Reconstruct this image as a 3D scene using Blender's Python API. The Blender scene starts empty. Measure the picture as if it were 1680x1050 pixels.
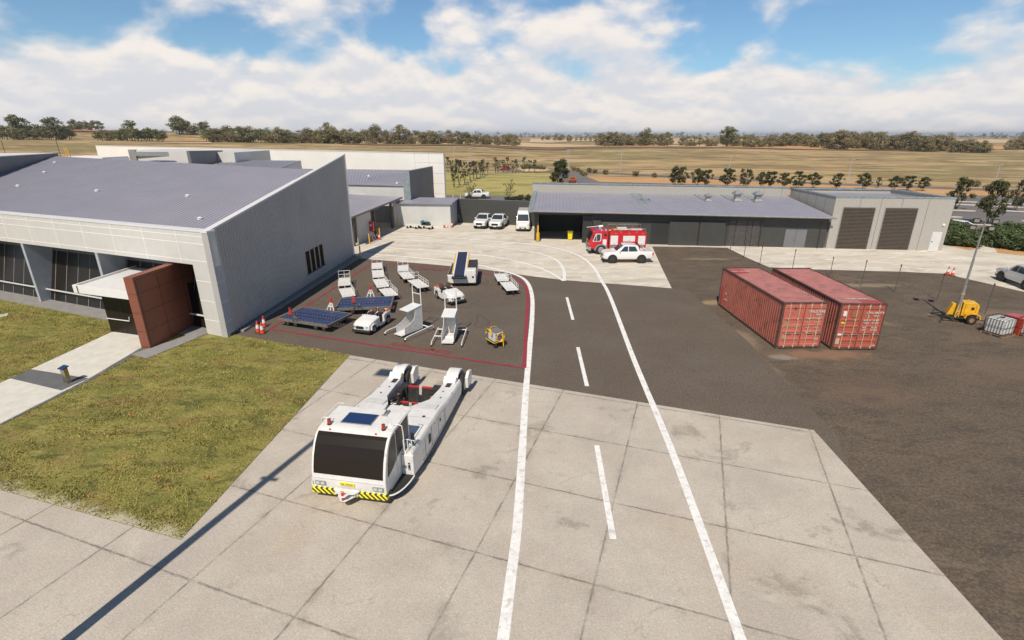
import bpy, bmesh, math, random
import numpy as np
from mathutils import Vector, Matrix
random.seed(7); rng = np.random.default_rng(7)
S = bpy.context.scene
COL = S.collection
PI = math.pi
R = math.radians

# ------------------------------------------------------------------ camera
CAM_H = 12.0
PITCH = math.atan(303/840.)
cd = bpy.data.cameras.new('camera'); cam = bpy.data.objects.new('camera', cd); COL.objects.link(cam)
cd.sensor_fit = 'HORIZONTAL'; cd.angle = R(90); cd.clip_start = .1; cd.clip_end = 40000
cam.location = (0, 0, CAM_H); cam.rotation_euler = (PI/2-PITCH, 0, 0)
S.camera = cam

# ------------------------------------------------------------------ light
SUN_EL, SUN_AZ = R(52), R(18.5)        # shadows fall 18.5 degrees right of straight ahead
S.view_settings.view_transform = 'Standard'; S.view_settings.look = 'None'
S.view_settings.gamma = 1; S.view_settings.exposure = -0.14
sd = bpy.data.lights.new('sun', 'SUN'); sun = bpy.data.objects.new('sun', sd); COL.objects.link(sun)
sd.energy = 5.0; sd.angle = R(.5); sd.color = (1, .915, .79)
dv = Vector((math.sin(SUN_AZ)*math.cos(SUN_EL), math.cos(SUN_AZ)*math.cos(SUN_EL), -math.sin(SUN_EL)))
sun.rotation_euler = dv.to_track_quat('-Z', 'Y').to_euler()
sun.location = -dv*60
W = bpy.data.worlds.new('World'); S.world = W; W.use_nodes = True

class NT:
    """tiny node helper"""
    def __init__(s, tree): s.t = tree; s.n = tree.nodes; s.l = tree.links
    def new(s, typ, **kw):
        n = s.n.new(typ)
        for k, v in kw.items(): setattr(n, k, v)
        return n
    def put(s, sock, v):
        if isinstance(v, bpy.types.NodeSocket): s.l.new(v, sock)
        else: sock.default_value = v
    def math(s, op, a, b=0., c=None, clamp=False):
        n = s.new('ShaderNodeMath', operation=op); n.use_clamp = clamp
        s.put(n.inputs[0], a); s.put(n.inputs[1], b)
        if c is not None: s.put(n.inputs[2], c)
        return n.outputs[0]
    def vmath(s, op, a, b):
        n = s.new('ShaderNodeVectorMath', operation=op); s.put(n.inputs[0], a); s.put(n.inputs[1], b)
        return n.outputs['Value'] if op == 'DOT_PRODUCT' else n.outputs[0]
    def noise(s, vec, scale, detail=4, rough=.5, dist=0.):
        n = s.new('ShaderNodeTexNoise'); s.put(n.inputs['Vector'], vec); n.inputs['Scale'].default_value = scale
        n.inputs['Detail'].default_value = detail; n.inputs['Roughness'].default_value = rough
        n.inputs['Distortion'].default_value = dist; return n.outputs[0]
    def ramp(s, f, lo, hi, a=0., b=1.):
        n = s.new('ShaderNodeMapRange'); n.clamp = True; s.put(n.inputs[0], f)
        n.interpolation_type = 'SMOOTHSTEP'
        for i, v in ((1, lo), (2, hi), (3, a), (4, b)): s.put(n.inputs[i], v)
        return n.outputs[0]
    def mix(s, f, a, b):
        n = s.new('ShaderNodeMix', data_type='RGBA'); s.put(n.inputs[0], f)
        s.put(n.inputs[6], a if isinstance(a, bpy.types.NodeSocket) else (*a[:3], 1))
        s.put(n.inputs[7], b if isinstance(b, bpy.types.NodeSocket) else (*b[:3], 1)); return n.outputs[2]
    def mapping(s, vec, scale=(1, 1, 1), loc=(0, 0, 0), rot=(0, 0, 0)):
        n = s.new('ShaderNodeMapping'); s.put(n.inputs[0], vec)
        n.inputs['Scale'].default_value = scale; n.inputs['Location'].default_value = loc
        n.inputs['Rotation'].default_value = rot; return n.outputs[0]

def build_world():
    k = NT(W.node_tree); k.n.clear()
    out = k.new('ShaderNodeOutputWorld'); bg = k.new('ShaderNodeBackground'); k.l.new(bg.outputs[0], out.inputs[0])
    bg.inputs[1].default_value = .1
    sky = k.new('ShaderNodeTexSky', sky_type='NISHITA'); sky.sun_disc = False
    sky.sun_elevation = SUN_EL; sky.sun_rotation = PI+SUN_AZ
    sky.altitude = 300; sky.air_density = 1.0; sky.dust_density = .4; sky.ozone_density = 2.0
    tc = k.new('ShaderNodeTexCoord').outputs['Generated']
    sep = k.new('ShaderNodeSeparateXYZ'); k.l.new(tc, sep.inputs[0]); z = sep.outputs[2]
    zz = k.math('MAXIMUM', z, 0.0)
    zc = k.math('POWER', zz, .8)
    cmb = k.new('ShaderNodeCombineXYZ'); k.l.new(sep.outputs[0], cmb.inputs[0]); k.l.new(sep.outputs[1], cmb.inputs[1])
    k.l.new(k.math('MULTIPLY', zc, 1.55), cmb.inputs[2])
    v = k.mapping(cmb.outputs[0], loc=(CLX, 3.3, 1.7))
    def dens(off):
        vv = k.mapping(v, loc=(0, 0, off))
        a = k.noise(vv, 5.2, 8, .50, .15)
        b = k.noise(vv, 2.0, 3, .5)
        return k.math('ADD', k.math('MULTIPLY', a, .68), k.math('MULTIPLY', b, .42))
    d0 = dens(0.); d1 = dens(.03)
    # cumulus deck seen edge-on: closed towards the horizon, broken higher up, sparse overhead; cleared behind the camera, out of view, to deepen shadows
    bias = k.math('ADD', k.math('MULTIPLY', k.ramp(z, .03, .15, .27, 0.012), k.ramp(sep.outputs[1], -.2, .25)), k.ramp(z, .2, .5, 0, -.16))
    dens0 = k.math('ADD', d0, bias)
    cover = k.ramp(dens0, .57, .68)
    shade = k.math('ADD', k.ramp(k.math('SUBTRACT', d0, d1), -.045, .05), 0)
    thick = k.ramp(dens0, .60, .85)
    low = k.ramp(z, .0, .10, 1, 0)
    lit = k.mix(shade, (8.0, 8.1, 8.5), (10.4, 9.7, 9.1))
    core = k.mix(k.math('MULTIPLY', k.ramp(k.noise(k.mapping(v, loc=(5, 5, 5)), 5.0, 4, .5), .45, .7), .55), lit, (8.3, 8.4, 8.9))
    col = k.mix(thick, lit, core)
    tint = k.mix(1.0, sky.outputs[0], (1, 1, 1)); 
    mx = k.new('ShaderNodeMix', data_type='RGBA'); mx.blend_type = 'MULTIPLY'; mx.inputs[0].default_value = 1
    k.l.new(sky.outputs[0], mx.inputs[6]); k.l.new(k.mix(k.ramp(z, .2, .6), SKYM, (.70, .72, .74)), mx.inputs[7])  # unseen sky overhead is darkened to cut the fill light in shadows
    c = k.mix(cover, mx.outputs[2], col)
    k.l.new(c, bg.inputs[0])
CLX = 0.4
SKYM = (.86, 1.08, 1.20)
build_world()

# ------------------------------------------------------------------ geometry helpers
CT, ST = math.cos(PITCH), math.sin(PITCH)
def ray(px, py):
    dx = (px-840)/840.; dy = -(py-525)/840.
    return Vector((dx, CT+dy*ST, -ST+dy*CT))
def G(px, py, z=0.):                       # photo pixel -> point on the level z
    d = ray(px, py); t = (z-CAM_H)/d.z; return Vector((d.x*t, d.y*t, z))
def RY(px, py, Y):                         # photo pixel -> point at the distance Y
    d = ray(px, py); t = Y/d.y; return Vector((d.x*t, Y, CAM_H+d.z*t))

def tag(o, label=None, cat=None, group=None, kind=None):
    if label: o['label'] = label
    if cat: o['category'] = cat
    if group: o['group'] = group
    if kind: o['kind'] = kind
    return o
def empty(name, loc, rz, label, cat, group=None):
    o = bpy.data.objects.new(name, None); COL.objects.link(o)
    o.location = loc; o.rotation_euler = (0, 0, rz); o.empty_display_size = .3
    return tag(o, label, cat, group)
def kids(o): return [c for c in bpy.data.objects if c.parent == o]
KID = {}
def copy_tree(o, parent=None):
    c = o.copy(); COL.objects.link(c)
    if parent: c.parent = parent
    if o.name not in KID: KID[o.name] = kids(o)
    for ch in KID[o.name]: copy_tree(ch, c)
    return c
def place(proto, first, loc, rz, label, scale=None):
    o = proto if first else copy_tree(proto)
    o.location = loc; o.rotation_euler = (0, 0, rz); o['label'] = label
    if scale: o.scale = scale
    return o

def rib_quad(m, A, B, C, D, n, w, h, N=None):
    """n raised ribs on the quad A-B-C-D, running from edge AB to edge DC"""
    A, B, C, D = map(Vector, (A, B, C, D)); N = N or (B-A).cross(D-A).normalized()
    if N.z < -.5: N = -N
    e = (B-A).normalized()
    for i in range(n):
        t = (i+.5)/n; p = A.lerp(B, t)+N*.001; q = D.lerp(C, t)+N*.001
        m.add([p-e*w, p+e*w, p+e*w*.5+N*h, p-e*w*.5+N*h, q-e*w, q+e*w, q+e*w*.5+N*h, q-e*w*.5+N*h], [(0, 1, 2, 3), (1, 5, 6, 2), (2, 6, 7, 3), (3, 7, 4, 0), (5, 4, 7, 6)])
class MB:
    def __init__(s, off=(0, 0, 0)): s.v = []; s.f = []; s.m = []; s.cur = 0; s.off = Vector(off); s.X = None
    def add(s, vs, fs):
        b = len(s.v)
        for p in vs:
            p = Vector(p)
            if s.X is not None: p = s.X @ p
            s.v.append(p-s.off)
        for f in fs: s.f.append(tuple(b+i for i in f)); s.m.append(s.cur)
        return s
    def box(s, x0, x1, y0, y1, z0, z1):
        return s.add([(x0,y0,z0),(x1,y0,z0),(x1,y1,z0),(x0,y1,z0),(x0,y0,z1),(x1,y0,z1),(x1,y1,z1),(x0,y1,z1)],
            [(0,3,2,1),(4,5,6,7),(0,1,5,4),(1,2,6,5),(2,3,7,6),(3,0,4,7)])
    def slab(s, pts, z0, z1):              # polygon (ccw, xy) extruded in z; z may be lists
        n = len(pts); Z0 = z0 if hasattr(z0, '__len__') else [z0]*n; Z1 = z1 if hasattr(z1, '__len__') else [z1]*n
        a = sum(pts[i][0]*pts[(i+1)%n][1]-pts[(i+1)%n][0]*pts[i][1] for i in range(n))
        if a < 0: pts = list(pts)[::-1]; Z0 = list(Z0)[::-1]; Z1 = list(Z1)[::-1]
        vs = [(p[0], p[1], Z0[i]) for i, p in enumerate(pts)]+[(p[0], p[1], Z1[i]) for i, p in enumerate(pts)]
        return s.add(vs, [tuple(range(n))[::-1], tuple(range(n, 2*n))]+[(i, (i+1)%n, n+(i+1)%n, n+i) for i in range(n)])
    def prism(s, prof, a, b, axis='x'):    # profile in the plane across the axis, extruded from a to b
        n = len(prof)
        def P(t, p): return (t, p[0], p[1]) if axis == 'x' else ((p[0], t, p[1]) if axis == 'y' else (p[0], p[1], t))
        vs = [P(a, p) for p in prof]+[P(b, p) for p in prof]
        ar = sum(prof[i][0]*prof[(i+1)%n][1]-prof[(i+1)%n][0]*prof[i][1] for i in range(n))
        fs = [tuple(range(n))[::-1], tuple(range(n, 2*n))]+[(i, (i+1)%n, n+(i+1)%n, n+i) for i in range(n)]
        flip = (ar < 0) ^ (axis == 'y') ^ (b < a)
        if flip: fs = [f[::-1] for f in fs]
        return s.add(vs, fs)
    def loft(s, rings, cap=True):
        n = len(rings[0]); vs = [p for r in rings for p in r]; fs = []
        for k in range(len(rings)-1):
            for i in range(n):
                j = (i+1) % n; fs.append((k*n+i, k*n+j, (k+1)*n+j, (k+1)*n+i))
        if cap: fs.append(tuple(range(n))[::-1]); fs.append(tuple((len(rings)-1)*n+i for i in range(n)))
        return s.add(vs, fs)
    def cyl(s, p0, p1, r0, r1=None, n=12, cap=True):
        p0 = Vector(p0); p1 = Vector(p1); r1 = r0 if r1 is None else r1
        d = (p1-p0).normalized(); u = d.orthogonal().normalized(); w = d.cross(u)
        rings = [[p+(u*math.cos(2*PI*i/n)+w*math.sin(2*PI*i/n))*r for i in range(n)] for p, r in ((p0, r0), (p1, r1))]
        return s.loft(rings, cap)
    def tube(s, pts, r, n=6, closed=False):
        pts = [Vector(p) for p in pts]; rings = []; N = len(pts)
        for i, p in enumerate(pts):
            if closed: d = (pts[(i+1) % N]-pts[i-1]).normalized()
            else: d = (pts[min(i+1, N-1)]-pts[max(i-1, 0)]).normalized()
            ref = Vector((0, 0, 1)) if abs(d.z) < .9 else Vector((1, 0, 0))
            u = d.cross(ref).normalized(); w = u.cross(d)
            rr = r[i] if hasattr(r, '__len__') else r
            rings.append([p+(u*math.cos(2*PI*k/n)+w*math.sin(2*PI*k/n))*rr for k in range(n)])
        if closed: rings.append(rings[0]); return s.loft(rings, False)
        return s.loft(rings, True)
    def bars(s, segs, r, n=6):
        for a, b in segs: s.cyl(a, b, r, r, n)
        return s
    def wheel(s, c, r, w, n=20, axis='x'):
        c = Vector(c); a = Vector((1, 0, 0)) if axis == 'x' else Vector((0, 1, 0))
        prof = [(-w/2, .62*r), (-w/2, .93*r), (-w*.36, r), (w*.36, r), (w/2, .93*r), (w/2, .62*r)]
        u = a.orthogonal().normalized(); q = a.cross(u); rings = []
        for t, rr in prof: rings.append([c+a*t+(u*math.cos(2*PI*i/n)+q*math.sin(2*PI*i/n))*rr for i in range(n)])
        return s.loft(rings, True)
    def build(s, name, mat, parent=None, bevel=0, smooth=False, seg=2):
        me = bpy.data.meshes.new(name); me.from_pydata([tuple(p) for p in s.v], [], s.f)
        mats = mat if isinstance(mat, (list, tuple)) else [mat]
        for m in mats: me.materials.append(m)
        if len(mats) > 1: me.polygons.foreach_set('material_index', s.m)
        if smooth: me.polygons.foreach_set('use_smooth', [True]*len(me.polygons))
        me.update()
        bm = bmesh.new(); bm.from_mesh(me); bmesh.ops.recalc_face_normals(bm, faces=bm.faces[:]); bm.to_mesh(me); bm.free()
        o = bpy.data.objects.new(name, me); COL.objects.link(o)
        if parent: o.parent = parent
        if bevel:
            b = o.modifiers.new('bevel', 'BEVEL'); b.width = bevel; b.segments = seg; b.limit_method = 'ANGLE'; b.angle_limit = R(35)
            if smooth or seg > 1:
                me.polygons.foreach_set('use_smooth', [True]*len(me.polygons))
                w = o.modifiers.new('wn', 'WEIGHTED_NORMAL'); w.keep_sharp = True
        return o
def sheet(name, pts, z, mat, label=None, cat=None, kind='structure'):
    m = MB(); m.add([(p[0], p[1], z) for p in pts], [tuple(range(len(pts)))])
    o = m.build(name, mat)
    if o.data.polygons[0].normal.z < 0: o.data.flip_normals()
    return tag(o, label, cat, kind=kind)
def ribbon(name, pts, w, z, mat, kind='structure', label=None, ws=None):
    pts = [Vector((p[0], p[1], 0)) for p in pts]; m = MB(); vs = []; fs = []
    for i, p in enumerate(pts):
        d = (pts[min(i+1, len(pts)-1)]-pts[max(i-1, 0)]).normalized(); n = Vector((-d.y, d.x, 0))
        ww = ws[i] if ws else w
        a, b = p+n*ww/2, p-n*ww/2; vs += [(a.x, a.y, z), (b.x, b.y, z)]
    for i in range(len(pts)-1): fs.append((2*i, 2*i+1, 2*i+3, 2*i+2))
    m.add(vs, fs); o = m.build(name, mat)
    if o.data.polygons[0].normal.z < 0: o.data.flip_normals()
    return tag(o, label, kind=kind)
def smoothline(P, n=8):                     # Catmull-Rom
    P = [Vector((p[0], p[1], 0)) for p in P]; out = []
    for i in range(len(P)-1):
        a = P[max(i-1, 0)]; b = P[i]; c = P[i+1]; d = P[min(i+2, len(P)-1)]
        for k in range(n):
            t = k/n; out.append(.5*((2*b)+(c-a)*t+(2*a-5*b+4*c-d)*t*t+(3*b-a-3*c+d)*t**3))
    out.append(P[-1]); return out
def text(body, size, mat, parent, name, loc, rot, depth=.002, align='CENTER', sx=1):
    cu = bpy.data.curves.new(name, 'FONT'); cu.body = body; cu.size = size; cu.align_x = align; cu.align_y = 'CENTER'; cu.extrude = depth; cu.offset = .012*size
    t = bpy.data.objects.new(name, cu); me = bpy.data.meshes.new_from_object(t)
    bpy.data.objects.remove(t); me.materials.clear(); me.materials.append(mat)
    o = bpy.data.objects.new(name, me); COL.objects.link(o); o.location = loc; o.rotation_euler = rot; o.scale = (sx, 1, 1)
    if parent: o.parent = parent
    return o

# ------------------------------------------------------------------ materials
def mat(name, col, rough=.6, metal=0., var=.12, vs=2., bump=0., bs=40., col2=None, rib=None, spots=None, spec=.5, emit=None, coat=0.):
    m = bpy.data.materials.new(name); m.use_nodes = True; k = NT(m.node_tree)
    b = k.n['Principled BSDF']; b.inputs['Roughness'].default_value = rough; b.inputs['Metallic'].default_value = metal
    b.inputs['Specular IOR Level'].default_value = spec
    if coat: b.inputs['Coat Weight'].default_value = coat; b.inputs['Coat Roughness'].default_value = .08
    co = k.new('ShaderNodeTexCoord').outputs['Object']
    c = None
    if var or col2:
        n = k.ramp(k.noise(co, vs, 6, .6), .3, .7)
        a = [x*(1-var) for x in col]; d = col2 if col2 else [min(1, x*(1+var)) for x in col]
        c = k.mix(n, a, d)
        if var:
            n2 = k.noise(co, vs*9, 3, .6); c = k.mix(k.ramp(n2, .35, .65, 0, .35), c, [x*(1-var*1.2) for x in col])
    if spots:                              # (colour, scale, lo, hi): worn / stained patches
        for sc, s_, lo, hi in spots:
            c = k.mix(k.ramp(k.noise(co, s_, 5, .65, .4), lo, hi), c, sc)
    if c is not None: k.l.new(c, b.inputs['Base Color'])
    else: b.inputs['Base Color'].default_value = (*col, 1)
    h = None
    if rib:                                # (direction, period, height)
        (rx, ry, rz), per, st = rib
        dt = k.vmath('DOT_PRODUCT', co, (rx, ry, rz))
        s1 = k.math('SINE', k.math('MULTIPLY', dt, 2*PI/per)); h = k.math('MULTIPLY', k.ramp(s1, -.6, .6), st)
    if bump:
        nb = k.math('MULTIPLY', k.noise(co, bs, 5, .6), bump); h = nb if h is None else k.math('ADD', h, nb)
    if h is not None:
        bp = k.new('ShaderNodeBump'); k.l.new(h, bp.inputs['Height']); bp.inputs['Distance'].default_value = 1.0
        bp.inputs['Strength'].default_value = 1.0; k.l.new(bp.outputs[0], b.inputs['Normal'])
    if emit: b.inputs['Emission Color'].default_value = (*emit[0], 1); b.inputs['Emission Strength'].default_value = emit[1]
    return m

M = {}
M['white'] = mat('white_paint', (.74, .72, .69), .38, var=.07, vs=2.2, spots=[((.50, .45, .38), 5., .58, .78), ((.30, .26, .22), 14., .66, .74)])
M['white_clean'] = mat('clean_white_paint', (.78, .77, .75), .28, var=.03, coat=.3)
M['offwhite'] = mat('weathered_white_paint', (.66, .65, .63), .5, var=.10, vs=5, spots=[((.36, .34, .31), 9., .55, .75)])
M['glass'] = mat('dark_glass', (.012, .011, .010), .06, var=0, spec=.6)
M['tint'] = mat('brown_tinted_glass', (.020, .015, .011), .28, var=0, spec=.22)
M['wind'] = mat('windscreen', (.03, .04, .05), .08, var=0, spec=.8)
M['sky_glass'] = mat('roof_hatch_glass', (.02, .045, .13), .2, var=0, spec=.3)
M['black'] = mat('black_plastic', (.018, .018, .019), .55, var=.2)
M['rubber'] = mat('tyre_rubber', (.022, .021, .020), .8, var=.25, vs=8)
M['dark'] = mat('dark_steel', (.05, .048, .046), .6, metal=.3, var=.35, vs=6)
M['rim'] = mat('wheel_rim', (.38, .37, .36), .45, metal=.5, var=.2, vs=8)
M['steel'] = mat('galvanised_steel', (.42, .42, .41), .45, metal=.6, var=.2, vs=6)
M['red'] = mat('red_paint', (.52, .035, .03), .35, var=.12, vs=3, coat=.3)
M['fire_red'] = mat('fire_engine_red', (.60, .022, .03), .3, var=.08, vs=2, coat=.4)
M['orange'] = mat('orange_paint', (.75, .14, .02), .4, var=.08, vs=3)
M['beacon'] = mat('red_beacon_lens', (.35, .035, .012), .2, var=.1, coat=.4)
M['amber'] = mat('amber_lens', (.8, .35, .02), .3, var=.1)
M['blue_l'] = mat('blue_lens', (.02, .10, .65), .25, var=.1)
M['yellow'] = mat('yellow_paint', (.78, .42, .02), .45, var=.15, vs=3, spots=[((.30, .17, .05), 8, .60, .75)])
M['yel_clean'] = mat('bright_yellow', (.85, .68, .02), .45, var=.05)
M['hose'] = mat('yellow_cable', (.80, .46, .01), .5, var=.15)
M['navy'] = mat('navy_belt', (.018, .026, .065), .75, var=.12, vs=10)
M['dolly_blue'] = mat('blue_dolly_deck', (.035, .06, .15), .5, var=.2, vs=5, spots=[((.18, .17, .15), 11, .6, .72)])
M['dolly_steel'] = mat('worn_dolly_frame', (.17, .155, .13), .6, var=.3, vs=7)
M['lens'] = mat('lamp_lens', (.75, .78, .80), .1, var=.05, metal=.4)
M['marking'] = mat('white_road_paint', (.82, .80, .77), .7, var=.1, vs=3, spots=[((.56, .53, .48), 4., .52, .68), ((.40, .37, .33), 16., .60, .70)])
M['redline'] = mat('red_road_paint', (.30, .035, .05), .75, var=.2, vs=3, spots=[((.13, .06, .055), 3., .50, .85)])
M['redtext'] = mat('faded_red_lettering', (.30, .055, .04), .8, var=.3, vs=6)
M['cone_o'] = mat('cone_red_orange', (.72, .07, .02), .5, var=.1)
M['cone_w'] = mat('cone_white_sleeve', (.75, .74, .72), .4, var=.1)
M['wood'] = mat('pallet_wood', (.30, .17, .10), .85, var=.3, vs=6)
M['pvc'] = mat('translucent_white_tank', (.70, .69, .65), .4, var=.08)
M['skid_red'] = mat('red_plastic_crate', (.45, .05, .02), .6, var=.35, vs=7)
M['fence'] = mat('fence_post_steel', (.10, .09, .08), .7, var=.2)
M['gull'] = mat('bright_lamp_pole', (.40, .43, .47), .5, var=.1)
# building skins
fd = (math.cos(R(-21.6)), math.sin(R(-21.6)), 0)
M['roof_left'] = mat('blue_grey_ribbed_roof', (.30, .29, .335), .5, var=.05, vs=.4, rib=None)
M['roof'] = mat('blue_grey_tray_roof', (.285, .28, .33), .5, var=.06, vs=.5, spots=[((.14, .14, .17), 2., .6, .8)])
M['clad'] = mat('grey_ribbed_cladding', (.44, .425, .415), .45, var=.06, vs=.3, spots=[((.36, .345, .34), .35, .55, .80)])
M['clad_x'] = mat('silver_ribbed_cladding', (.66, .655, .63), .45, metal=.1, var=.06, vs=.5, rib=((1, -.1, 0), .20, .02))
M['clad_w'] = mat('white_ribbed_cladding', (.60, .59, .56), .5, var=.05, vs=.5, rib=((1, -.1, 0), .3, .02))
M['panel'] = mat('pale_facade_panel', (.60, .585, .555), .55, var=.035, vs=1.5, bump=.002, bs=4)
M['joint'] = mat('light_joint', (.88, .86, .83), .6, var=.05)
M['coping'] = mat('white_coping', (.70, .68, .68), .5, var=.04)
M['fin'] = mat('fin_panel', (.42, .44, .48), .5, var=.06)
M['white_wall'] = mat('white_terminal_wall', (.82, .79, .74), .6, var=.04, vs=.3)
M['grey_wall'] = mat('grey_wall_panel', (.17, .17, .18), .55, var=.08, vs=.4)
M['terracotta'] = mat('terracotta_panel', (.235, .078, .045), .55, var=.08, vs=1.2, bump=.001, bs=20)
M['tc_joint'] = mat('dark_joint', (.06, .028, .02), .7, var=.1)
M['precast'] = mat('precast_concrete_panel', (.40, .375, .335), .75, var=.08, vs=8, bump=.006, bs=20)
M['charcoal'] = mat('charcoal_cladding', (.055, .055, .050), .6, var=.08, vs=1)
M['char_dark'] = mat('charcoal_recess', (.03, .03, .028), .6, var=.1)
M['flash'] = mat('zinc_flashing', (.30, .34, .35), .55, metal=.3, var=.25, vs=3)
M['roller'] = mat('brown_roller_door', (.115, .088, .066), .6, var=.12, vs=3)
M['plinth'] = mat('grey_plinth', (.27, .26, .25), .8, var=.12, vs=2, bump=.004, bs=30)
M['soffit'] = mat('brown_trim', (.12, .085, .06), .6, var=.1)
M['door_w'] = mat('pale_door', (.62, .61, .60), .5, var=.04)

def hazard_mat():
    m = bpy.data.materials.new('hazard_stripes'); m.use_nodes = True; k = NT(m.node_tree); b = k.n['Principled BSDF']
    co = k.new('ShaderNodeTexCoord').outputs['Object']
    d = k.vmath('DOT_PRODUCT', co, (1, 0, 1.0)); f = k.math('FRACT', k.math('DIVIDE', d, .20))
    f = k.math('GREATER_THAN', f, .5)
    k.l.new(k.mix(f, (.035, .033, .03), (.85, .74, .02)), b.inputs['Base Color']); b.inputs['Roughness'].default_value = .5
    return m
M['hazard'] = hazard_mat()

def ground_mat(name, c1, c2, scale, speck=(.0, 40), patches=(), bump=.01, bs=20, rough=.9, stretch=None, grid=None, edge=False, blobs=()):
    m = bpy.data.materials.new(name); m.use_nodes = True; k = NT(m.node_tree); b = k.n['Principled BSDF']
    b.inputs['Roughness'].default_value = rough; b.inputs['Specular IOR Level'].default_value = .25
    co = k.new('ShaderNodeTexCoord').outputs['Object']
    cs = k.mapping(co, scale=stretch) if stretch else co
    c = k.mix(k.ramp(k.noise(cs, scale, 8, .62), .32, .68), c1, c2)
    for pc, s_, lo, hi, amt in patches:
        c = k.mix(k.ramp(k.noise(cs, s_, 7, .62, .5), lo, hi, 0, amt), c, pc)
    if speck[0]:
        n = k.noise(co, speck[1], 2, .7)
        c = k.mix(k.ramp(n, .3, .7, 0, speck[0]), c, [x*.45 for x in c1])
        c = k.mix(k.ramp(k.noise(co, speck[1]*1.7, 2, .7), .52, .75, 0, speck[0]), c, [min(1, x*1.6) for x in c2])
    if grid:
        ox, oy, ang, cell = grid
        mp = k.mapping(co, loc=(-ox, -oy, 0)); rt = k.new('ShaderNodeVectorRotate'); rt.rotation_type = 'Z_AXIS'
        k.l.new(mp, rt.inputs[0]); rt.inputs['Angle'].default_value = -ang
        # wobble a little
        sp = k.new('ShaderNodeSeparateXYZ'); k.l.new(rt.outputs[0], sp.inputs[0])
        wob = k.math('MULTIPLY', k.math('SUBTRACT', k.noise(co, 3., 5, .75), .5), .11)
        line = None; stain = None
        for a in (0, 1):
            u = k.math('ADD', sp.outputs[a], wob)
            fr = k.math('FRACT', k.math('ADD', k.math('DIVIDE', u, cell), .5))
            dd = k.math('MULTIPLY', k.math('ABSOLUTE', k.math('SUBTRACT', fr, .5)), cell)
            l = k.ramp(dd, .006, .055, 1, 0); s_ = k.ramp(dd, .0, .30, 1, 0)
            line = l if line is None else k.math('MAXIMUM', line, l)
            stain = s_ if stain is None else k.math('MAXIMUM', stain, s_)
        brk = k.ramp(k.noise(co, 1.3, 6, .7), .36, .60, .18, .74)
        c = k.mix(k.math('MULTIPLY', stain, k.ramp(k.noise(co, .8, 7, .75), .48, .70, 0, .60)), c, [x*.50 for x in c1])
        cr = k.new('ShaderNodeTexVoronoi', feature='DISTANCE_TO_EDGE'); k.l.new(k.vmath('ADD', co, k.mapping(k.noise(co, 1.2, 5, .7), scale=(1.4, 1.4, 0))), cr.inputs['Vector']); cr.inputs['Scale'].default_value = .22
        crk = k.math('MULTIPLY', k.ramp(cr.outputs['Distance'], .0, .006, 1, 0), k.ramp(k.noise(co, .35, 3, .5), .54, .62, 0, .38))
        c = k.mix(crk, c, (.20, .18, .15))
        c = k.mix(k.math('MULTIPLY', line, brk), c, (.12, .105, .09))
    for (bx, by), rx, ry, bc, amt in blobs:
        q = k.mapping(co, loc=(-bx/rx, -by/ry, 0), scale=(1/rx, 1/ry, 0)); ln_ = k.new('ShaderNodeVectorMath', operation='LENGTH'); k.l.new(q, ln_.inputs[0])
        dd = k.math('ADD', ln_.outputs['Value'], k.math('MULTIPLY', k.math('SUBTRACT', k.noise(co, 1.1, 6, .7), .5), 1.8))
        c = k.mix(k.ramp(dd, .35, 1.1, amt, 0), c, bc)
    if edge:                               # trodden pale margin along the apron
        A, B = G(297, 886), G(0, 804); d = (B-A).normalized(); nn = Vector((-d.y, d.x, 0)); nn = nn if nn.y > 0 else -nn
        dd = k.math('SUBTRACT', k.vmath('DOT_PRODUCT', co, tuple(nn)), A.dot(nn)); dd = k.math('ADD', dd, k.math('MULTIPLY', k.math('SUBTRACT', k.noise(co, 1.4, 5, .7), .5), 1.1))
        c = k.mix(k.ramp(dd, .05, .55, .85, 0), c, (.50, .46, .33))
    k.l.new(c, b.inputs['Base Color'])
    if bump:
        bp = k.new('ShaderNodeBump'); k.l.new(k.math('MULTIPLY', k.noise(co, bs, 6, .65), bump), bp.inputs['Height'])
        bp.inputs['Distance'].default_value = 1; k.l.new(bp.outputs[0], b.inputs['Normal'])
    return m
M['apron'] = ground_mat('apron_concrete', (.47, .415, .355), (.565, .505, .43), .35, (.32, 19), [((.24, .21, .175), .42, .57, .66, .65), ((.31, .27, .23), 1.5, .62, .70, .35), ((.62, .56, .47), .9, .55, .7, .5), ((.50, .41, .30), .25, .5, .7, .5)],
    .012, 16, grid=(-.967, 23.841, R(-19.2), 3.645))
M['asphalt'] = ground_mat('asphalt', (.140, .111, .086), (.163, .131, .103), .3, (.60, 11), [((.175, .15, .128), .30, .52, .70, .5), ((.19, .16, .135), 7, .55, .68, .4), ((.085, .074, .066), 4, .54, .68, .45)], .012, 30)
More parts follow.
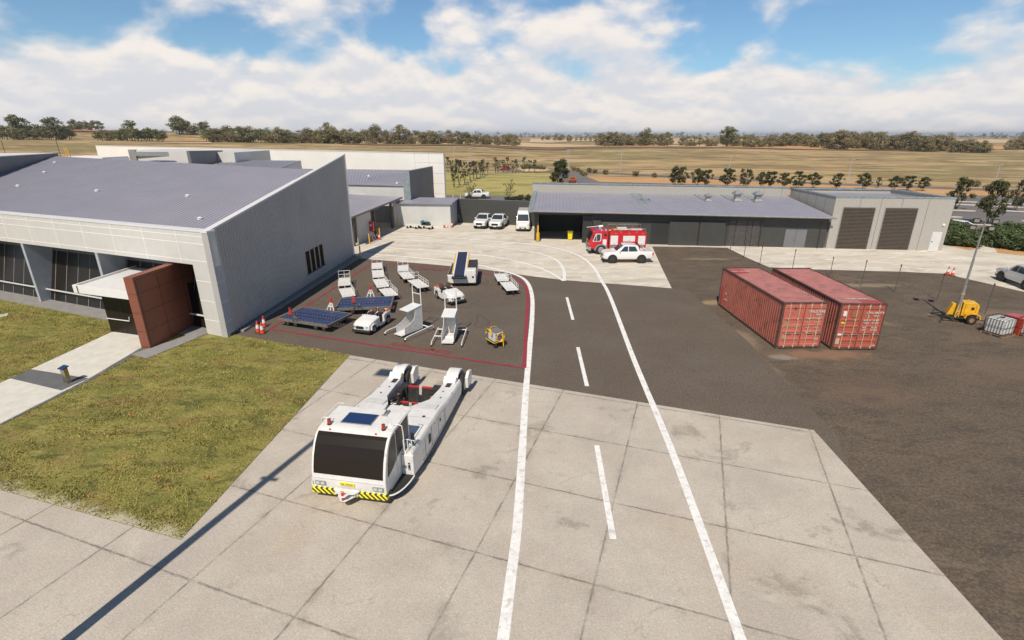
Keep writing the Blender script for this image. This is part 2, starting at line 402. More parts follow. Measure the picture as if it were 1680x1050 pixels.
M['dirt'] = ground_mat('sealed_dirt_yard', (.122, .093, .068), (.165, .127, .092), .25, (.60, 8), [((.20, .148, .105), .22, .50, .68, .7), ((.075, .063, .054), .7, .50, .62, .55), ((.175, .135, .10), 3.4, .52, .64, .6), ((.06, .052, .046), 5.5, .55, .66, .5), ((.30, .235, .165), .13, .60, .72, .7)], .02, 14, stretch=(1, 1.9, 1), blobs=[(G(1345, 582)[:2], 3.6, .8, (.26, .155, .095), .75), (G(1283, 586)[:2], .9, .45, (.30, .27, .23), .6), (G(1405, 468)[:2], 5., .7, (.32, .25, .17), .6), (G(1170, 497)[:2], 1.2, .8, (.34, .25, .14), .8), (G(1215, 556)[:2], 1.0, 2.2, (.30, .225, .15), .6), (G(1255, 605)[:2], .8, 2.0, (.30, .23, .16), .5), (G(1420, 640)[:2], 3., 2., (.20, .125, .09), .25), (G(1640, 520)[:2], 5., 2., (.26, .19, .13), .5), (G(1160, 425)[:2], 3., .6, (.28, .23, .17), .6), (G(1650, 610)[:2], 4., 2.4, (.21, .135, .10), .25)])
M['yard'] = ground_mat('light_yard_concrete', (.56, .50, .41), (.68, .62, .53), .35, (.10, 18), [((.42, .37, .30), .45, .50, .66, .65), ((.78, .73, .64), .9, .55, .64, .75), ((.36, .32, .26), 2.2, .60, .70, .5)], .006, 16, stretch=(.6, 1.4, 1))
M['path'] = ground_mat('pale_path', (.60, .57, .50), (.70, .67, .60), 1.5, (.18, 40), [], .01, 40)
M['pathband'] = ground_mat('grey_path_band', (.12, .12, .125), (.16, .16, .16), 1.5, (.2, 40), [], .005, 40)
M['lawn'] = ground_mat('lawn', (.165, .17, .04), (.33, .28, .08), .5, (.45, 10), [((.26, .175, .065), .40, .50, .64, .85), ((.085, .085, .026), .9, .52, .62, .8), ((.38, .32, .13), 2.0, .55, .68, .6)], .05, 7, stretch=(.75, 1.5, 1), edge=True)
M['field'] = ground_mat('dry_field', (.50, .34, .165), (.39, .275, .13), .012, (.22, .9), [((.20, .185, .065), .014, .47, .56, .8), ((.24, .155, .08), .030, .49, .57, .85), ((.56, .41, .22), .022, .54, .61, .7), ((.15, .125, .055), .07, .52, .59, .8), ((.50, .38, .21), .12, .54, .62, .5)], 0, stretch=(.6, 1.4, 1))
M['verge'] = ground_mat('green_verge', (.36, .315, .095), (.50, .40, .16), .05, (.25, 1.5), [((.17, .19, .045), .12, .5, .62, .7), ((.48, .36, .15), .22, .58, .7, .6)], 0, stretch=(.6, 1.5, 1))
M['ochre'] = ground_mat('ochre_ground', (.50, .26, .11), (.58, .36, .17), .06, (.2, 1), [((.30, .20, .10), .12, .55, .68, .7)], 0)
M['road'] = ground_mat('far_road', (.15, .137, .13), (.19, .175, .165), .1, (.1, 3), [], 0)
M['bank'] = ground_mat('red_earth_bank', (.30, .105, .055), (.46, .22, .12), .05, (.2, .3), [((.17, .07, .05), .09, .5, .65, .7)], 0)
M['ploughed'] = ground_mat('bare_brown_field', (.20, .115, .065), (.26, .15, .08), .02, (.1, .5), [], 0)
M['crop'] = ground_mat('pale_stubble', (.52, .37, .21), (.62, .46, .28), .02, (.1, .5), [], 0)
LS = {'grass_blades': .8}
def leaf_mat(name, a, b):
    m = bpy.data.materials.new(name); m.use_nodes = True; k = NT(m.node_tree); p = k.n['Principled BSDF']
    p.inputs['Roughness'].default_value = .6; p.inputs['Specular IOR Level'].default_value = .3
    co = k.new('ShaderNodeTexCoord').outputs['Object']; oi = k.new('ShaderNodeObjectInfo').outputs['Random']
    n = k.ramp(k.noise(co, LS.get(name, 1.6), 5, .75), .3, .7); n = k.math('ADD', k.math('MULTIPLY', n, .7), k.math('MULTIPLY', oi, .3))
    k.l.new(k.mix(n, a, b), p.inputs['Base Color'])
    return m
M['leaf_dark'] = leaf_mat('dark_green_leaves', (.036, .044, .016), (.10, .10, .036))
M['leaf_olive'] = leaf_mat('olive_gum_leaves', (.095, .095, .042), (.33, .255, .125))
M['leaf_gum'] = leaf_mat('green_gum_leaves', (.095, .11, .046), (.26, .24, .10))
M['leaf_hedge'] = leaf_mat('hedge_leaves', (.045, .072, .026), (.12, .15, .055))
M['far_wood'] = leaf_mat('far_woodland', (.06, .075, .045), (.11, .115, .07))
M['bark'] = mat('bark', (.10, .075, .055), .9, var=.3, vs=3)
M['tuft'] = leaf_mat('grass_blades', (.13, .14, .028), (.43, .36, .10))
M['tuft_dry'] = leaf_mat('dry_flower_tufts', (.42, .20, .05), (.55, .33, .12))
# ------------------------------------------------------------------ terrain
HA = ([-400, 0, 110, 270, 480, 750, 900, 1100, 1400, 1680, 2200], [9.5, 9.4, 9.0, 7.2, 6.0, 5.0, 1.8, 2.2, .8, 0, 0])
HB = ([-400, 0, 110, 240, 420, 600, 800, 960, 1680, 2200], [18, 18, 17.5, 15.5, 12.5, 9., 5, 2, 1.5, 1.5])
def sstep(a, b, x):
    t = np.clip((x-a)/(b-a), 0, 1); return t*t*(3-2*t)
def TH(x, y):
    y = max(y, 1e-3); s = x/y*893+840
    if y < 160: return 0.
    a = float(np.interp(s, *HA)); b = float(np.interp(s, *HB))
    h = a*float(sstep(170, 450, y))+(b-a)*float(sstep(470, 620, y))
    h = h*(1-.75*float(sstep(1000, 2600, y)))
    return h+1.0*math.sin(x/83.)*math.sin(y/61.+x/190.)*float(sstep(260, 500, y))
def terrain():
    rs = [0, 30, 80, 130]+list(np.linspace(160, 700, 46))+[760, 840, 950, 1100, 1300, 1600, 2000, 2600, 3500, 5000, 8000, 14000]
    N = 300; vs = []; fs = []
    for r in rs:
        for i in range(N):
            a = 2*PI*i/N; x, y = r*math.sin(a), r*math.cos(a)
            vs.append((x, y, -.06+(TH(x, y) if y > 0 else 0)))
    for k in range(len(rs)-1):
        for i in range(N):
            j = (i+1) % N; fs.append((k*N+i, (k+1)*N+i, (k+1)*N+j, k*N+j))
    m = MB(); m.add(vs, fs); o = m.build('ground', M['field'], smooth=True)
    if o.data.polygons[-1].normal.z < 0: o.data.flip_normals()
    tag(o, kind='structure')
terrain()
def drape(name, s0, s1, y0, y1, m, dz=.25, n=24, wob=.0):
    vs = []; fs = []; k = 8
    for j in range(k+1):
        for i in range(n+1):
            t = i/n; s = s0+(s1-s0)*t; y = y0+(y1-y0)*j/k
            y += wob*(y1-y0)*math.sin(s/37.)*(1 if j in (0, k) else .5)
            x = (s-840)/893*y; vs.append((x, y, TH(x, y)+dz))
    for j in range(k):
        for i in range(n): a = j*(n+1)+i; fs.append((a, a+1, a+n+2, a+n+1))
    mb = MB(); mb.add(vs, fs); o = mb.build(name, m, smooth=True)
    if o.data.polygons[0].normal.z < 0: o.data.flip_normals()
    tag(o, kind='structure'); return o
drape('golden_field', 870, 1160, 760, 1900, M['crop'], .5, wob=.08)
drape('golden_field', 1520, 1900, 700, 1500, M['crop'], .5, wob=.08)
drape('golden_field', 560, 900, 470, 560, M['crop'], .3, wob=.1)
drape('pale_field', 840, 1190, 465, 620, M['crop'], .3, wob=.05)
drape('bare_field', 560, 930, 400, 452, M['ploughed'], .3, wob=.12)
drape('bare_field', 900, 1500, 420, 470, M['ploughed'], .28, wob=.12)
drape('earth_bank', 106, 210, 575, 650, M['bank'], .5, n=40, wob=.04)
drape('earth_bank', 210, 300, 615, 650, M['bank'], .5, wob=.05)
drape('ochre_field', 1000, 1700, 455, 560, M['ochre'], .3, wob=.12)
drape('dirt_track', 265, 345, 395, 420, M['crop'], .3, wob=.1)
drape('dirt_track', 265, 420, 470, 500, M['ochre'], .3, wob=.1)

# ------------------------------------------------------------------ aprons, roads, lawn
sheet('yard_ground', [(-24, -40), (120, -40), (120, 66), (-24, 66)], 0, M['dirt'])
sheet('asphalt_road', [(-19, 29.5), (-17.4, 31), (-16.0, 53.6), G(590, 424), G(700, 433), G(790, 441.5), G(870, 453), G(930, 460), G(1102, 473), G(1130, 477), G(1180, 520),
     G(1227, 560), G(1300, 638), G(1372, 714), (10, 8), (-12, 8)], .004, M['asphalt'])
yard_low = [G(p, q) for p, q in ((590, 424), (700, 433), (790, 441.5), (870, 453), (930, 460), (1102, 473), (1085, 438), (1070, 404.5), (1130, 405), (1193, 406.5), (1228, 424), (1262, 438.5), (1330, 442), (1480, 446), (1549, 449), (1680, 479), (2050, 560))]
sheet('concrete_yard', yard_low+[Vector((110, 40, 0)), Vector((110, 64, 0)), Vector((47, 67.5, 0)), Vector((-4, 82, 0)), Vector((-34, 82, 0)), Vector((-16.6, 53.3, 0))], .008, M['yard'])
apr = [G(574, 583), G(1335, 706), G(1645, 1050), (11.0, -8), (8, -60), (-120, -60), (-120, 51), G(-400, 650), G(0, 804), G(297, 886)]
sheet('concrete_apron', apr, .012, M['apron'])
LAWN = [G(388, 550), G(574, 583), G(297, 886), G(0, 804), G(-400, 702), (-70, 60), (-42.5, 39.4), (-28, 33.6), (-19.7, 30.7)]
lawn = sheet('lawn', LAWN, .03, M['lawn'])
# walkway to the entrance
sheet('entrance_path', [G(183, 546), G(51, 607), G(-70, 661), G(-90, 745), G(0, 697), G(147, 622), G(231, 572), (-21.9, 30), (-22.4, 33)], .045, M['path'])
sheet('path_band', [G(51, 607), G(17, 622), G(101, 642), G(146, 622)], .050, M['pathband'])
sheet('path_edging', [G(231, 572), G(147, 622), G(0, 697), G(0, 700), G(152, 624), G(240, 574)], .049, M['pathband'])
sheet('plinth_slab', [G(214, 583), G(240, 590), G(345, 547), G(342, 540)], .06, M['plinth'])
sheet('path_stub', [G(-30, 520), G(14, 515), G(12, 519), G(-30, 528)], .05, M['path'])

def ln(name, pts, w, z=.018, m='marking', n=8): return ribbon(name, smoothline([G(*p) for p in pts], n), w, z, M[m])
ln('road_edge_line', [(590, 415), (700, 424.5), (762, 431), (812, 441), (850, 452.5), (866, 465), (873, 487), (873, 520), (869, 570), (863, 640), (858, 720), (853, 800), (848, 870), (840, 935), (824, 1060)], .31)
ln('road_edge_line', [(637, 381), (700, 386), (800, 395), (890, 403), (945, 417.5), (972, 437), (985, 458), (1000, 485), (1040, 590), (1095, 722), (1150, 868), (1219, 1060)], .29)
ln('yard_line', [(610, 404.5), (700, 411), (800, 420), (862, 432.5), (900, 446), (925, 461)], .30)
ln('yard_line', [(618, 391), (700, 396), (800, 404), (875, 414), (910, 425.5), (924, 441), (926, 461)], .30, .021)
for a, b in (((930, 488), (940, 525)), ((948, 570), (963, 634)), ((979, 731), (1006, 885))): ln('centre_dash', [a, b], .21, n=1)
ln('red_box_line', [(612, 431), (566, 461), (466.7, 525.7), (443, 540)], .16, .019, 'redline', 1)
ln('red_box_line', [(443, 540), (650, 572), (860, 604)], .19, .022, 'redline', 1)
ln('red_box_line', [(612, 431), (735, 442.5), (810, 451), (838, 454), (852, 460), (862, 471), (866, 485), (864, 530), (860, 604)], .24, .019, 'redline')
def ground_text(body, a, b, h, z=.020):
    a = G(*a); b = G(*b); v = b-a; o = text(body, 1, M['redtext'], None, 'ground_lettering', (0, 0, 0), (0, 0, 0), .0005)
    w = o.dimensions.x or 1
    xs = [p.co.x for p in o.data.vertices]; w = max(xs)-min(xs)
    o.scale = (v.length/w, h, 1); o.location = ((a+b)/2).to_tuple()[:2]+(z,); o.rotation_euler = (0, 0, math.atan2(v.y, v.x)); tag(o, kind='structure')
ground_text('EQUIPMENT STORAGE', (741, 579), (642, 564), .62)
ground_text('EQUIPMENT STORAGE', (688, 441), (723, 444.5), .5)
# tar seams in the asphalt of the storage box
for q, (px, py, rx, ry) in enumerate([(800, 497, 22, 6), (790, 528, 10, 9), (745, 557, 18, 5), (708, 508, 22, 3), (720, 440, 20, 3), (790, 462, 12, 3), (760, 502, 12, 3), (520, 497, 16, 4)]):
    P = []
    for i in range(22 if q % 2 else 15):
        a = 2*PI*i/22+q; k = 1+.28*math.sin(3*a+q)+.15*math.sin(7*a+2*q); P.append(G(px+rx*k*math.cos(a), py+ry*k*math.sin(a)))
    ribbon('tar_seam', P, .035, .0065, M['rubber'])
# background roads and verge
sheet('green_verge', [G(560, 290), G(732, 281.5), G(905, 284), G(912, 300), G(915, 322.5), G(560, 318)], .0, M['verge'])
sheet('service_road', [G(560, 318), G(960, 323), G(960, 334), G(560, 331)], .02, M['road'])
sheet('ochre_strip', [G(940, 289), G(1120, 293), G(1400, 302), G(1900, 316), G(2000, 345), G(1300, 322), G(990, 304), G(950, 296)], .0, M['ochre'])
ribbon('far_road', [G(500, 266), G(640, 271), G(735, 276), G(860, 281), G(1000, 284), G(1110, 290), G(1380, 302.5), G(1700, 314), G(1900, 320)], 6.5, .03, M['road'])
ribbon('far_road', [G(924, 283), G(945, 293), G(975, 306), G(1010, 322)], 9, .05, M['road'])
ribbon('far_road', [G(935, 299), G(1010, 301), G(1110, 303.5), G(1300, 309), G(1500, 314)], 7, .06, M['road'])
ribbon('foot_path', [G(730, 285.5), G(800, 287), G(905, 291)], 1.4, .02, M['road'])
sheet('traffic_island', [G(850, 277), G(862, 275.2), G(890, 275.5), G(903, 278), G(895, 281), G(860, 281.5)], .05, M['crop'])
sheet('car_park', [(30, 68.5), (240, 62), (240, 108), (30, 112)], .03, M['road'])
for a, b, w in (((1556, 367), (1661, 371), 1.0), ((1558, 356.5), (1579, 357.3), .8), ((1558, 345.5), (1601, 347), .8), ((1570, 331), (1685, 336), .6), ((1560, 335.5), (1690, 341.5), .6), ((1610, 344.5), (1700, 349), .6), ((1675, 363), (1740, 366), 1.2)):
    A, B = G(*a), G(*b); d = (B-A).normalized(); nrm = Vector((-d.y, d.x, 0)); mb = MB(); L = (B-A).length
    prof = []
    for i in range(16):
        t = 2*PI*i/16; prof.append(A+(B-A)*.5+d*math.cos(t)*L/2+nrm*math.sin(t)*w/2)
    mb.slab([(p.x, p.y) for p in prof], .03, .15); tag(mb.build('kerb_island', M['yard']), kind='structure')
sheet('garden_bed', [G(1543, 396), G(1550, 401.5), G(1592, 411), G(1609, 405), G(1606, 396), G(1600, 388), G(1545, 380)], .02, M['ochre'])
sheet('garden_bed', [G(1612, 396), G(1630, 404), G(1637, 415), G(1690, 421), G(1850, 430), G(1850, 375), G(1604, 375)], .02, M['ochre'])

# ------------------------------------------------------------------ left building (metal clad, sloping roof)
def root_at(name, x, y, label, cat, group=None):
    return empty(name, (x, y, 0), 0, label, cat, group), (x, y, 0)
rt, O = root_at('office_building', -17.9, 30.4, 'large grey building with blue-grey sloping roof, pale panel facade and dark glass', 'building')
FA = Vector((-17.88, 29.95, 0)); fdir = Vector((-.9285, .3714, 0)); fn = Vector((-.3714, -.9285, 0))   # along facade (leftwards), outward
WD = Vector((-16.62, 53.2, 0))-FA; wlen = WD.length; wdir = WD.normalized(); wn = Vector((wdir.y, -wdir.x, 0))   # along side wall, outward (right)
def F(t, d=0, z=0): p = FA+fdir*t+fn*d; return Vector((p.x, p.y, z))
def Wp(t, d=0, z=0): p = FA+wdir*t+wn*d; return Vector((p.x, p.y, z))
FL = 46.
m = MB(O)      # side wall slab: leaning outline as on the photo
def hexa(m, a, b, c, d, n, th):     # quad a b c d extruded along -n by th
    q = [a, b, c, d]; m.add(q+[p-n*th for p in q], [(0, 1, 2, 3), (7, 6, 5, 4), (0, 4, 5, 1), (1, 5, 6, 2), (2, 6, 7, 3), (3, 7, 4, 0)])
hexa(m, Wp(0), Wp(wlen), Wp(wlen+.25, 0, 10.17), Wp(0, 0, 6.60), wn, .35)
rib_quad(m, Wp(.95), Wp(wlen-.35), Wp(wlen-.35, 0, 10.05), Wp(.95, 0, 6.70), 74, .045, .045, wn); m.build('side_wall', M['clad'], rt)
m = MB(O); hexa(m, Wp(-.02, .02, 6.60), Wp(wlen+.28, .02, 10.17), Wp(wlen+.28, .02, 10.27), Wp(-.02, .02, 6.70), wn, .42); m.build('coping', M['coping'], rt)
m = MB(O); hexa(m, Wp(0, .012, 0), Wp(.85, .012, 0), Wp(.85, .012, 6.62), Wp(0, .012, 6.58), wn, .02)
m.build('corner_panel', M['fin'], rt)
m = MB(O)
for z in (1.0, 2.27, 3.55, 4.8, 5.9): hexa(m, Wp(.02, .016, z), Wp(.85, .016, z), Wp(.85, .016, z+.02), Wp(.02, .016, z+.02), wn, .01)
hexa(m, Wp(wlen-.3, .02, 0), Wp(wlen, .02, 0), Wp(wlen+.25, .02, 10.1), Wp(wlen-.05, .02, 10.05), wn, .03)
m.build('trim', M['joint'], rt)
m = MB(O); hexa(m, Wp(.3, .03, 0), Wp(wlen, .03, 0), Wp(wlen, .03, .16), Wp(.3, .03, .16), wn, .02); m.build('base_trim', M['soffit'], rt)
# slotted window
wf = MB(O); slot_m = mat('dark_brown_louvre', (.028, .019, .012), .9, var=.3, spec=.1)
t0, t1 = 11.9, 15.6
def zb(t): return 1.03-.018*(t-t0)
for i in range(5):
    t = t0+(t1-t0)*i/4-.12; hexa(wf, Wp(t, .045, 1.0), Wp(t+.24, .045, 1.0), Wp(t+.24, .045, 2.85), Wp(t, .045, 2.85), wn, .04)
w_o = wf.build('window_frame', mat('brown_slot_fins', (.33, .28, .23), .6, var=.1), rt)
for i in range(4):
    t = t0+(t1-t0)*i/4+.13; g = MB(O); hexa(g, Wp(t, .052, 1.0), Wp(t+.66, .052, 1.0), Wp(t+.66, .052, 2.85), Wp(t, .052, 2.85), wn, .045); g.build('window', slot_m, rt)
s_ = MB(O); hexa(s_, Wp(t0-.1, .10, .93), Wp(t1+.12, .10, .93), Wp(t1+.12, .10, 1.0), Wp(t0-.1, .10, 1.0), wn, .09); s_.build('window_sill', M['dolly_blue'], rt)
# facade: fascia beam, corner column, wedge fins
m = MB(O); m.slab([F(0)[:2], F(FL)[:2], F(FL, -.5)[:2], F(.0, -.5)[:2]], 4.56, 6.62); m.build('fascia', M['panel'], rt)
m = MB(O); m.slab([F(-.02, .03)[:2], F(FL, .03)[:2], F(FL, -.55)[:2], F(-.02, -.55)[:2]], 6.623, 6.72); m.build('coping', M['coping'], rt)
m = MB(O); m.slab([F(0)[:2], F(1.78)[:2], F(1.78, -.75)[:2], F(0.35, -.75)[:2]], 0, 4.555); m.build('corner_column', M['panel'], rt)
m = MB(O)
for z in (6.33, 5.88, 4.82): m.slab([F(.01, .006)[:2], F(FL, .006)[:2], F(FL, -.01)[:2], F(.01, -.01)[:2]], z, z+.035)
for z in (1.0, 2.27, 3.55): m.slab([F(.01, .006)[:2], F(1.77, .006)[:2], F(1.77, -.01)[:2], F(.01, -.01)[:2]], z, z+.035)
for i in range(15):
    t = 2.72+3.03*i; m.slab([F(t, .007)[:2], F(t+.035, .007)[:2], F(t+.035, -.01)[:2], F(t, -.01)[:2]], 4.6, 6.6)
m.build('panel_joints', M['joint'], rt)
for t in (10.85, 19.3, 27.8, 36.2):      # fins: shallow at the foot, deep at the head
    m = MB(O); a, b = t, t+.28
    prof = [(0., .0), (-.75, 0.), (-2.0, 4.555), (0., 4.555)]
    vs = [F(a, d, z) for d, z in prof]+[F(b, d, z) for d, z in prof]
    m.add(vs, [(3, 2, 1, 0), (4, 5, 6, 7), (0, 1, 5, 4), (1, 2, 6, 5), (2, 3, 7, 6), (3, 0, 4, 7)]); m.build('fin', M['fin'], rt)
m = MB(O)      # glass wall leaning back
a, b = 1.7, FL
m.add([F(a, -.60, 0), F(b, -.60, 0), F(b, -1.95, 4.6), F(a, -1.95, 4.6), F(a, -2.4, 0), F(b, -2.4, 0), F(b, -2.6, 4.6), F(a, -2.6, 4.6)],
      [(0, 1, 2, 3), (7, 6, 5, 4), (0, 4, 5, 1), (1, 5, 6, 2), (2, 6, 7, 3), (3, 7, 4, 0)]); m.build('glass_wall', M['tint'], rt)
def GL(t, z, o=0): f = z/4.6; return F(t, -.60-1.35*f+o, z)
m = MB(O)
t = 2.6
while t < FL: m.bars([(GL(t, .05, .01), GL(t, 4.5, .01))], .022, 4); t += 1.35
m.build('mullions', M['plinth'], rt)
m = MB(O)
m.slab([F(1.8, -.52)[:2], F(FL, -.52)[:2], F(FL, -.60)[:2], F(1.8, -.60)[:2]], .92, 1.0); m.build('handrail', M['white_clean'], rt)
m = MB(O); q = [GL(1.8, 3.75, .03), GL(FL, 3.75, .03), GL(FL, 4.0, .03), GL(1.8, 4.0, .03)]
m.add(q+[p+Vector((0, .05, 0)) for p in q], [(0, 1, 2, 3), (7, 6, 5, 4), (0, 4, 5, 1), (1, 5, 6, 2), (2, 6, 7, 3), (3, 7, 4, 0)]); m.build('head_rail', M['grey_wall'], rt)
m = MB(O); m.slab([F(1.8, .75)[:2], F(FL, .75)[:2], F(FL, -.6)[:2], F(1.8, -.6)[:2]], 0., .09); m.build('plinth', M['plinth'], rt)
# roof
rb0 = Wp(16.2, -.36, 9.20); rb1 = G(97.5, 261, 9.35)
fr0 = F(.05, -.35, 6.60); fr1 = F(FL, -.35, 6.60)
rl = rb1+(rb1-rb0).normalized()*12
m = MB(O); top = [fr0+(-wn*.33), fr1, Vector((rl.x, rl.y, 9.3)), rb0]
nn_ = (top[1]-top[0]).cross(top[3]-top[0]); top[2].z = top[0].z-((top[2].x-top[0].x)*nn_.x+(top[2].y-top[0].y)*nn_.y)/nn_.z
m.add([tuple(p) for p in top]+[(p.x, p.y, p.z-.25) for p in top], [(0, 1, 2, 3), (7, 6, 5, 4), (0, 4, 5, 1), (1, 5, 6, 2), (2, 6, 7, 3), (3, 7, 4, 0)])
rib_quad(m, *top, 128, .04, .026); m.build('roof', M['roof_left'], rt)
m = MB(O); c = [Wp(16.2, -.4)[:2], (rl.x, rl.y), (rl.x+.2, rl.y-.4), Wp(15.8, -.4)[:2]]
m.slab([Wp(16.2, -.36)[:2], (rl.x, rl.y), (rl.x+.3, rl.y+.5), (Wp(16.7, -.36)[:2])], 0, [9.22, 9.3, 9.3, 9.22]); m.build('back_wall', M['grey_wall'], rt)
def roofz(px, py):       # point of the roof plane under a photo pixel
    A = top[0]; B = top[1]; D = top[3]; n = (B-A).cross(D-A); d = ray(px, py); o = Vector((0, 0, CAM_H)); tt = (A-o).dot(n)/d.dot(n); return o+d*tt
m = None
for px, py in ((90, 267.5), (73, 283.5), (29.5, 306), (159, 314), (308, 322.5), (328, 360)):
    p = roofz(px, py); m = MB(O); m.cyl(p, p+Vector((0, 0, .10)), .16, .15, 12); m.cyl(p+Vector((0, 0, .10)), p+Vector((0, 0, .17)), .19, .05, 12); m.build('roof_vent', M['white_clean'], rt)
p = F(5.5, .05, .1)
m = MB(O); m.box(-17.2, -16.7, 30.9, 31.0, 0, .15)
# raised block at the far left of the roof
a = G(97.5, 261, 9.30); b0 = roofz(0, 287.5); dr = (Vector((b0.x, b0.y, 0))-Vector((a.x, a.y, 0))).normalized()
pa = Vector((a.x, a.y, 0)); pe = pa+dr*40; sd_ = Vector((dr.y, -dr.x, 0)); sd_ = sd_ if sd_.x < 0 else -sd_
zt = RY(97, 251.5, a.y).z
m = MB(O); m.slab([pa[:2], pe[:2], (pe+sd_*14)[:2], (pa+sd_*14)[:2]], 7.0, zt-.02); m.build('upper_storey', M['grey_wall'], rt)
m = MB(O); m.slab([(pa-sd_*.05)[:2], (pe-sd_*.05)[:2], (pe+sd_*14)[:2], (pa+sd_*14)[:2]], zt-.017, zt+.06); m.build('upper_coping', M['coping'], rt)
# kerb beside the wall
k = [G(403, 545), G(590, 424), G(586, 423), G(395, 545)]
tag(MB().slab([(-17.55, 30.9), (-15.95, 52.6), (-15.75, 52.6), (-17.33, 30.9)], 0, .16).build('kerb', M['plinth'], bevel=.02), kind='structure')
sheet('wall_foot_path', [(-17.9, 30.9), (-16.6, 53), (-15.95, 52.6), (-17.55, 30.9)], .05, M['plinth'])

# entrance canopy and terracotta blade wall
rc, O = root_at('terracotta_blade_wall', -21.8, 28.2, 'reddish-brown panelled wall slab standing beside the entrance canopy', 'wall')
ax = (Vector((-21.12, 32.9, 0))-Vector((-21.55, 28.13, 0))).normalized(); ay = Vector((-ax.y, ax.x, 0))
def Cp(t, d, z=0): p = Vector((-21.55, 28.13, 0))+ax*t+ay*d; return Vector((p.x, p.y, z))
m = MB(O); m.slab([Cp(0, 0)[:2], Cp(0, .56)[:2], Cp(6.2, .56)[:2], Cp(6.2, 0)[:2]], 0, 4.4); m.build('panel_face', M['terracotta'], rc)
m = MB(O)
for z in (1.1, 2.25, 3.4, .12): m.slab([Cp(.12, -.006)[:2], Cp(.12, .003)[:2], Cp(6.2, .003)[:2], Cp(6.2, -.006)[:2]], z, z+.025); m.slab([Cp(-.006, .02)[:2], Cp(.003, .02)[:2], Cp(.003, .54)[:2], Cp(-.006, .54)[:2]], z, z+.022)
for t in (.14, 1.75, 3.75, 5.2): m.slab([Cp(t, -.007)[:2], Cp(t, .003)[:2], Cp(t+.03, .003)[:2], Cp(t+.03, -.007)[:2]], .12, 4.2)
m.slab([Cp(.12, -.006)[:2], Cp(.12, .003)[:2], Cp(6.2, .003)[:2], Cp(6.2, -.006)[:2]], 4.2, 4.22)
m.build('joints', M['tc_joint'], rc)
re_, O = root_at('entrance_canopy', -24.4, 31.5, 'white flat entrance canopy with ribbed top and the number 1, over a glass porch', 'canopy')
ca, cb = Vector((-26.83, 30.08, 0)), Vector((-22.2, 28.55, 0)); cx_ = (cb-ca).normalized(); cy_ = Vector((-cx_.y, cx_.x, 0))*1.0
cyv = (Vector((-26.4, 35.6, 0))-ca); 
P = lambda u, v, z: tuple(ca+cx_*u+cyv*v)[:2]+(z,)
CW = (cb-ca).length
def cslab(m, u0, u1, v0, v1, z0, z1): m.slab([P(u0, v0, 0)[:2], P(u1, v0, 0)[:2], P(u1, v1, 0)[:2], P(u0, v1, 0)[:2]], z0, z1); return m
m = MB(O); cslab(m, .13, CW, .03, 1.05, 3.02, 3.30); m.build('canopy_roof', mat('white_ribbed_canopy', (.72, .71, .69), .45, var=.03, rib=((cx_.x, cx_.y, 0), .22, .02)), re_)
m = MB(O); cslab(m, 0, CW, 0, .028, 2.93, 3.42); cslab(m, 0, .12, .0283, 1.05, 2.93, 3.42); m.build('canopy_fascia', M['white_clean'], re_, bevel=.01)
# porch glass
g0 = G(183.7, 545); g1 = Vector((-21.9, 29.75, 0)); gd = (g1-g0).normalized(); gn = Vector((-gd.y, gd.x, 0))
m = MB(O); m.slab([g0[:2], g1[:2], (g1+gn*4.6)[:2], (g0+gn*4.6)[:2]], .05, 2.92); m.build('porch_glass', M['tint'], re_)
m = MB(O)
for u in (0., 1.35, 2.7): p = g0+gd*u-gn*.012; m.slab([(p-gd*.03)[:2], (p+gd*.03)[:2], (p+gd*.03+gn*.05)[:2], (p-gd*.03+gn*.05)[:2]], .05, 2.9)
m.build('porch_frame', M['black'], re_)
m = MB(O); p = g0-gn*.06; q = g0+gd*1.9-gn*.06; m.tube([(p.x, p.y, .98), (q.x, q.y, .98), (q.x+.03, q.y, 1.25)], .03); m.build('handrail', M['white_clean'], re_)
n1 = text('1', .62, M['soffit'], re_, 'house_number', (0, 0, 0), (0, 0, 0), .01)
pp = ca+cx_*.42-Vector((-cx_.y, cx_.x, 0))*.02; n1.location = (pp.x-O[0], pp.y-O[1], 3.16); n1.rotation_euler = (PI/2, 0, math.atan2(cx_.y, cx_.x))

# ------------------------------------------------------------------ terminal behind
rt2, O = root_at('terminal_building', -60, 105, 'long white terminal building standing behind the grey office roof', 'building')
E = Vector((-11.5, 90, 0)); dl = Vector((-.927, .375, 0)); LT = 90.6
def T(t, d=0, z=0): p = E+dl*t+Vector((.375, .927, 0))*d; return Vector((p.x, p.y, z))
m = MB(O); m.slab([T(0)[:2], T(LT)[:2], T(LT, .5)[:2], T(0, .5)[:2]], 0, [9.1, 9.75, 9.75, 9.1]); m.build('wall', M['white_wall'], rt2)
m = MB(O); m.slab([T(-.05, -.05)[:2], T(LT, -.05)[:2], T(LT, .45)[:2], T(-.05, .45)[:2]], [9.103, 9.753, 9.753, 9.103], [9.2, 9.85, 9.85, 9.2]); m.build('coping', M['coping'], rt2)
m = MB(O)
for z in (2.5, 4.2, 5.9, 7.6): m.slab([T(0, -.006)[:2], T(5.6, -.006)[:2], T(5.6, .0)[:2], T(0, .0)[:2]], z, z+.03)
for t in (2.8, 5.6): m.slab([T(t, -.007)[:2], T(t+.03, -.007)[:2], T(t+.03, 0)[:2], T(t, 0)[:2]], 0, 9.1)
m.build('panel_joints', M['plinth'], rt2)
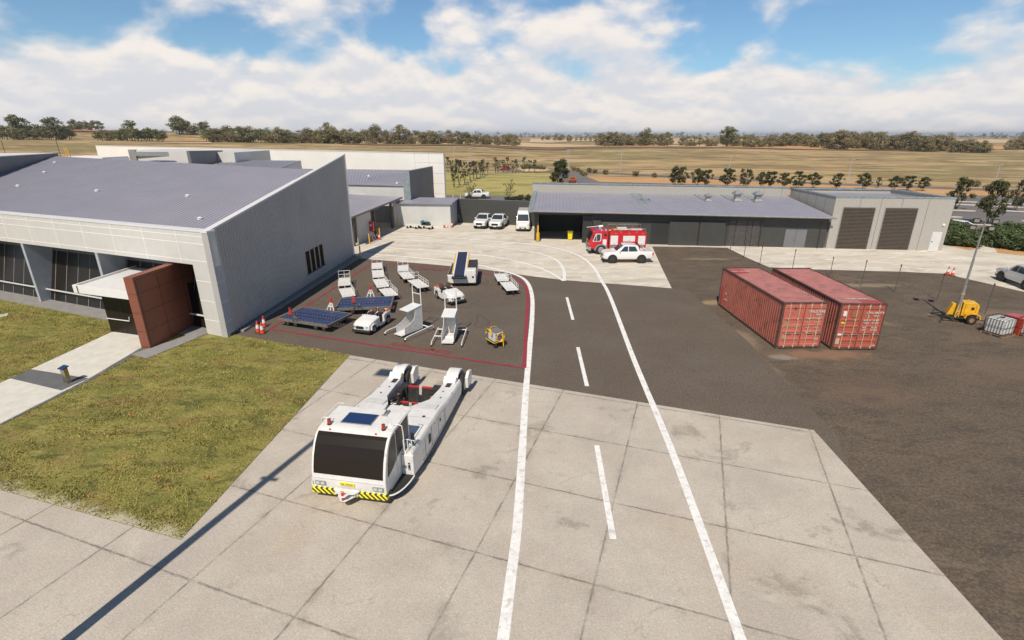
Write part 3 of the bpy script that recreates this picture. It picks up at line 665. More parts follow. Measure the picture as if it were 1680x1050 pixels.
# framed bay with a sun hood (213..300 px)
a = RY(213, 246.5, 84); b = RY(305, 248, 84)
m = MB(O); m.slab([(a.x, a.y), (b.x+9, b.y-3.0), (b.x+9, b.y+9), (a.x, a.y+9)], 0, [a.z, b.z-.1, b.z-.1, a.z]); m.build('bay', M['panel'], rt2)
m = MB(O); m.slab([(a.x-.3, a.y-.02), (a.x+1.0, a.y-.37), (a.x+.9, a.y+.3), (a.x-.3, a.y+.3)], 4, a.z+.1)
m.build('bay_frame', M['plinth'], rt2)
q0 = Vector((a.x+1.0, a.y-.5, 0)); q1 = Vector((b.x+4, b.y-1.8, 0))
m = MB(O); m.slab([q0[:2], q1[:2], (q1+Vector((0, .25, 0)))[:2], (q0+Vector((0, .25, 0)))[:2]], a.z-.85, a.z-.2); m.build('louvre_band', M['steel'], rt2)
a = RY(305.5, 247.5, 72); b = RY(361, 246.6, 84)
m = MB(O); m.slab([(a.x, a.y), (a.x+.4, a.y), (b.x+.4, b.y), (b.x, b.y)], 3, [a.z, a.z, b.z, b.z]); m.build('blade_wall', M['grey_wall'], rt2)
def quadroof(name, P4, th, mt, root, O, n=0):
    m = MB(O); n = n or int((Vector(P4[1])-Vector(P4[0])).length/.42)
    if name == 'roof' or name == 'lower_roof': rib_quad(m, *[tuple(p) for p in P4], n, .04, .032)
    m.add([tuple(p) for p in P4]+[(p.x, p.y, p.z-th) for p in P4], [(0, 1, 2, 3), (7, 6, 5, 4), (0, 4, 5, 1), (1, 5, 6, 2), (2, 6, 7, 3), (3, 7, 4, 0)]); return m.build(name, mt, root)
quadroof('lower_roof', [RY(300, 283, 64), RY(455, 277, 64), RY(494, 263.5, 84), RY(330, 262, 88)], .15, M['roof'], rt2, O)
p0, p1 = RY(455, 279, 64), RY(494, 265, 84)
m = MB(O); m.slab([(p0.x, p0.y), (p1.x, p1.y), (p1.x-.3, p1.y), (p0.x-.3, p0.y)], 3, [p0.z, p1.z, p1.z, p0.z]); m.build('roof_side_wall', M['panel'], rt2)
quadroof('skylight', [RY(240, 264, 70), RY(290, 264.5, 70), RY(285, 262.8, 80), RY(255, 262.6, 80)], .1, M['sky_glass'], rt2, O)
quadroof('lower_roof', [RY(145, 264, 72), RY(212, 263, 72), RY(212, 258, 82), RY(150, 262, 82)], .15, M['roof'], rt2, O)
a = RY(98, 257, 92); b = RY(167, 256.5, 88)
m = MB(O); m.slab([(a.x, a.y), (b.x, b.y), (b.x, b.y+6), (a.x, a.y+6)], 0, a.z); m.build('annex', M['white_wall'], rt2)
# ladder over the roof edge
m = MB(O)
for dx in (0, 5): m.tube([RY(113+dx*1.0, 262, 63), RY(110+dx, 256, 63), RY(104.5+dx, 242, 63)], .045)
for i in range(5): m.tube([RY(112.-i*1.6, 259-4*i*.95, 63), RY(117-i*1.6, 259-4*i*.95, 63)], .03)
m.build('ladder', M['yellow'], rt2)

# mid block with fin wall
rm, O = root_at('ribbed_side_wing', -22, 76, 'lower wing with blue-grey roof and dark fin wall before the white wall', 'building')
n0 = RY(671, 281, 74); n1 = RY(710, 273.5, 86)
m = MB(O); m.slab([(n0.x-.35, n0.y), (n0.x, n0.y), (n1.x, n1.y), (n1.x-.35, n1.y)], 0, [n0.z, n0.z, n1.z, n1.z]); m.build('fin_wall', M['grey_wall'], rm)
m = MB(O); m.slab([(n0.x-.9, n0.y-.05), (n0.x+.03, n0.y-.05), (n0.x+.03, n0.y), (n0.x-.9, n0.y)], 0, n0.z+.05); m.slab([(n0.x-.36, n0.y), (n0.x+.03, n0.y), (n1.x+.03, n1.y), (n1.x-.36, n1.y)], [n0.z, n0.z, n1.z, n1.z], [n0.z+.08, n0.z+.08, n1.z+.08, n1.z+.08]); m.build('flashing', M['flash'], rm)
e0 = RY(560, 301.5, 77); e1 = RY(666, 303.5, 74.3); k0 = RY(560, 277.5, 90); k1 = RY(670, 279, 88)
e1.x = n0.x-.36; k1.x = n0.x-.2
quadroof('roof', [e0, e1, k1, k0], .15, M['roof'], rm, O)
m = MB(O); m.slab([(e0.x, e0.y+.2), (e1.x, e1.y+.2), (e1.x, e1.y+.5), (e0.x, e0.y+.5)], 0, min(e0.z, e1.z)-.16); m.build('front_wall', M['clad_w'], rm)
for px, py in ((605, 288.5), (651.5, 300)):
    p = RY(px, py, 80 if py < 290 else 75.5); m = MB(O); m.cyl(p-Vector((0, 0, .1)), p+Vector((0, 0, .12)), .2, .18, 10); m.build('roof_vent', M['white_clean'], rm)

# open carport between office and shed
rv, O = root_at('open_loading_canopy', -17.5, 64, 'low blue-grey canopy roof on wall panels between the grey wall and the shed', 'canopy')
c0 = G(576, 356, 3.7); c1 = G(660, 322.8, 3.95); c2 = RY(573, 317.5, 76)
c1 = RY(660, 322.8, 73.5); c0 = RY(576, 356, 57.2); c0.x -= .0
c3 = RY(560, 317.3, 76)
back0 = c0+(c0-c1).normalized()*6
quadroof('roof', [c0+Vector((-.6, -4, -.3)) if False else c0, c1, Vector((c3.x-1, c3.y, c3.z)), Vector((c0.x-6, c0.y+2, c0.z+.3))], .14, M['roof'], rv, O)
m = MB(O); d = (c1-c0); m.tube([c0-d*.03+Vector((0, 0, -.12)), c1+Vector((0, 0, -.12))], .10, 4); m.build('gutter', M['soffit'], rv)
def epos(t): return c0+d*t
for t0_, t1_ in ((.14, .36), (.86, .98)):
    a, b = epos(t0_), epos(t1_); m = MB(O); m.slab([(a.x-.45, a.y), (b.x-.3, b.y), (b.x-.45, b.y), (a.x-.6, a.y)], 0, [a.z-.14, b.z-.14, b.z-.14, a.z-.14]); m.build('wall_panel', M['clad'], rv)
for t in (.07, .44, .80):
    a = epos(t); m = MB(O); m.box(a.x-.65, a.x-.35, a.y-.15, a.y+.15, 0, a.z-.14); m.build('post', M['soffit'], rv)
m = MB(O); m.box(-24.5, -24.2, 58, 76, 0, 4.0); m.box(-24.2, -16.8, 76.2, 76.4, 0, 3.9); m.build('back_wall', M['panel'], rv)

# silver shed
rs_, O = root_at('silver_storage_shed', -12.2, 72, 'low silver ribbed shed with blue-grey roof between canopy and dark wall', 'shed')
a = Vector((-16.5, 72.1, 0)); b = Vector((-8.45, 71.1, 0)); br = Vector((-7.95, 75.4, 0)); bl = Vector((-16.2, 76.4, 0))
m = MB(O); m.slab([a[:2], b[:2], br[:2], bl[:2]], 0, 3.15); m.build('wall', M['clad_x'], rs_)
m = MB(O); m.slab([(b.x+.003, b.y), (br.x+.004, br.y), (br.x-.02, br.y), (b.x-.02, b.y)], 0, 3.14); m.build('side_panel', M['fin'], rs_)
m = MB(O); m.slab([(a.x-.1, a.y-.3), (b.x+.2, b.y-.3), (br.x+.25, br.y+.2), (bl.x, bl.y+.2)], [3.16, 3.16, 3.42, 3.42], [3.24, 3.24, 3.5, 3.5]); m.build('roof', M['roof'], rs_)
m = MB(O); m.slab([(b.x+.2, b.y-.32), (b.x+.3, b.y-.32), (br.x+.35, br.y+.2), (br.x+.25, br.y+.2)], [3.1, 3.1, 3.36, 3.36], [3.3, 3.3, 3.56, 3.56]); m.build('flashing', M['flash'], rs_)
# dark screen wall
rw, O = root_at('dark_screen_wall', -2.5, 73.8, 'plain charcoal screen wall behind the parked utes and van', 'wall')
m = MB(O); m.slab([(-8.0, 75.3), (3.4, 72.0), (3.45, 72.2), (-7.95, 75.5)], 0, 3.38); m.build('wall_face', M['charcoal'], rw)
m = MB(O); m.slab([(-8.0, 75.27), (3.4, 71.97), (3.46, 72.23), (-7.94, 75.53)], 3.383, 3.43); m.build('capping', M['grey_wall'], rw)

# ------------------------------------------------------------------ workshop on the right
rk, O = root_at('workshop_building', 20, 63, 'long charcoal workshop with blue-grey tray roof and open vehicle bay', 'building')
def KY(x, d=0): return 61.2-.113*x+d          # front wall line
def K(x, d=0): return (x-.1*d*.0+.113*d*.9, KY(x)+d)
# wall pieces: bay opening between x 3.4 and 8.2
m = MB(O); m.slab([K(9.3), K(35.2), K(35.2, 8.9), K(9.3, 8.9)], 0, 3.45); m.slab([K(2.6, .9), K(3.0, .9), K(3.0, 8.9), K(2.6, 8.9)], 0, 3.6); m.slab([K(3.001, 7.6), K(9.3, 7.6), K(9.3, 8.9), K(3.001, 8.9)], 0, 3.599)
m.slab([K(2.6), K(9.299), K(9.299, .25), K(2.6, .25)], 3.25, 3.598)
m.build('wall', M['charcoal'], rk)
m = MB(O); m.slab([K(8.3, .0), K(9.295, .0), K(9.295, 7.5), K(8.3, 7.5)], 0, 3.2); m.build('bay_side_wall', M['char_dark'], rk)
for x0, x1 in ((9.45, 10.35), (18.1, 21.3), (21.45, 24.2)):
    m = MB(O); m.slab([K(x0, -.28), K(x1, -.28), K(x1, -.003), K(x0, -.003)], 0, 2.7); m.build('projecting_panel', M['charcoal'], rk)
for x in (9.35, 21.37, 28.1, 24.4, 34.4, 14.9):
    m = MB(O); m.bars([((K(x, -.32)[0], K(x, -.32)[1], 0), (K(x, -.32)[0], K(x, -.32)[1], 3.5))], .035, 6); m.build('downpipe', M['tc_joint'], rk)
for x0, x1, h in ((10.5, 14.6, 2.5),):
    m = MB(O); m.slab([K(x0, -.05), K(x1, -.05), K(x1, -.003), K(x0, -.003)], 0, h); m.build('roller_door', M['roller'], rk)
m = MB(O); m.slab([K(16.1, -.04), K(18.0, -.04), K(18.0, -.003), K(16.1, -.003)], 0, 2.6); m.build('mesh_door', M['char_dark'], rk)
wm = mat('patterned_window_wall', (.075, .068, .066), .35, var=.25, vs=5, spots=[((.16, .15, .15), 6, .58, .70)], rib=((0, 0, 1), .24, .008))
m = MB(O); m.slab([K(24.7, -.05), K(28.0, -.05), K(28.0, -.003), K(24.7, -.003)], 0, 2.9); pw = m.build('louvre_window', wm, rk)
m = MB(O)
for x in (25.4, 26.6, 27.2): m.slab([K(x, -.09), K(x+.06, -.09), K(x+.06, -.051), K(x, -.051)], 0, 2.9)
m.build('window_mullion', M['dark'], pw)
for x0 in (30.85, 32.0):
    m = MB(O); m.slab([K(x0, -.05), K(x0+1.12, -.05), K(x0+1.12, -.003), K(x0, -.003)], 0, 2.05); dd = m.build('door', M['grey_wall'], rk)
    m = MB(O); hx = x0+.98 if x0 < 31 else x0+.12; m.slab([K(hx, -.1), K(hx+.1, -.1), K(hx+.1, -.051), K(hx, -.051)], .95, 1.0); m.build('handle', M['steel'], dd)
eL, eR = RY(873, 345.5, 60.35), RY(1370, 357, 56.35)
bL = Vector((eL.x+.9, 70.0, 4.92)); bR = Vector((35.0, 66.4, 4.72))
rf = quadroof('roof', [eL, eR, bR, bL], .12, M['roof'], rk, O)
def rz(px, py):
    n = (eR-eL).cross(bL-eL); d = ray(px, py); o = Vector((0, 0, CAM_H)); return o+d*((eL-o).dot(n)/d.dot(n))
m = MB(O); m.tube([eL+Vector((-.1, -.08, -.07)), eR+Vector((.15, -.08, -.07))], .10, 6); m.build('gutter', M['plinth'], rk)
m = MB(O)
q = [eL+Vector((-.5, -.05, -.1)), eL+Vector((.1, -.05, -.1)), bL+Vector((.1, 0, 0)), bL+Vector((-.5, 0, 0))]
m.add([tuple(p+Vector((0, 0, .14))) for p in q]+[tuple(p-Vector((0, 0, .1))) for p in q], [(0, 1, 2, 3), (7, 6, 5, 4), (0, 4, 5, 1), (1, 5, 6, 2), (2, 6, 7, 3), (3, 7, 4, 0)]); m.build('roof_edge_flashing', M['flash'], rk)
m = MB(O); m.slab([(bL.x-.5, bL.y), (bR.x, bR.y), (bR.x, bR.y+.25), (bL.x-.5, bL.y+.25)], 3.2, [6.0, 5.75, 5.75, 6.0]); m.build('parapet', M['precast'], rk)
m = MB(O); m.slab([(bL.x-.6, bL.y-.06), (bR.x, bR.y-.06), (bR.x, bR.y+.35), (bL.x-.6, bL.y+.35)], [6.003, 5.753, 5.753, 6.003], [6.14, 5.89, 5.89, 6.14]); m.build('parapet_capping', M['flash'], rk)
m = MB(O)
for i in range(15):
    t = (i+.6)/15; p = bL.lerp(bR, t); m.slab([(p.x-.012, p.y-.006), (p.x+.012, p.y-.006), (p.x+.012, p.y), (p.x-.012, p.y)], 4.8, 5.7)
m.build('parapet_joints', M['tc_joint'], rk)
# flashing trays and ventilators on the roof
for (tx, ty, bx, by, w) in ((1034, 317, 1049, 334, 9), (1046, 317, 1060, 334, 6), (1138, 319, 1158, 331, 14), (1181, 319.5, 1203, 331, 15), (1219, 321, 1239, 331.5, 13)):
    a, b, c, d_ = rz(tx, ty), rz(tx+w, ty+.3), rz(bx+w, by), rz(bx-1, by-.3); up = Vector((0, 0, .05))
    m = MB(O); m.add([tuple(p+up) for p in (a, b, c, d_)]+[tuple(p) for p in (a, b, c, d_)], [(0, 1, 2, 3), (7, 6, 5, 4), (0, 4, 5, 1), (1, 5, 6, 2), (2, 6, 7, 3), (3, 7, 4, 0)]); m.build('flashing_tray', M['flash'], rk)
for px, py, w, h in ((1161, 330, .8, .85), (1208.5, 330.5, 1.0, 1.25), (1242, 331, 1.0, 1.2)):
    p = rz(px, py); mm = Matrix.Translation(p)
    m = MB(O); m.X = mm; hw = w/2
    def sq(r, z): return [(-r, -r, z), (r, -r, z), (r, r, z), (-r, r, z)]
    m.loft([sq(hw*.95, -.2), sq(hw*.95, h*.1), sq(hw*.62, h*.3), sq(hw*.62, h*.62), sq(hw*1.0, h*.70), sq(hw*1.0, h*.82), sq(hw*.55, h*1.0)])
    m.cyl((0, 0, h), (0, 0, h+.16), .09, .07, 8); m.build('ventilator', M['steel'], rk)
for px, py in ((1052, 330), (1064, 330)):
    p = rz(px, py); m = MB(O); m.cyl(p-Vector((0, 0, .1)), p+Vector((0, 0, .3)), .12, .12, 10); m.cyl(p+Vector((0, 0, .3)), p+Vector((0, 0, .38)), .2, .08, 10); m.build('roof_cowl', M['steel'], rk)
# things inside the bay stay dark; precast block
rb, O = root_at('precast_shed', 41, 60, 'beige precast concrete shed with two brown roller doors and a white door', 'building')
bA = Vector((35.4, 57.1, 0)); bB = Vector((47.5, 55.9, 0)); bC = Vector((47.2, 65.3, 0)); bD = Vector((35.55, 67.0, 0))
m = MB(O); T_ = 5.6; th = .22
def wall4(a, b, z0, z1, inn, mt, nm):
    m = MB(O); m.slab([a[:2], b[:2], (b+inn)[:2], (a+inn)[:2]], z0, z1); return m.build(nm, mt, rb)
u = (bB-bA).normalized(); vv_ = (bD-bA).normalized()
wall4(bA, bB, 0, T_, vv_*th, M['precast'], 'front_wall'); wall4(bA+vv_*(th+.002), bD, 0, T_, u*th, M['precast'], 'side_wall')
wall4(bB+vv_*(th+.002), bC, 0, T_, -u*th, M['precast'], 'side_wall'); wall4(bD+u*(th+.002), bC-u*(th+.002), 0, T_, -vv_*th, M['precast'], 'back_wall')
m = MB(O)
for a, b, inn in ((bA-u*.05-vv_*.04, bB+u*.05-vv_*.04, vv_*.34), (bD-u*.05, bC+u*.05, -vv_*.34)): m.slab([a[:2], b[:2], (b+inn)[:2], (a+inn)[:2]], T_+.003, T_+.15)
for a, b, inn in ((bA+vv_*.302-u*.05, bD-vv_*.342-u*.05, u*.34), (bB+vv_*.302+u*.05, bC-vv_*.342+u*.05, -u*.34)): m.slab([a[:2], b[:2], (b+inn)[:2], (a+inn)[:2]], T_+.003, T_+.15)
m.build('parapet_capping', M['flash'], rb)
m = MB(O); m.slab([(bA+u*.25+vv_*.25)[:2], (bB-u*.25+vv_*.25)[:2], (bC-u*.25-vv_*.25)[:2], (bD+u*.25-vv_*.25)[:2]], [4.9, 4.9, 5.1, 5.1], [5.0, 5.0, 5.2, 5.2]); m.build('roof', M['roof'], rb)
def bf(t, d=0): p = bA+u*t+Vector((u.y, -u.x, 0))*d; return (p.x, p.y)
for t in (1.0, 5.35):
    m = MB(O); m.slab([bf(t, .02), bf(t+3.25, .02), bf(t+3.25, 0), bf(t, 0)], 0, 4.55)
    for i in range(30): m.slab([bf(t, .085), bf(t+3.25, .085), bf(t+3.25, .021), bf(t, .021)], .03+i*.151, .10+i*.151)
    m.build('roller_door', M['roller'], rb)
    m = MB(O); m.slab([bf(t-.08, .05), bf(t, .05), bf(t, 0), bf(t-.08, 0)], 0, 4.6); m.slab([bf(t+3.25, .05), bf(t+3.33, .05), bf(t+3.33, 0), bf(t+3.25, 0)], 0, 4.6); m.slab([bf(t, .05), bf(t+3.25, .05), bf(t+3.25, 0), bf(t, 0)], 4.551, 4.62); m.build('door_frame', M['plinth'], rb)
m = MB(O)
for t in (2.6, 4.75, 6.9, 9.55): 
    zz0 = 4.63 if t in (2.6, 6.9) else 0
    m.slab([bf(t, .005), bf(t+.03, .005), bf(t+.03, 0), bf(t, 0)], zz0, 5.55)
for t in (1.9, 3.8, 5.7, 7.6):
    p = bA+vv_*t; n_ = -u*.006; m.slab([(p+n_)[:2], (p+vv_*.03+n_)[:2], (p+vv_*.03)[:2], p[:2]], 0, 5.55)
m.build('panel_joints', M['tc_joint'], rb)
m = MB(O); m.slab([bf(10.75, .03), bf(11.75, .03), bf(11.75, 0), bf(10.75, 0)], 0, 2.05); dr_ = m.build('door', M['door_w'], rb)
m = MB(O); m.slab([bf(10.85, .08), bf(10.97, .08), bf(10.97, .031), bf(10.85, .031)], .95, 1.02); m.build('handle', M['dark'], dr_)
m = MB(O); m.slab([bf(11.5, .1), bf(11.75, .1), bf(11.75, 0), bf(11.5, 0)], 2.75, 2.95); m.build('wall_lamp', M['white_clean'], rb)
# ------------------------------------------------------------------ aircraft tow tractor (hero)
def tow_tractor():
    r = empty('aircraft_tow_tractor', (-5.60, 14.60, 0), R(-10.3), 'white towbarless aircraft tractor with black windscreen and yellow-black striped bumper', 'tractor')
    # side pods / arms: (y, x_in, x_out, z_bot, z_top)
    for sx in (-1, 1):
        m = MB(); rings = []
        for y, xi, xo, zb_, zt in ((1.47, .45, 1.80, .28, 1.26), (2.35, .45, 1.84, .22, 1.32), (4.3, .45, 1.84, .22, 1.27), (4.75, .50, 1.83, .22, 1.22), (5.7, .94, 1.82, .24, 1.06), (6.9, 1.02, 1.80, .26, .98), (7.75, 1.02, 1.80, .3, .96), (8.1, 1.04, 1.76, .5, .94)):
            p = [(xi, y, zb_), (xo, y, zb_), (xo, y, zt-.16), (xo-.10, y, zt), (xi, y, zt)]
            if sx < 0: p = [(-q[0]-.022*max(0, y-2.5), q[1], q[2]) for q in p][::-1]
            rings.append(p)
        m.loft(rings); m.build('side_pod', M['white'], r, bevel=.03)
        LX = -.13 if sx < 0 else 0
        X0, X1 = sorted((sx*1.0+LX, sx*1.60+LX))
        m = MB(); prof = [(7.72, .9)]      # wheel cover, ramped front and round top
        prof.append((7.78, .96)); prof.append((7.98, 1.08))
        for i in range(3, 11):
            a = PI-PI*i/10; prof.append((8.45+.70*math.cos(a), .72+.54*math.sin(a)))
        for i in range(11):
            a = PI*i/10; prof.append((8.45+.62*math.cos(a), .70+.47*math.sin(a)))
        m.prism(prof[1:], X0, X1); m.prism([(7.6, .55), (7.85, .55), (7.95, 1.05), (7.75, 1.22), (7.5, 1.0)], X0, X1); m.build('wheel_cover', M['white'], r, bevel=.02)
        t = MB(); t.wheel((sx*(1.70 if sx > 0 else .96)+LX, 8.46, .52), .52, .26, 24); t.cyl((sx*1.2+LX, 8.46, .52), (sx*1.5+LX, 8.46, .52), .46, .46, 16); w = t.build('wheel', M['rubber'], r, smooth=False)
        t = MB(); q_ = (1.83 if sx > 0 else -.83)+LX; t.cyl((q_-.005, 8.46, .52), (q_+.012, 8.46, .52), .30, .27, 16); t.build('rim', M['rim'], w)
        a, b = (1.835, 1.99) if sx > 0 else (-.955, -.80)
        m = MB(); m.prism([(8.35, .35), (9.05, .35), (9.12, 1.0), (8.72, 1.10), (8.35, .9)], a, b); m.build('end_box', M['white'], r, bevel=.02)
        m = MB(); m.box(*(sorted((sx*1.22, sx*1.45))), 7.1, 7.75, .965, .985); m.build('grille', M['dark'], r)
        m = MB(); m.cyl((sx*1.1+LX, 7.65, 1.0), (sx*1.1, 7.65, 1.1), .06, .05, 10); m.build('marker_lamp', M['amber'], r)
        m = MB(); m.box(*(sorted((sx*.72, sx*1.6))), 4.45, 4.95, 1.225, 1.245); pl = m.build('vent_panel', M['offwhite'], r)
        pl.rotation_euler = (R(-5), 0, 0); pl.location = (0, 0, .115-.01); pl.location.z = 4.7*math.sin(R(5))-.0+.012
        for y_, x_ in ((3.9, 1.35), (5.9, 1.4), (6.6, 1.3), (5.2, .9), (3.2, .62)):
            m = MB(); zt = 1.28 if y_ < 4.5 else (1.06 if y_ < 6.2 else 1.0); zt += .0 if y_ < 4.5 else .015
            m.cyl((sx*x_, y_, zt), (sx*x_, y_, zt+.012), .07 if y_ == 3.9 else .04, None, 10); m.build('filler_cap', M['dark'], r)
    # right flank details: hatches, dark slot, wheel opening
    m = MB()
    for y, z, h, w in ((2.6, .35, .75, .015), (3.35, .35, .85, .015), (4.2, .35, .8, .015), (5.1, .35, .7, .015)): m.box(1.843, 1.849, y, y+w, z, z+h)
    m.box(1.843, 1.849, 2.3, 5.2, .34, .355); m.build('panel_seams', M['dark'], r)
    for y0, z0, y1, z1 in ((3.0, .62, 3.25, 1.02), (4.4, .8, 4.52, .95)):
        m = MB(); m.prism([(y0, z0), (y1, z0), (y1, z1-.1), (y1-.08, z1), (y0, z1)], 1.838, 1.853); m.build('side_slot', M['black'], r)
    m = MB(); m.box(1.843, 1.85, 4.6, 4.8, .7, 1.0); m.build('service_label', M['white_clean'], r)
    for y, z in ((3.75, 1.07), (4.85, 1.0)): m = MB(); m.box(1.84, 1.856, y, y+.07, z, z+.04); m.build('side_marker', M['orange'], r)
    t = MB(); t.wheel((1.58, 3.1, .42), .42, .3, 20); t.wheel((-1.58, 3.1, .42), .42, .3, 20); t.build('front_axle', M['rubber'], r)
    # centre deck
    m = MB(); m.box(-.449, .449, 2.3, 4.75, .3, 1.18); m.build('centre_deck', M['white'], r, bevel=.02)
    m = MB(); m.box(-1.6, -.5, 2.36, 2.42, 1.285, 1.36); m.box(-.4, .4, 4.2, 4.24, 1.183, 1.2); m.build('deck_trim', M['offwhite'], r)
    for sx in (-1, 1):
        for y0, y1 in ((1.7, 2.5), (2.6, 3.7), (3.8, 4.3)):
            m = MB(); x0, x1 = sorted((sx*.62, sx*1.66)); zt = 1.29 if y0 < 3.8 else 1.285
            m.box(x0, x1, y0, y0+.012, 1.26, zt); m.box(x0, x0+.012, y0+.013, y1, 1.26, zt); m.build('hatch_seam', M['dolly_steel'], r)
        m = MB(); m.box(*(sorted((sx*1.15, sx*1.5))), 1.62, 1.68, 1.27, 1.292); m.build('warning_label', M['yel_clean'], r)
        for y in (2.1, 3.3, 4.1, 5.6, 6.5): m = MB(); m.cyl((sx*1.72, y, 1.02 if y > 5 else 1.2), (sx*1.74, y, 1.03 if y > 5 else 1.23), .022, None, 6); m.build('bolt_cap', M['dark'], r)
    # cradle
    cr = MB()
    for sx in (-1, 1):
        cr.box(*(sorted((sx*.72, sx*1.02))), 4.9, 7.35, .42, .74)
        cr.box(*(sorted((sx*.60, sx*.98))), 6.95, 7.45, .30, .86)
        for y in (5.1, 5.45, 5.8): cr.cyl((sx*.55, y, .5), (sx*.55, y, .92), .07, .07, 8)
        cr.tube([(sx*.9, 4.9, .85), (sx*.82, 5.6, .95), (sx*.92, 6.6, .82)], .03)
        cr.tube([(sx*.7, 4.85, .95), (sx*.6, 5.3, .9), (sx*.78, 6.0, .78)], .025)
    for x in (-.6, -.2, .2, .6): cr.tube([(x, 4.8, .72), (x+.05, 5.0, .98), (x+.1, 5.3, .78), (x, 5.6, .6)], .022)
    for i, x in enumerate((-.78, -.52, .40, .62)): cr.box(x, x+.18, 5.3, 5.62, .5, .78+.05*(i % 2)); cr.tube([(x, 5.3, .8), (x+.1, 5.5, .98), (x+.05, 5.9, .8)], .02)
    for sx in (-1, 1):
        for i in range(6): cr.tube([(sx*(.62+.05*i), 5.0, .7), (sx*(.66+.05*i), 5.5, .80+.03*(i % 3)), (sx*(.7+.04*i), 6.4, .70), (sx*(.74+.03*i), 7.1, .78)], .014, 5)
    cr.box(-.34, .34, 5.26, 5.5, .35, .62)
    for i in range(9): cr.box(-.9+i*.2, -.8+i*.2, 5.12, 5.24, .68, .80+.06*(i % 3))
    for sx in (-1, 1):
        for y in (5.9, 6.2, 6.6, 6.9): cr.box(*(sorted((sx*.70, sx*.86))), y, y+.14, .74, .80+.05*(y > 6.3))
    cr.box(-.75, .75, 4.8, 5.25, .35, .70); cr.box(-1.0, 1.0, 5.0, 5.1, .3, .9)
    for x in (-.45, -.3, -.1, .1, .3, .45): cr.cyl((x, 4.95, .72), (x, 5.35, .74), .07, .07, 8)
    cr.build('cradle_frame', M['dark'], r)
    for b_ in ((-.72, -.60, 5.34, 5.46, .83, .88), (.46, .58, 5.34, 5.46, .83, .88), (-.92, -.82, 5.7, 5.82, .74, .80), (.8, .9, 5.6, 5.72, .74, .80), (-.22, -.08, 5.0, 5.25, .80, .92), (.1, .24, 5.0, 5.25, .80, .92), (-.62, -.45, 5.15, 5.4, .80, .9), (.55, .82, 5.1, 5.3, .82, .9), (-.9, -.78, 6.3, 6.45, .745, .8), (.78, .9, 6.3, 6.45, .745, .8)): MB().box(*b_).build('actuator', M['offwhite'], r, bevel=.01)
    for sx in (-1, 1):
        for y in (5.75, 6.35, 7.2): m = MB(); m.box(*(sorted((sx*.72, sx*1.0))), y, y+.06, .742, .80); m.build('cradle_bracket', M['red'], r)
    for y0, h in ((5.65, .70), (7.0, .80)):
        for x0, x1 in ((-.72, -.08), (.08, .72)):
            m = MB(); m.prism([(y0, .12), (y0+.08, .12), (y0+.20, h), (y0+.12, h)], x0, x1); g = m.build('gate', M['dark'], r)
            m = MB(); m.box(x0, x1, y0+.11, y0+.24, h+.003, h+.05); m.build('gate_edge', M['red'], g)
    # cab
    prof = [(.05, .34), (.02, .60), (.0, .88), (.06, 1.20), (.17, 1.55), (.36, 1.92), (.55, 2.14), (.78, 2.27), (1.05, 2.31), (2.28, 2.31), (2.33, 2.25), (2.33, .30)]
    m = MB(); m.prism(prof, -1.36, 1.36); cab = m.build('cab', M['white'], r, bevel=.05, seg=3); cab.scale = (1, 1, 1.05)
    fr = [(.02, 1.0), (.06, 1.20), (.17, 1.55), (.36, 1.92), (.55, 2.14), (.66, 2.215)]
    def outw(p, q, d): 
        dy, dz = q[0]-p[0], q[1]-p[1]; L = math.hypot(dy, dz); return (-dz/L*d, dy/L*d)
    m = MB(); n = len(fr); vs = []; fs = []
    def arc(i, off):
        a = fr[max(i-1, 0)]; b = fr[min(i+1, n-1)]; o = outw(a, b, off); return (fr[i][0]+o[0], fr[i][1]+o[1])
    prof2 = [arc(i, .012) for i in range(n)]+[arc(i, -.03) for i in range(n-1, -1, -1)]
    m.prism(prof2, -1.27, 1.27); m.build('windscreen', M['tint'], cab)
    for sx in (-1, 1):
        xx = sorted((sx*1.352, sx*1.372))
        m = MB(); m.prism([(.22, 1.0), (.30, 1.45), (.50, 1.92), (.72, 2.17), (1.0, 2.2), (1.0, 1.2), (.62, 1.05)], *xx); m.build('side_window', M['tint'], cab)
        m = MB(); m.prism([(1.07, 1.22), (1.07, 2.2), (2.2, 2.2), (2.2, 1.35)], *xx); m.build('side_window', M['tint'], cab)
        m = MB(); m.prism([(1.0, .5), (1.03, .5), (1.06, 2.22), (1.03, 2.22)], *(sorted((sx*1.355, sx*1.378)))); m.build('door_seam', M['offwhite'], cab)
    m = MB(); m.box(-.70, .46, 1.10, 1.84, 2.312, 2.335); hf = m.build('roof_hatch', M['steel'], cab, bevel=.01)
    m = MB(); m.box(-.66, .42, 1.14, 1.80, 2.336, 2.35); m.build('hatch_glass', M['sky_glass'], hf, bevel=.006)
    for x, y in ((-1.03, .98), (1.0, .98)):
        m = MB(); m.cyl((x, y, 2.30), (x, y, 2.34), .085, .08, 14); bb = m.build('beacon', M['black'], cab)
        m = MB(); m.cyl((x, y, 2.34), (x, y, 2.50), .075, .062, 14); m.build('beacon_lens', M['beacon'], bb)
    for x, y in ((-.88, .72), (.82, .72)): m = MB(); m.cyl((x, y, 2.262), (x, y, 2.285), .035, .03, 8); m.build('roof_marker', M['red'], cab)
    for x in (.62, .72): m = MB(); m.cyl((x, 1.85, 2.34), (x, 2.15, 2.37), .02, .03, 8); m.cyl((x, 1.84, 2.34), (x, 1.80, 2.34), .03, .055, 8); m.build('horn', M['steel'], cab)
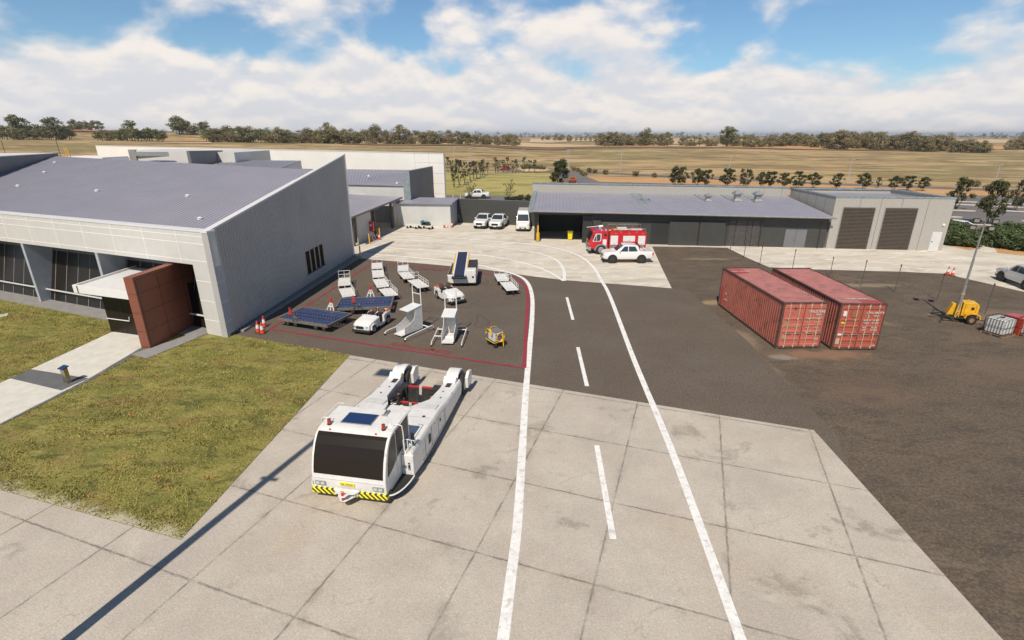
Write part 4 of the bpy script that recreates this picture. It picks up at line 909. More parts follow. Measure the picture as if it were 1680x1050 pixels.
    for sx in (-1, 1):
        x = sx*1.15; m = MB(); m.cyl((x, 1.25, 2.31), (x, 1.25, 2.35), .13, .12, 14); m.cyl((x, 1.25, 2.35), (x, 1.25, 2.42), .03, .015, 8); m.build('antenna_dome', M['white_clean'], cab)
        m = MB(); m.tube([(sx*1.15, 1.35, 2.33), (sx*1.42, 1.3, 2.34), (sx*1.52, 1.32, 2.30), (sx*1.54, 1.34, 2.0), (sx*1.54, 1.34, 1.3)], .02); m.tube([(sx*1.45, 1.3, 2.34), (sx*1.42, 2.35, 2.36), (sx*1.2, 2.4, 2.33)], .016); m.build('mirror_arm', M['white_clean'], cab)
        m = MB(); m.box(sx*1.70-.07, sx*1.70+.07, 1.75, 1.80, 1.50, 1.80); m.cyl((sx*1.66, 1.75, 1.38), (sx*1.66, 1.82, 1.38), .07, .07, 10); m.build('mirror', M['black'], cab, bevel=.02)
    m = MB()
    m.tube([(1.47, 1.45, 1.16), (1.47, 1.45, 1.75), (1.62, 1.48, 1.78), (1.76, 1.5, 1.74), (1.78, 1.5, 1.2)], .018); m.tube([(1.62, 1.47, 1.78), (1.62, 1.47, 1.2)], .015)
    m.build('handrail', M['white_clean'], r)
    m = MB(); m.box(1.372, 1.82, 1.38, 1.468, .34, 1.16); bx = m.build('step_bulkhead', M['white'], r, bevel=.015)
    m = MB(); m.box(1.62, 1.70, 1.365, 1.38, .55, .86); m.build('lamp_cluster', M['black'], bx); m = MB()
    for z in (.60, .80): m.cyl((1.66, 1.364, z), (1.66, 1.355, z), .03, None, 10)
    m.build('lamp', M['lens'], bx); m = MB(); m.box(1.41, 1.56, 1.372, 1.379, .62, .74); m.build('plate', M['steel'], bx)
    # side steps: quarter ellipse treads
    for sx in (-1, 1):
        P = [(sx*1.30, .12)]; 
        for i in range(13): a = -PI/2+PI/2*i/12; P.append((sx*(1.34+.50*math.cos(a)), 1.36+1.22*math.sin(a)))
        P.append((sx*1.30, 1.36)); m = MB(); m.slab(P, .30, .37); st = m.build('side_step', M['rubber'], r)
        m = MB(); m.tube([(p[0], p[1], .36) for p in P[1:-1]], .028); m.build('step_rim', M['white_clean'], st)
    m = MB(); m.box(-1.39, 1.39, -.045, .35, .27, .48); m.build('bumper', M['hazard'], r, bevel=.01)
    # tow hitch
    m = MB(); m.slab([(-.55, -.05), (.42, -.05), (.30, -.22), (.12, -.26), (.06, -.42), (-.06, -.48), (-.20, -.42), (-.26, -.26), (-.45, -.16)], .52, .56)
    m.slab([(-.38, -.05), (.30, -.05), (.06, -.38), (-.06, -.42), (-.18, -.38)], .33, .37); m.box(-.5, .36, -.1, -.03, .36, .58); h = m.build('tow_hitch', M['white'], r, bevel=.008)
    m = MB(); m.cyl((-.06, -.36, .30), (-.06, -.36, .64), .05, .05, 12); m.build('hitch_pin', M['red'], h); m = MB(); m.tube([(-.11, -.36, .64), (-.11, -.36, .71), (-.01, -.36, .71), (-.01, -.36, .64)], .014); m.build('pin_handle', M['red'], h)
    for x in (-1.22, .90):
        m = MB(); m.box(x-.02, x+.36, -.035, .02, .62, .76); hh = m.build('headlight', M['steel'], r)
        for dx in (.02, .20): m = MB(); m.box(x+dx, x+dx+.13, -.048, -.034, .645, .74); m.build('headlight_lens', M['lens'], hh, bevel=.008)
    m = MB(); m.box(-.32, .22, -.03, 0.01, .69, .79); pl = m.build('number_plate', M['yel_clean'], r)
    text('WE. 7W7501', .085, M['black'], pl, 'plate_lettering', (-.05, -.033, .74), (PI/2, 0, 0), .001)
    m = MB(); m.box(-1.25, 1.25, -.02, 0.02, .885, .90); m.build('front_seam', M['offwhite'], r)
    return r
tow_tractor()

# ------------------------------------------------------------------ baggage tug
def baggage_tug():
    r = empty('baggage_tug', (0, 0, 0), 0, 'x', 'tug', 'white baggage tugs in the equipment box')
    # y: -1.35 front .. 1.35 rear
    m = MB(); W2 = .62
    rings = []
    for y, w, z0, z1, cr in ((-1.36, .50, .34, .62, .02), (-1.28, .58, .30, .74, .04), (-1.0, .62, .30, .86, .07), (-.45, .62, .30, .94, .08), (-.15, .62, .30, .97, .05)):
        rings.append([(-w, y, z0), (-w, y, z1-.12), (-w*.72, y, z1), (w*.72, y, z1), (w, y, z1-.12), (w, y, z0)])
    m.loft(rings); m.build('bonnet', M['white'], r, bevel=.025)
    m = MB(); m.box(-.66, .66, -1.42, -1.05, .16, .33); m.box(-.62, .62, -1.05, -.7, .2, .3); m.build('front_bumper', M['rubber'], r, bevel=.05)
    m = MB(); m.box(-.35, .2, -1.375, -1.34, .40, .58); m.build('grille', M['black'], r); 
    for x in (-.46, .40): m = MB(); m.box(x-.07, x+.09, -1.36, -1.30, .44, .58); h = m.build('headlight', M['black'], r, bevel=.01); m = MB(); m.cyl((x+.01, -1.365, .51), (x+.01, -1.35, .51), .045, None, 10); m.build('headlight_lens', M['lens'], h)
    m = MB(); m.box(-.60, .60, -.15, .45, .22, .40); m.build('footwell', M['dark'], r)
    for sx in (-1, 1):
        m = MB(); m.prism([(-.15, .22), (.5, .22), (.5, .62), (.05, .60), (-.15, .95)], *(sorted((sx*.56, sx*.63)))) if sx < 0 else m.prism([(-.15, .22), (.5, .22), (.5, .42), (-.05, .42), (-.15, .95)], *(sorted((sx*.56, sx*.63)))); m.build('side_sill', M['white'], r, bevel=.01)
    m = MB(); m.prism([(.45, .30), (.45, .80), (.62, .86), (1.30, .90), (1.34, .84), (1.34, .24), (1.22, .24), (1.20, .55), (1.1, .66), (.82, .66), (.72, .55), (.68, .30)], -.64, .64); m.build('rear_body', M['white'], r, bevel=.02)
    m = MB(); m.box(-.50, .50, .30, .46, .42, .76); m.build('seat_base', M['black'], r)
    for x in (-.28, .28):
        m = MB(); m.box(x-.22, x+.22, .30, .72, .865 if False else .80, .90); s = m.build('seat', M['black'], r, bevel=.03)
        m = MB(); m.prism([(.72, .85), (.82, .85), (.90, 1.20), (.80, 1.20)], x-.19, x+.19); m.build('seat_back', mat('grey_seat_vinyl', (.09, .085, .08), .6), s, bevel=.03)
    m = MB(); m.tube([(-.28+.15*math.cos(a), .12+.05*math.sin(a), 1.02+.14*math.sin(a)) for a in [2*PI*i/12 for i in range(12)]], .016, closed=True); m.cyl((-.28, .12, 1.02), (-.28, -.1, .9), .025, .025, 6); m.build('steering_wheel', M['black'], r)
    m = MB(); m.box(-.60, .60, .95, 1.30, .905, .925); m.box(-.03, .03, .75, .95, .9, 1.12); m.build('rear_deck', M['orange'], r)
    m = MB(); m.box(-.25, -.02, .94, 1.1, .926, 1.05); m.box(.25, .50, .94, 1.2, .926, 1.0); m.build('tool_box', M['offwhite'], r, bevel=.01)
    for sx in (-1, 1):
        for y, rr in ((-.82, .27), (.95, .30)):
            m = MB(); m.wheel((sx*.54, y, rr), rr, .20, 18); w = m.build('wheel', M['rubber'], r); m = MB(); m.cyl((sx*.645, y, rr), (sx*.65, y, rr), rr*.55, None, 12); m.build('rim', M['rim'], w)
        m = MB(); m.prism([(-1.16, .30), (-1.12, .58), (-.82, .66), (-.52, .58), (-.48, .30), (-.54, .30), (-.6, .52), (-.82, .58), (-1.04, .52), (-1.1, .30)], *(sorted((sx*.60, sx*.68)))); m.build('mudguard', M['white'], r)
    m = MB(); m.tube([(-.55, .46, .85), (-.58, .6, .98), (-.58, 1.28, .98), (.58, 1.28, .98), (.58, .6, .98), (.55, .46, .85)], .016); m.build('guard_rail', M['orange'], r)
    m = MB(); m.box(-.08, .08, 1.34, 1.52, .3, .4); m.build('hitch', M['dark'], r)
    return r
tug = baggage_tug()
def mid(a, b): return (a+b)/2
place(tug, True, mid(G(595, 548), G(622, 528))+Vector((.12, .0, 0)), R(-17), 'white baggage tug with black seats parked beside the blue pallet dollies')
place(tug, False, mid(G(748, 503), G(726, 484))+Vector((.05, .1, 0)), R(35), 'white baggage tug standing between the belt loader and an access stand')

# ------------------------------------------------------------------ belt loader
def belt_loader():
    a, b = G(734.5, 471), G(780, 473.5)
    r = empty('belt_loader', ((a.x+b.x)/2, a.y+.1, 0), R(1), 'white belt loader with navy conveyor belt and yellow side rollers', 'belt loader')
    w = (b-a).length/2
    m = MB(); m.box(-w, w, 0, 4.4, .30, .98); m.build('body', M['white'], r, bevel=.04)
    m = MB(); m.box(-w+.04, w-.04, .3, 4.36, .982, 1.0); m.build('deck', M['dark'], r)
    m = MB(); m.box(w-.82, w-.0, -.02, .95, .32, 1.42); c = m.build('cab_box', M['white'], r, bevel=.05)
    m = MB(); m.box(w-.80, w-.02, .96, 4.2, .98, 1.36); m.build('side_cabinet', M['dark'], r, bevel=.02)
    m = MB(); m.cyl((w-.25, -.03, .85), (w-.25, -.045, .85), .09, None, 14); m.build('filler_cap', M['black'], c)
    for x in (-w+.2, w-.12): m = MB(); m.cyl((x, -.02, .38), (x, .02, .38), .06, None, 10); m.build('corner_lamp', M['amber'], r)
    m = MB(); m.box(w-.10, w+.005, -.03, 0, .95, 1.0); m.build('side_marker', M['orange'], c)
    # conveyor
    cx = -.18; y0, z0, y1, z1 = -.12, 1.02, 4.6, 1.95; hw = .42
    def bar(m, x0, x1, dz0, dz1, ya=0., yb=1.):
        p = lambda t, d: (y0+(y1-y0)*t, z0+(z1-z0)*t+d)
        m.prism([p(ya, dz0), p(yb, dz0), p(yb, dz1), p(ya, dz1)], x0, x1); return m
    bar(MB(), cx-hw, cx+hw, -.05, .03).build('belt', M['navy'], r)
    for s_ in (-1, 1):
        x0, x1 = sorted((cx+s_*hw, cx+s_*(hw+.13))); bar(MB(), x0, x1, -.16, .07).build('side_rail', M['offwhite'], r, bevel=.01)
        x0, x1 = sorted((cx+s_*(hw+.131), cx+s_*(hw+.22))); m = MB()
        for i in range(13): bar(m, x0, x1, -.02, .08, .06+i*.07, .06+i*.07+.045)
        tag(m.build('side_rollers', M['yellow'], r), kind='stuff')
    m = MB(); m.box(cx-.62, cx+.62, -.42, -.05, .78, .95); m.build('front_guard', M['black'], r, bevel=.03)
    m = MB(); m.bars([((cx-.4, 3.6, 1.0), (cx-.4, 4.0, 1.75)), ((cx+.4, 3.6, 1.0), (cx+.4, 4.0, 1.75))], .04); m.build('lift_strut', M['steel'], r)
    m = MB(); m.box(-w-.0, -w+.06, -.03, .0, .45, .95); m.build('corner_trim', M['steel'], r)
    for s_ in (-1, 1):
        for y in (1.0, 3.6): m = MB(); m.wheel((s_*(w-.18), y, .34), .34, .26, 18); m.build('wheel', M['rubber'], r)
belt_loader()

# ------------------------------------------------------------------ open baggage trolleys with rails
def baggage_trolley():
    r = empty('baggage_trolley', (0, 0, 0), 0, 'x', 'trolley', 'white flat baggage trolleys standing in trains')
    L, W_ = 2.2, .98; h = W_/2
    m = MB(); m.box(-h, h, 0, L, .42, .50); m.build('deck', M['white'], r, bevel=.012)
    m = MB(); 
    for x, y in ((-.25, .5), (.1, .7), (.28, .45), (-.1, 1.3), (.2, 1.5)): m.box(x, x+.012, y, y+.25, .501, .506)
    m.box(-.35, .35, .25, .262, .501, .506); m.box(-.35, .35, 1.95, 1.962, .501, .506)
    tag(m.build('deck_ribs', M['dolly_steel'], r), kind='stuff')
    m = MB()
    def rail(p, q, top=.40, n=4):
        p = Vector(p); q = Vector(q)
        for i in range(n+1): a = p.lerp(q, i/n); m.cyl(a, a+Vector((0, 0, top)), .016, None, 6)
        for z in (top, top*.5): m.cyl(p+Vector((0, 0, z)), q+Vector((0, 0, z)), .018, None, 6)
    rail((h-.02, .05, .5), (h-.02, L-.03, .5)); m.build('side_rail', M['white_clean'], r)
    m = MB(); rail((-h+.02, L-.03, .5), (h-.02, L-.03, .5), .62, 2); m.build('end_rail', M['white_clean'], r)
    m = MB(); m.box(-.06, .06, -.0, L-.3, .30, .415); m.box(-.42, .42, .28, .38, .22, .41); m.box(-.42, .42, L-.5, L-.4, .22, .41); m.build('chassis', M['dark'], r)
    for sx in (-1, 1):
        for y in (.33, L-.45): m = MB(); m.wheel((sx*.38, y, .17), .17, .11, 14); m.build('wheel', M['rubber'], r)
    m = MB(); m.tube([(0, 0, .33), (0, -.28, .30)], .025); m.tube([(0.05*math.cos(a), -.32+.05*math.sin(a), .30) for a in [2*PI*i/8 for i in range(8)]], .014, closed=True); m.build('tow_bar', M['dark'], r)
    return r
trol = baggage_trolley()
CH = [((565.5, 455.5), (564.5, 467.5), 'rear trolley of the pair nearest the grey wall'), ((566, 472.5), (572.5, 485.5), 'front trolley of the pair nearest the grey wall'),
      ((618.7, 431), (619, 440), 'rearmost trolley of the four-trolley train, touching the yard edge'), ((619, 443), (621, 454), 'second trolley from the rear in the four-trolley train'),
      ((621, 457.5), (628.6, 470), 'third trolley from the rear in the four-trolley train'), ((631.4, 473), (643, 484.5), 'leading trolley of the four-trolley train, above the rear blue dolly'),
      ((661, 435), (661.3, 444), 'rear trolley of the three-trolley train in the middle'), ((662, 446), (671.4, 456), 'middle trolley of the three-trolley train'), ((677, 458), (694.7, 470.5), 'leading trolley of the three-trolley train, skewed to the right'),
      ((819.5, 448.8), (825.7, 460), 'rear trolley of the pair by the curved white line'), ((829.5, 462.4), (841, 475.2), 'front trolley of the pair by the curved white line')]
for i, (b, f, lab) in enumerate(CH):
    B_, F_ = G(*b, .5), G(*f, .5); d = B_-F_
    o = place(trol, i == 0, (F_.x, F_.y, 0), math.atan2(d.y, d.x)-PI/2, 'white railed baggage trolley, '+lab, (1, max(.85, min(1.15, d.length/2.2)), 1))

# ------------------------------------------------------------------ pallet dollies
def pallet_dolly():
    r = empty('pallet_dolly', (0, 0, 0), 0, 'x', 'dolly', 'blue pallet dollies with raised drawbars')
    L, D = 4.05, 2.55                      # x, y
    m = MB()
    for y in (0, D-.09): m.box(0, L, y, y+.09, .42, .60)
    for x in (0, L-.09): m.box(x, x+.09, .091, D-.091, .42, .60)
    m.box(.1, L-.1, .3, .4, .30, .46); m.box(.1, L-.1, D-.4, D-.3, .30, .46); m.build('frame', M['dolly_steel'], r, bevel=.01)
    for y0, y1 in ((.42, .86), (1.05+.55, 2.05)):
        m = MB(); m.box(.1, L-.1, y0, y1, .50, .565); m.build('deck_plate', M['dolly_blue'], r)
    m = MB()                               # roller rows with open gaps
    for y0, y1 in ((.12, .40), (1.0, 1.5), (2.12, 2.42)):
        n = 17
        for i in range(n):
            x = .14+(L-.3)*i/n; m.box(x, x+.09, y0, y1, .50, .575)
        m.box(.1, L-.1, y0-.01, y0+.04, .5, .58); m.box(.1, L-.1, y1-.03, y1+.015, .5, .58); m.box(.1, L-.1, (y0+y1)/2-.03, (y0+y1)/2+.03, .49, .57)
    tag(m.build('roller_rows', M['dolly_blue'], r), kind='stuff')
    m = MB()
    for y in (.26, 1.25, 2.27):
        for i in range(16): x = .27+(L-.3)*i/17; m.cyl((x, y-.06, .55), (x+.01, y+.06, .55), .028, None, 6)
    tag(m.build('rollers', M['steel'], r), kind='stuff')
    for x, y in ((.05, .05), (L-.05, .05), (.05, D-.05), (L-.05, D-.05)): m = MB(); m.box(x-.055, x+.055, y-.055, y+.055, .52, .615); m.build('corner_bumper', M['red'], r)
    m = MB()
    for i in range(4):
        for y in (.95, 1.55): x = .8+i*.85; m.box(x, x+.05, y-.03, y+.03, .577, .62)
    tag(m.build('stops', M['red'], r), kind='stuff')
    for x in (.55, 1.2, L-1.2, L-.55):
        for y in (.35, D-.35): m = MB(); m.wheel((x, y, .24), .24, .16, 16, 'y'); w = m.build('wheel', M['rubber'], r); m = MB(); m.cyl((x, y-.082, .24), (x, y-.088, .24), .13, None, 10); m.build('rim', M['rim'], w)
    # drawbars: folded upright, white A-frame with red head
    for (x, y, lx, ly, mt_) in ((L*.42, 0, -.25, -.25, 'dolly_steel'), (L*.55, D, .05, .15, 'white_clean')):
        h = 1.45; tx, ty = x+lx, y+ly
        m = MB(); m.bars([((x-.32, y, .5), (tx-.05, ty, h-.3)), ((x+.32, y, .5), (tx+.05, ty, h-.3)), ((x-.2, (y+ty)/2, .85), (x+.16, (y+ty)/2, .85)), ((x, y, .5), (tx, ty, h-.3))], .035, 6); db = m.build('drawbar', M[mt_], r)
        m = MB(); m.loft([[(tx-.14, ty-.04, h-.36), (tx+.14, ty-.04, h-.36), (tx+.14, ty+.04, h-.36), (tx-.14, ty+.04, h-.36)], [(tx-.06, ty-.035, h-.05), (tx+.06, ty-.035, h-.05), (tx+.06, ty+.035, h-.05), (tx-.06, ty+.035, h-.05)]])
        m.tube([(tx+.06*math.cos(a), ty, h+.05+.07*math.sin(a)) for a in [2*PI*i/10 for i in range(10)]], .022, closed=True); m.build('drawbar_head', M['red'], db)
    return r
dol = pallet_dolly()
a, b = G(454.3, 521.9, .58), G(537, 534.3, .58); place(dol, True, (a.x, a.y, 0), math.atan2(b.y-a.y, b.x-a.x), 'blue roller pallet dolly in front, its grey drawbar tilted left', ((b-a).length/4.05, 1, 1))
a, b = G(548.6, 506.7, .58), G(642, 502.9, .58); place(dol, False, (a.x, a.y, 0), math.atan2(b.y-a.y, b.x-a.x), 'blue roller pallet dolly behind, next to the trolley train', ((b-a).length/4.05, 1, 1))

# ------------------------------------------------------------------ wheeled access stands
def access_stand(label, loc, rz, name='aircraft_access_stand'):
    r = empty(name, loc, rz, label, 'stand', 'white wheeled access stands')
    hw = .36
    m = MB(); m.box(-hw, hw, 0, 1.75, .13, .17); m.build('floor_plate', M['white_clean'], r)
    prof = [(.25, .17), (.25, .62), (.75, .76), (1.08, .98), (1.2, 1.25), (1.24, 1.62), (1.78, 1.66), (1.78, .17)]
    for x in (-hw-.03, hw): m = MB(); m.prism(prof, x, x+.03); m.build('side_panel', M['offwhite'], r)
    m = MB(); m.box(-hw, hw, 1.75, 1.78, .17, 1.64); m.build('back_panel', M['offwhite'], r)
    m = MB(); m.prism([(.62, 1.58), (1.82, 1.72), (1.82, 1.76), (.62, 1.62)], -hw-.05, hw+.05); m.build('hood', M['white_clean'], r)
    m = MB(); m.tube([(-hw, 1.8, .2), (-hw, 1.8, 2.95), (hw, 1.8, 2.95), (hw, 1.8, .2)], .035, 4); m.tube([(-hw, 1.8, 2.45), (hw, 1.8, 2.45)], .025, 4); m.build('mast_frame', M['white_clean'], r)
    for sx in (-1, 1):
        x = sx*.92
        m = MB(); m.tube([(x, -.25, .12), (x, -.22, .22), (x, .0, .27), (x, 2.1, .36), (x, 2.22, .30), (x, 2.24, .16)], .032, 6); m.build('outrigger', M['white_clean'], r)
        for y in (-.26, 2.25): m = MB(); m.wheel((x, y, .07), .07, .05, 10); m.build('castor', M['rubber'], r)
        m = MB(); m.cyl((x, 2.22, .2), (x, 2.22, .26), .03, None, 8); m.build('brake_marker', M['amber'], r)
    m = MB(); m.bars([((-.92, 1.85, .34), (.92, 1.85, .34)), ((-.92, .75, .3), (-hw, .75, .3)), ((-hw, .9, .2), (hw, .9, .2))], .035, 6); m.build('cross_bar', M['white_clean'], r)
    m = MB(); m.cyl((hw+.03, 1.5, 1.0), (hw+.045, 1.5, 1.0), .03, None, 8); m.build('knob', M['steel'], r)
    return r
p = mid(G(645.7, 547.6, .15), G(660, 551.8, .15)); access_stand('white wheeled access stand with hood, turned to the left, beside the baggage tug', (p.x, p.y, 0), R(-36))
p = mid(G(724, 562.5, .15), G(743, 563.5, .15)); access_stand('white wheeled access stand with hood, facing forward, left of the yellow-hosed power cart', (p.x, p.y, 0), R(-3))

# ------------------------------------------------------------------ ground power cart
def power_cart():
    a, b = G(799.4, 555, .36), G(810.5, 563.4, .36); c = G(828, 559, .36)
    x = (c-b); yd = (a-b); ang = math.atan2(x.y, x.x)
    r = empty('ground_power_cart', (b.x, b.y, 0), ang, 'small grey ground power cart with coiled yellow cables', 'power cart')
    L, D = x.length, yd.length
    m = MB(); m.box(0, L, 0, D, .32, .38); m.build('platform', M['dark'], r)
    m = MB(); m.tube([(0, 0, .36), (L, 0, .36), (L, D, .36), (0, D, .36)], .025, closed=True); m.build('platform_rim', M['hose'], r)
    m = MB(); m.box(.10, L-.06, .12, D-.12, .38, .95); bx = m.build('cabinet', M['offwhite'], r, bevel=.02)
    m = MB(); m.box(.08, L-.04, .10, D-.10, .952, .99); m.build('cabinet_lid', M['grey_wall'], bx, bevel=.015)
    m = MB(); m.box(.2, L-.15, .108, .12, .5, .85); pn = m.build('control_panel', M['steel'], bx); m = MB(); m.box(.34, .46, .1, .107, .64, .74); m.build('display', M['blue_l'], pn)
    m = MB(); m.box(.25, .5, .1, .107, .77, .82); m.box(.088, .099, .3, .45, .65, .85); m.build('labels', M['black'], pn)
    m = MB()
    for k in range(3): m.tube([(L*.55+(.24+.015*k)*math.cos(t), -.02-.03*k, .68+(.26+.012*k)*math.sin(t)) for t in [2*PI*i/20 for i in range(20)]], .022, closed=True)
    m.build('front_cable_coil', M['hose'], r)
    m = MB()
    for k in range(3): m.tube([(.02-.03*k, D*.62+(.30)*math.cos(t), .80+(.27+.012*k)*math.sin(t)) for t in [PI*i/14-.2 for i in range(17)]], .024)
    m.tube([(.02, D*.3, .95), (.15, D*.75, 1.08), (.4, D*.9, 1.1), (L, D*.95, 1.0)], .024); m.build('side_cable_coil', M['hose'], r)
    m = MB(); m.tube([(L*.75, -.18, .10), (L*.75, -.10, .5), (L*.78, -.02, 1.02)], .028); m.build('tow_handle', M['hose'], r)
    for xx in (.14, L-.14):
        for y in (.12, D-.12): m = MB(); m.wheel((xx, y, .16), .16, .12, 14); m.build('wheel', M['rubber'], r)
power_cart()

# ------------------------------------------------------------------ cones, bollards, bins
def cone():
    r = empty('traffic_cone', (0, 0, 0), 0, 'x', 'cone', 'red and white traffic cones')
    m = MB(); m.box(-.19, .19, -.19, .19, 0, .04); m.build('base', M['rubber'], r, bevel=.01)
    m = MB(); m.cyl((0, 0, .04), (0, 0, .78), .15, .03, 16); m.build('cone_body', M['cone_o'], r, smooth=False)
    m = MB(); m.cyl((0, 0, .28), (0, 0, .52), .117, .080, 16); m.build('sleeve', M['cone_w'], r)
    return r
cn = cone(); NC = 0
def put_cone(p, lab, tilt=None, s=1.):
    global NC
    o = place(cn, NC == 0, (p.x, p.y, .006), random.random()*1.5, lab, (s, s, s)); NC += 1
    if tilt: o.rotation_euler = (tilt[0], 0, tilt[1]); o.location.z = .15
put_cone(G(424, 545), 'red and white cone at the kerb end, left one of three'); put_cone(G(431, 547), 'red and white cone at the kerb end, nearest one of three'); put_cone(G(434, 536), 'red and white cone at the kerb end, tallest-looking one at the back')
put_cone(G(731.5, 372.3), 'red and white cone by the silver shed, middle one standing'); put_cone(G(736, 371.2), 'red and white cone by the silver shed, right against the shed corner'); put_cone(G(741.5, 373), 'red and white cone by the silver shed, nearest the dark wall', None, 1.1)
put_cone(G(729, 373.5), 'red and white cone lying on its side by the silver shed', (R(85), R(60)))
put_cone(G(614.5, 392.6), 'red and white cone in the shade, left of three by the red cabinet', None, 1.1); put_cone(G(618.6, 391.2), 'red and white cone in the shade, middle of three by the red cabinet', None, 1.1); put_cone(G(622.6, 393), 'red and white cone in the shade beside a yellow bollard', None, 1.1)
put_cone(G(1554, 450.5), 'red and white cone on the light yard, left of the two by the lighting tower'); put_cone(G(1562, 452.5), 'red and white cone on the light yard, right of the two by the lighting tower')
def bollard(p, h, rr, lab):
    r = empty('bollard', (p.x, p.y, 0), 0, lab, 'bollard', 'yellow bollards'); m = MB(); m.cyl((0, 0, 0), (0, 0, h), rr, rr, 12); m.build('post', M['yellow'], r, bevel=.015)
    m = MB(); m.cyl((0, 0, 0), (0, 0, .02), rr*1.7, None, 12); m.build('base', M['dark'], r)
bollard(G(591.5, 422.5), 1.25, .07, 'thin yellow bollard at the corner of the grey wall'); bollard(G(606.5, 400), 1.2, .07, 'thin yellow bollard in front of the red cabinet')
bollard(G(623.5, 391.5), 1.3, .07, 'thin yellow bollard beside the shaded cones'); bollard(G(653.8, 373.5), 1.15, .07, 'thin yellow bollard at the left end of the silver shed')
bollard(G(882.5, 395.5), 1.0, .20, 'stout yellow bollard at the open bay of the workshop')
p = G(882.5, 393)
r_ = empty('bay_post', (3.1, 61.3, 0), 0, 'dark post with yellow band at the left edge of the open bay', 'post'); MB().box(-.08, .08, -.08, .08, 1.901, 3.4).build('upper_post', M['charcoal'], r_); m = MB(); m.box(-.16, .16, -.16, .16, 0, 1.9); m.build('yellow_band', M['yellow'], r_) if False else MB().box(-.081, .081, -.081, .081, 0, 1.9).build('lower_post', M['yellow'], r_)
# red cabinet on legs
p = G(609, 392); r_ = empty('fire_hose_cabinet', (p.x, p.y, 0), R(-8), 'red cabinet on a stand against the shaded wall panel', 'cabinet')
MB().box(-.45, .45, -.2, .2, .95, 2.15).build('cabinet_box', M['red'], r_, bevel=.02); MB().box(-.40, .40, -.215, -.2, 1.0, 2.1).build('door', M['fire_red'], r_)
MB().box(.1, .28, -.225, -.216, 1.6, 1.85).build('emblem', M['cone_w'], r_)
m = MB(); m.bars([((-.35, 0, 0), (-.35, 0, .95)), ((.35, 0, 0), (.35, 0, .95))], .03); m.build('stand', M['dark'], r_)
def a_board(p, rz, lab):
    r_ = empty('folding_trestle', (p.x, p.y, 0), rz, lab, 'trestle'); m = MB(); m.bars([((-.3, -.35, 0), (-.2, 0, 1.1)), ((.3, -.35, 0), (.2, 0, 1.1)), ((-.2, 0, 1.1), (.2, 0, 1.1)), ((-.27, -.25, .35), (.27, -.25, .35))], .025); m.build('front_frame', M['steel'], r_)
    m = MB(); m.bars([((-.3, .35, 0), (-.2, .03, 1.08)), ((.3, .35, 0), (.2, .03, 1.08)), ((-.27, .25, .35), (.27, .25, .35))], .025); m.build('rear_frame', M['steel'], r_)
a_board(G(612.5, 397), R(70), 'grey folding trestle standing in the shade beside the red cabinet'); a_board(G(753.5, 365), R(80), 'dark folding trestle against the left end of the charcoal wall')
# wheelie bin
p = G(935, 393.5); r_ = empty('wheelie_bin', (p.x, p.y, 0), R(-5), 'yellow wheelie bin at the corner of the open bay', 'bin')
m = MB(); 
def rq(hx, hy, z, oy=0): return [(-hx, -hy+oy, z), (hx, -hy+oy, z), (hx, hy+oy, z), (-hx, hy+oy, z)]
m.loft([rq(.24, .26, .08), rq(.31, .36, 1.05)]); m.build('bin_body', M['yel_clean'], r_, bevel=.02); MB().box(-.35, .35, -.42, .38, 1.052, 1.12).build('lid', M['yel_clean'], r_, bevel=.02)
for sx in (-1, 1): MB().wheel((sx*.26, .28, .11), .11, .06, 12).build('wheel', M['rubber'], r_)
MB().cyl((-.3, .42, 1.0), (.3, .42, 1.0), .02).build('handle', M['yel_clean'], r_)
# path bollard light
p = G(112, 629); r_ = empty('path_bollard_light', (p.x, p.y, .04), R(-20), 'steel bollard light with slanted cap on the grey path band', 'path light')
m = MB(); m.prism([(-.10, 0), (.10, 0), (.10, .86), (-.10, .80)], -.15, .15); m.build('post', mat('brushed_bronze_steel', (.45, .40, .32), .25, metal=.9, var=.15), r_, bevel=.01)
m = MB(); m.prism([(-.16, .80), (.16, .88), (.16, .92), (-.16, .84)], -.2, .2); m.build('cap', M['sky_glass'], r_)

# small carts by the shed
def flat_cart(p, rz, lab, load):
    r = empty('small_flat_cart', (p.x, p.y, 0), rz, lab, 'cart', 'small carts in front of the silver shed')
    MB().box(-.95, .95, -.45, .45, .42, .50).build('deck', M['offwhite'], r, bevel=.01)
    for sx in (-.7, .7):
        for sy in (-.38, .38): MB().wheel((sx, sy, .16), .16, .1, 12, 'y').build('wheel', M['rubber'], r)
    MB().tube([(-.95, 0, .45), (-1.25, 0, .3), (-1.4, 0, .1)], .03).build('tow_bar', M['steel'], r)
    if load:
        l = empty('equipment_load', (p.x, p.y, .5), rz, 'pile of dark machine parts lying on the right-hand small cart', 'equipment')
        m = MB(); m.box(-.6, .5, -.35, .35, 0, .2); m.cyl((-.5, 0, .35), (.3, 0, .35), .18, .15, 12); m.box(.1, .55, -.3, .1, .2, .45); m.build('engine_block', M['dark'], l)
        m = MB(); m.tube([(-.6, -.3, .2), (-.3, -.35, .55), (.2, -.3, .5), (.6, -.2, .2)], .03); m.tube([(-.6, .3, .2), (-.2, .3, .6), (.4, .3, .4)], .03); m.box(-.75, -.55, -.3, .3, .1, .6); m.build('pipes', mat('teal_paint', (.08, .30, .33), .5), l)
flat_cart(G(678, 374.5), R(-25), 'empty white flat cart in front of the silver shed', False); flat_cart(G(700, 375.5), R(-25), 'white flat cart loaded with machine parts in front of the silver shed', True)
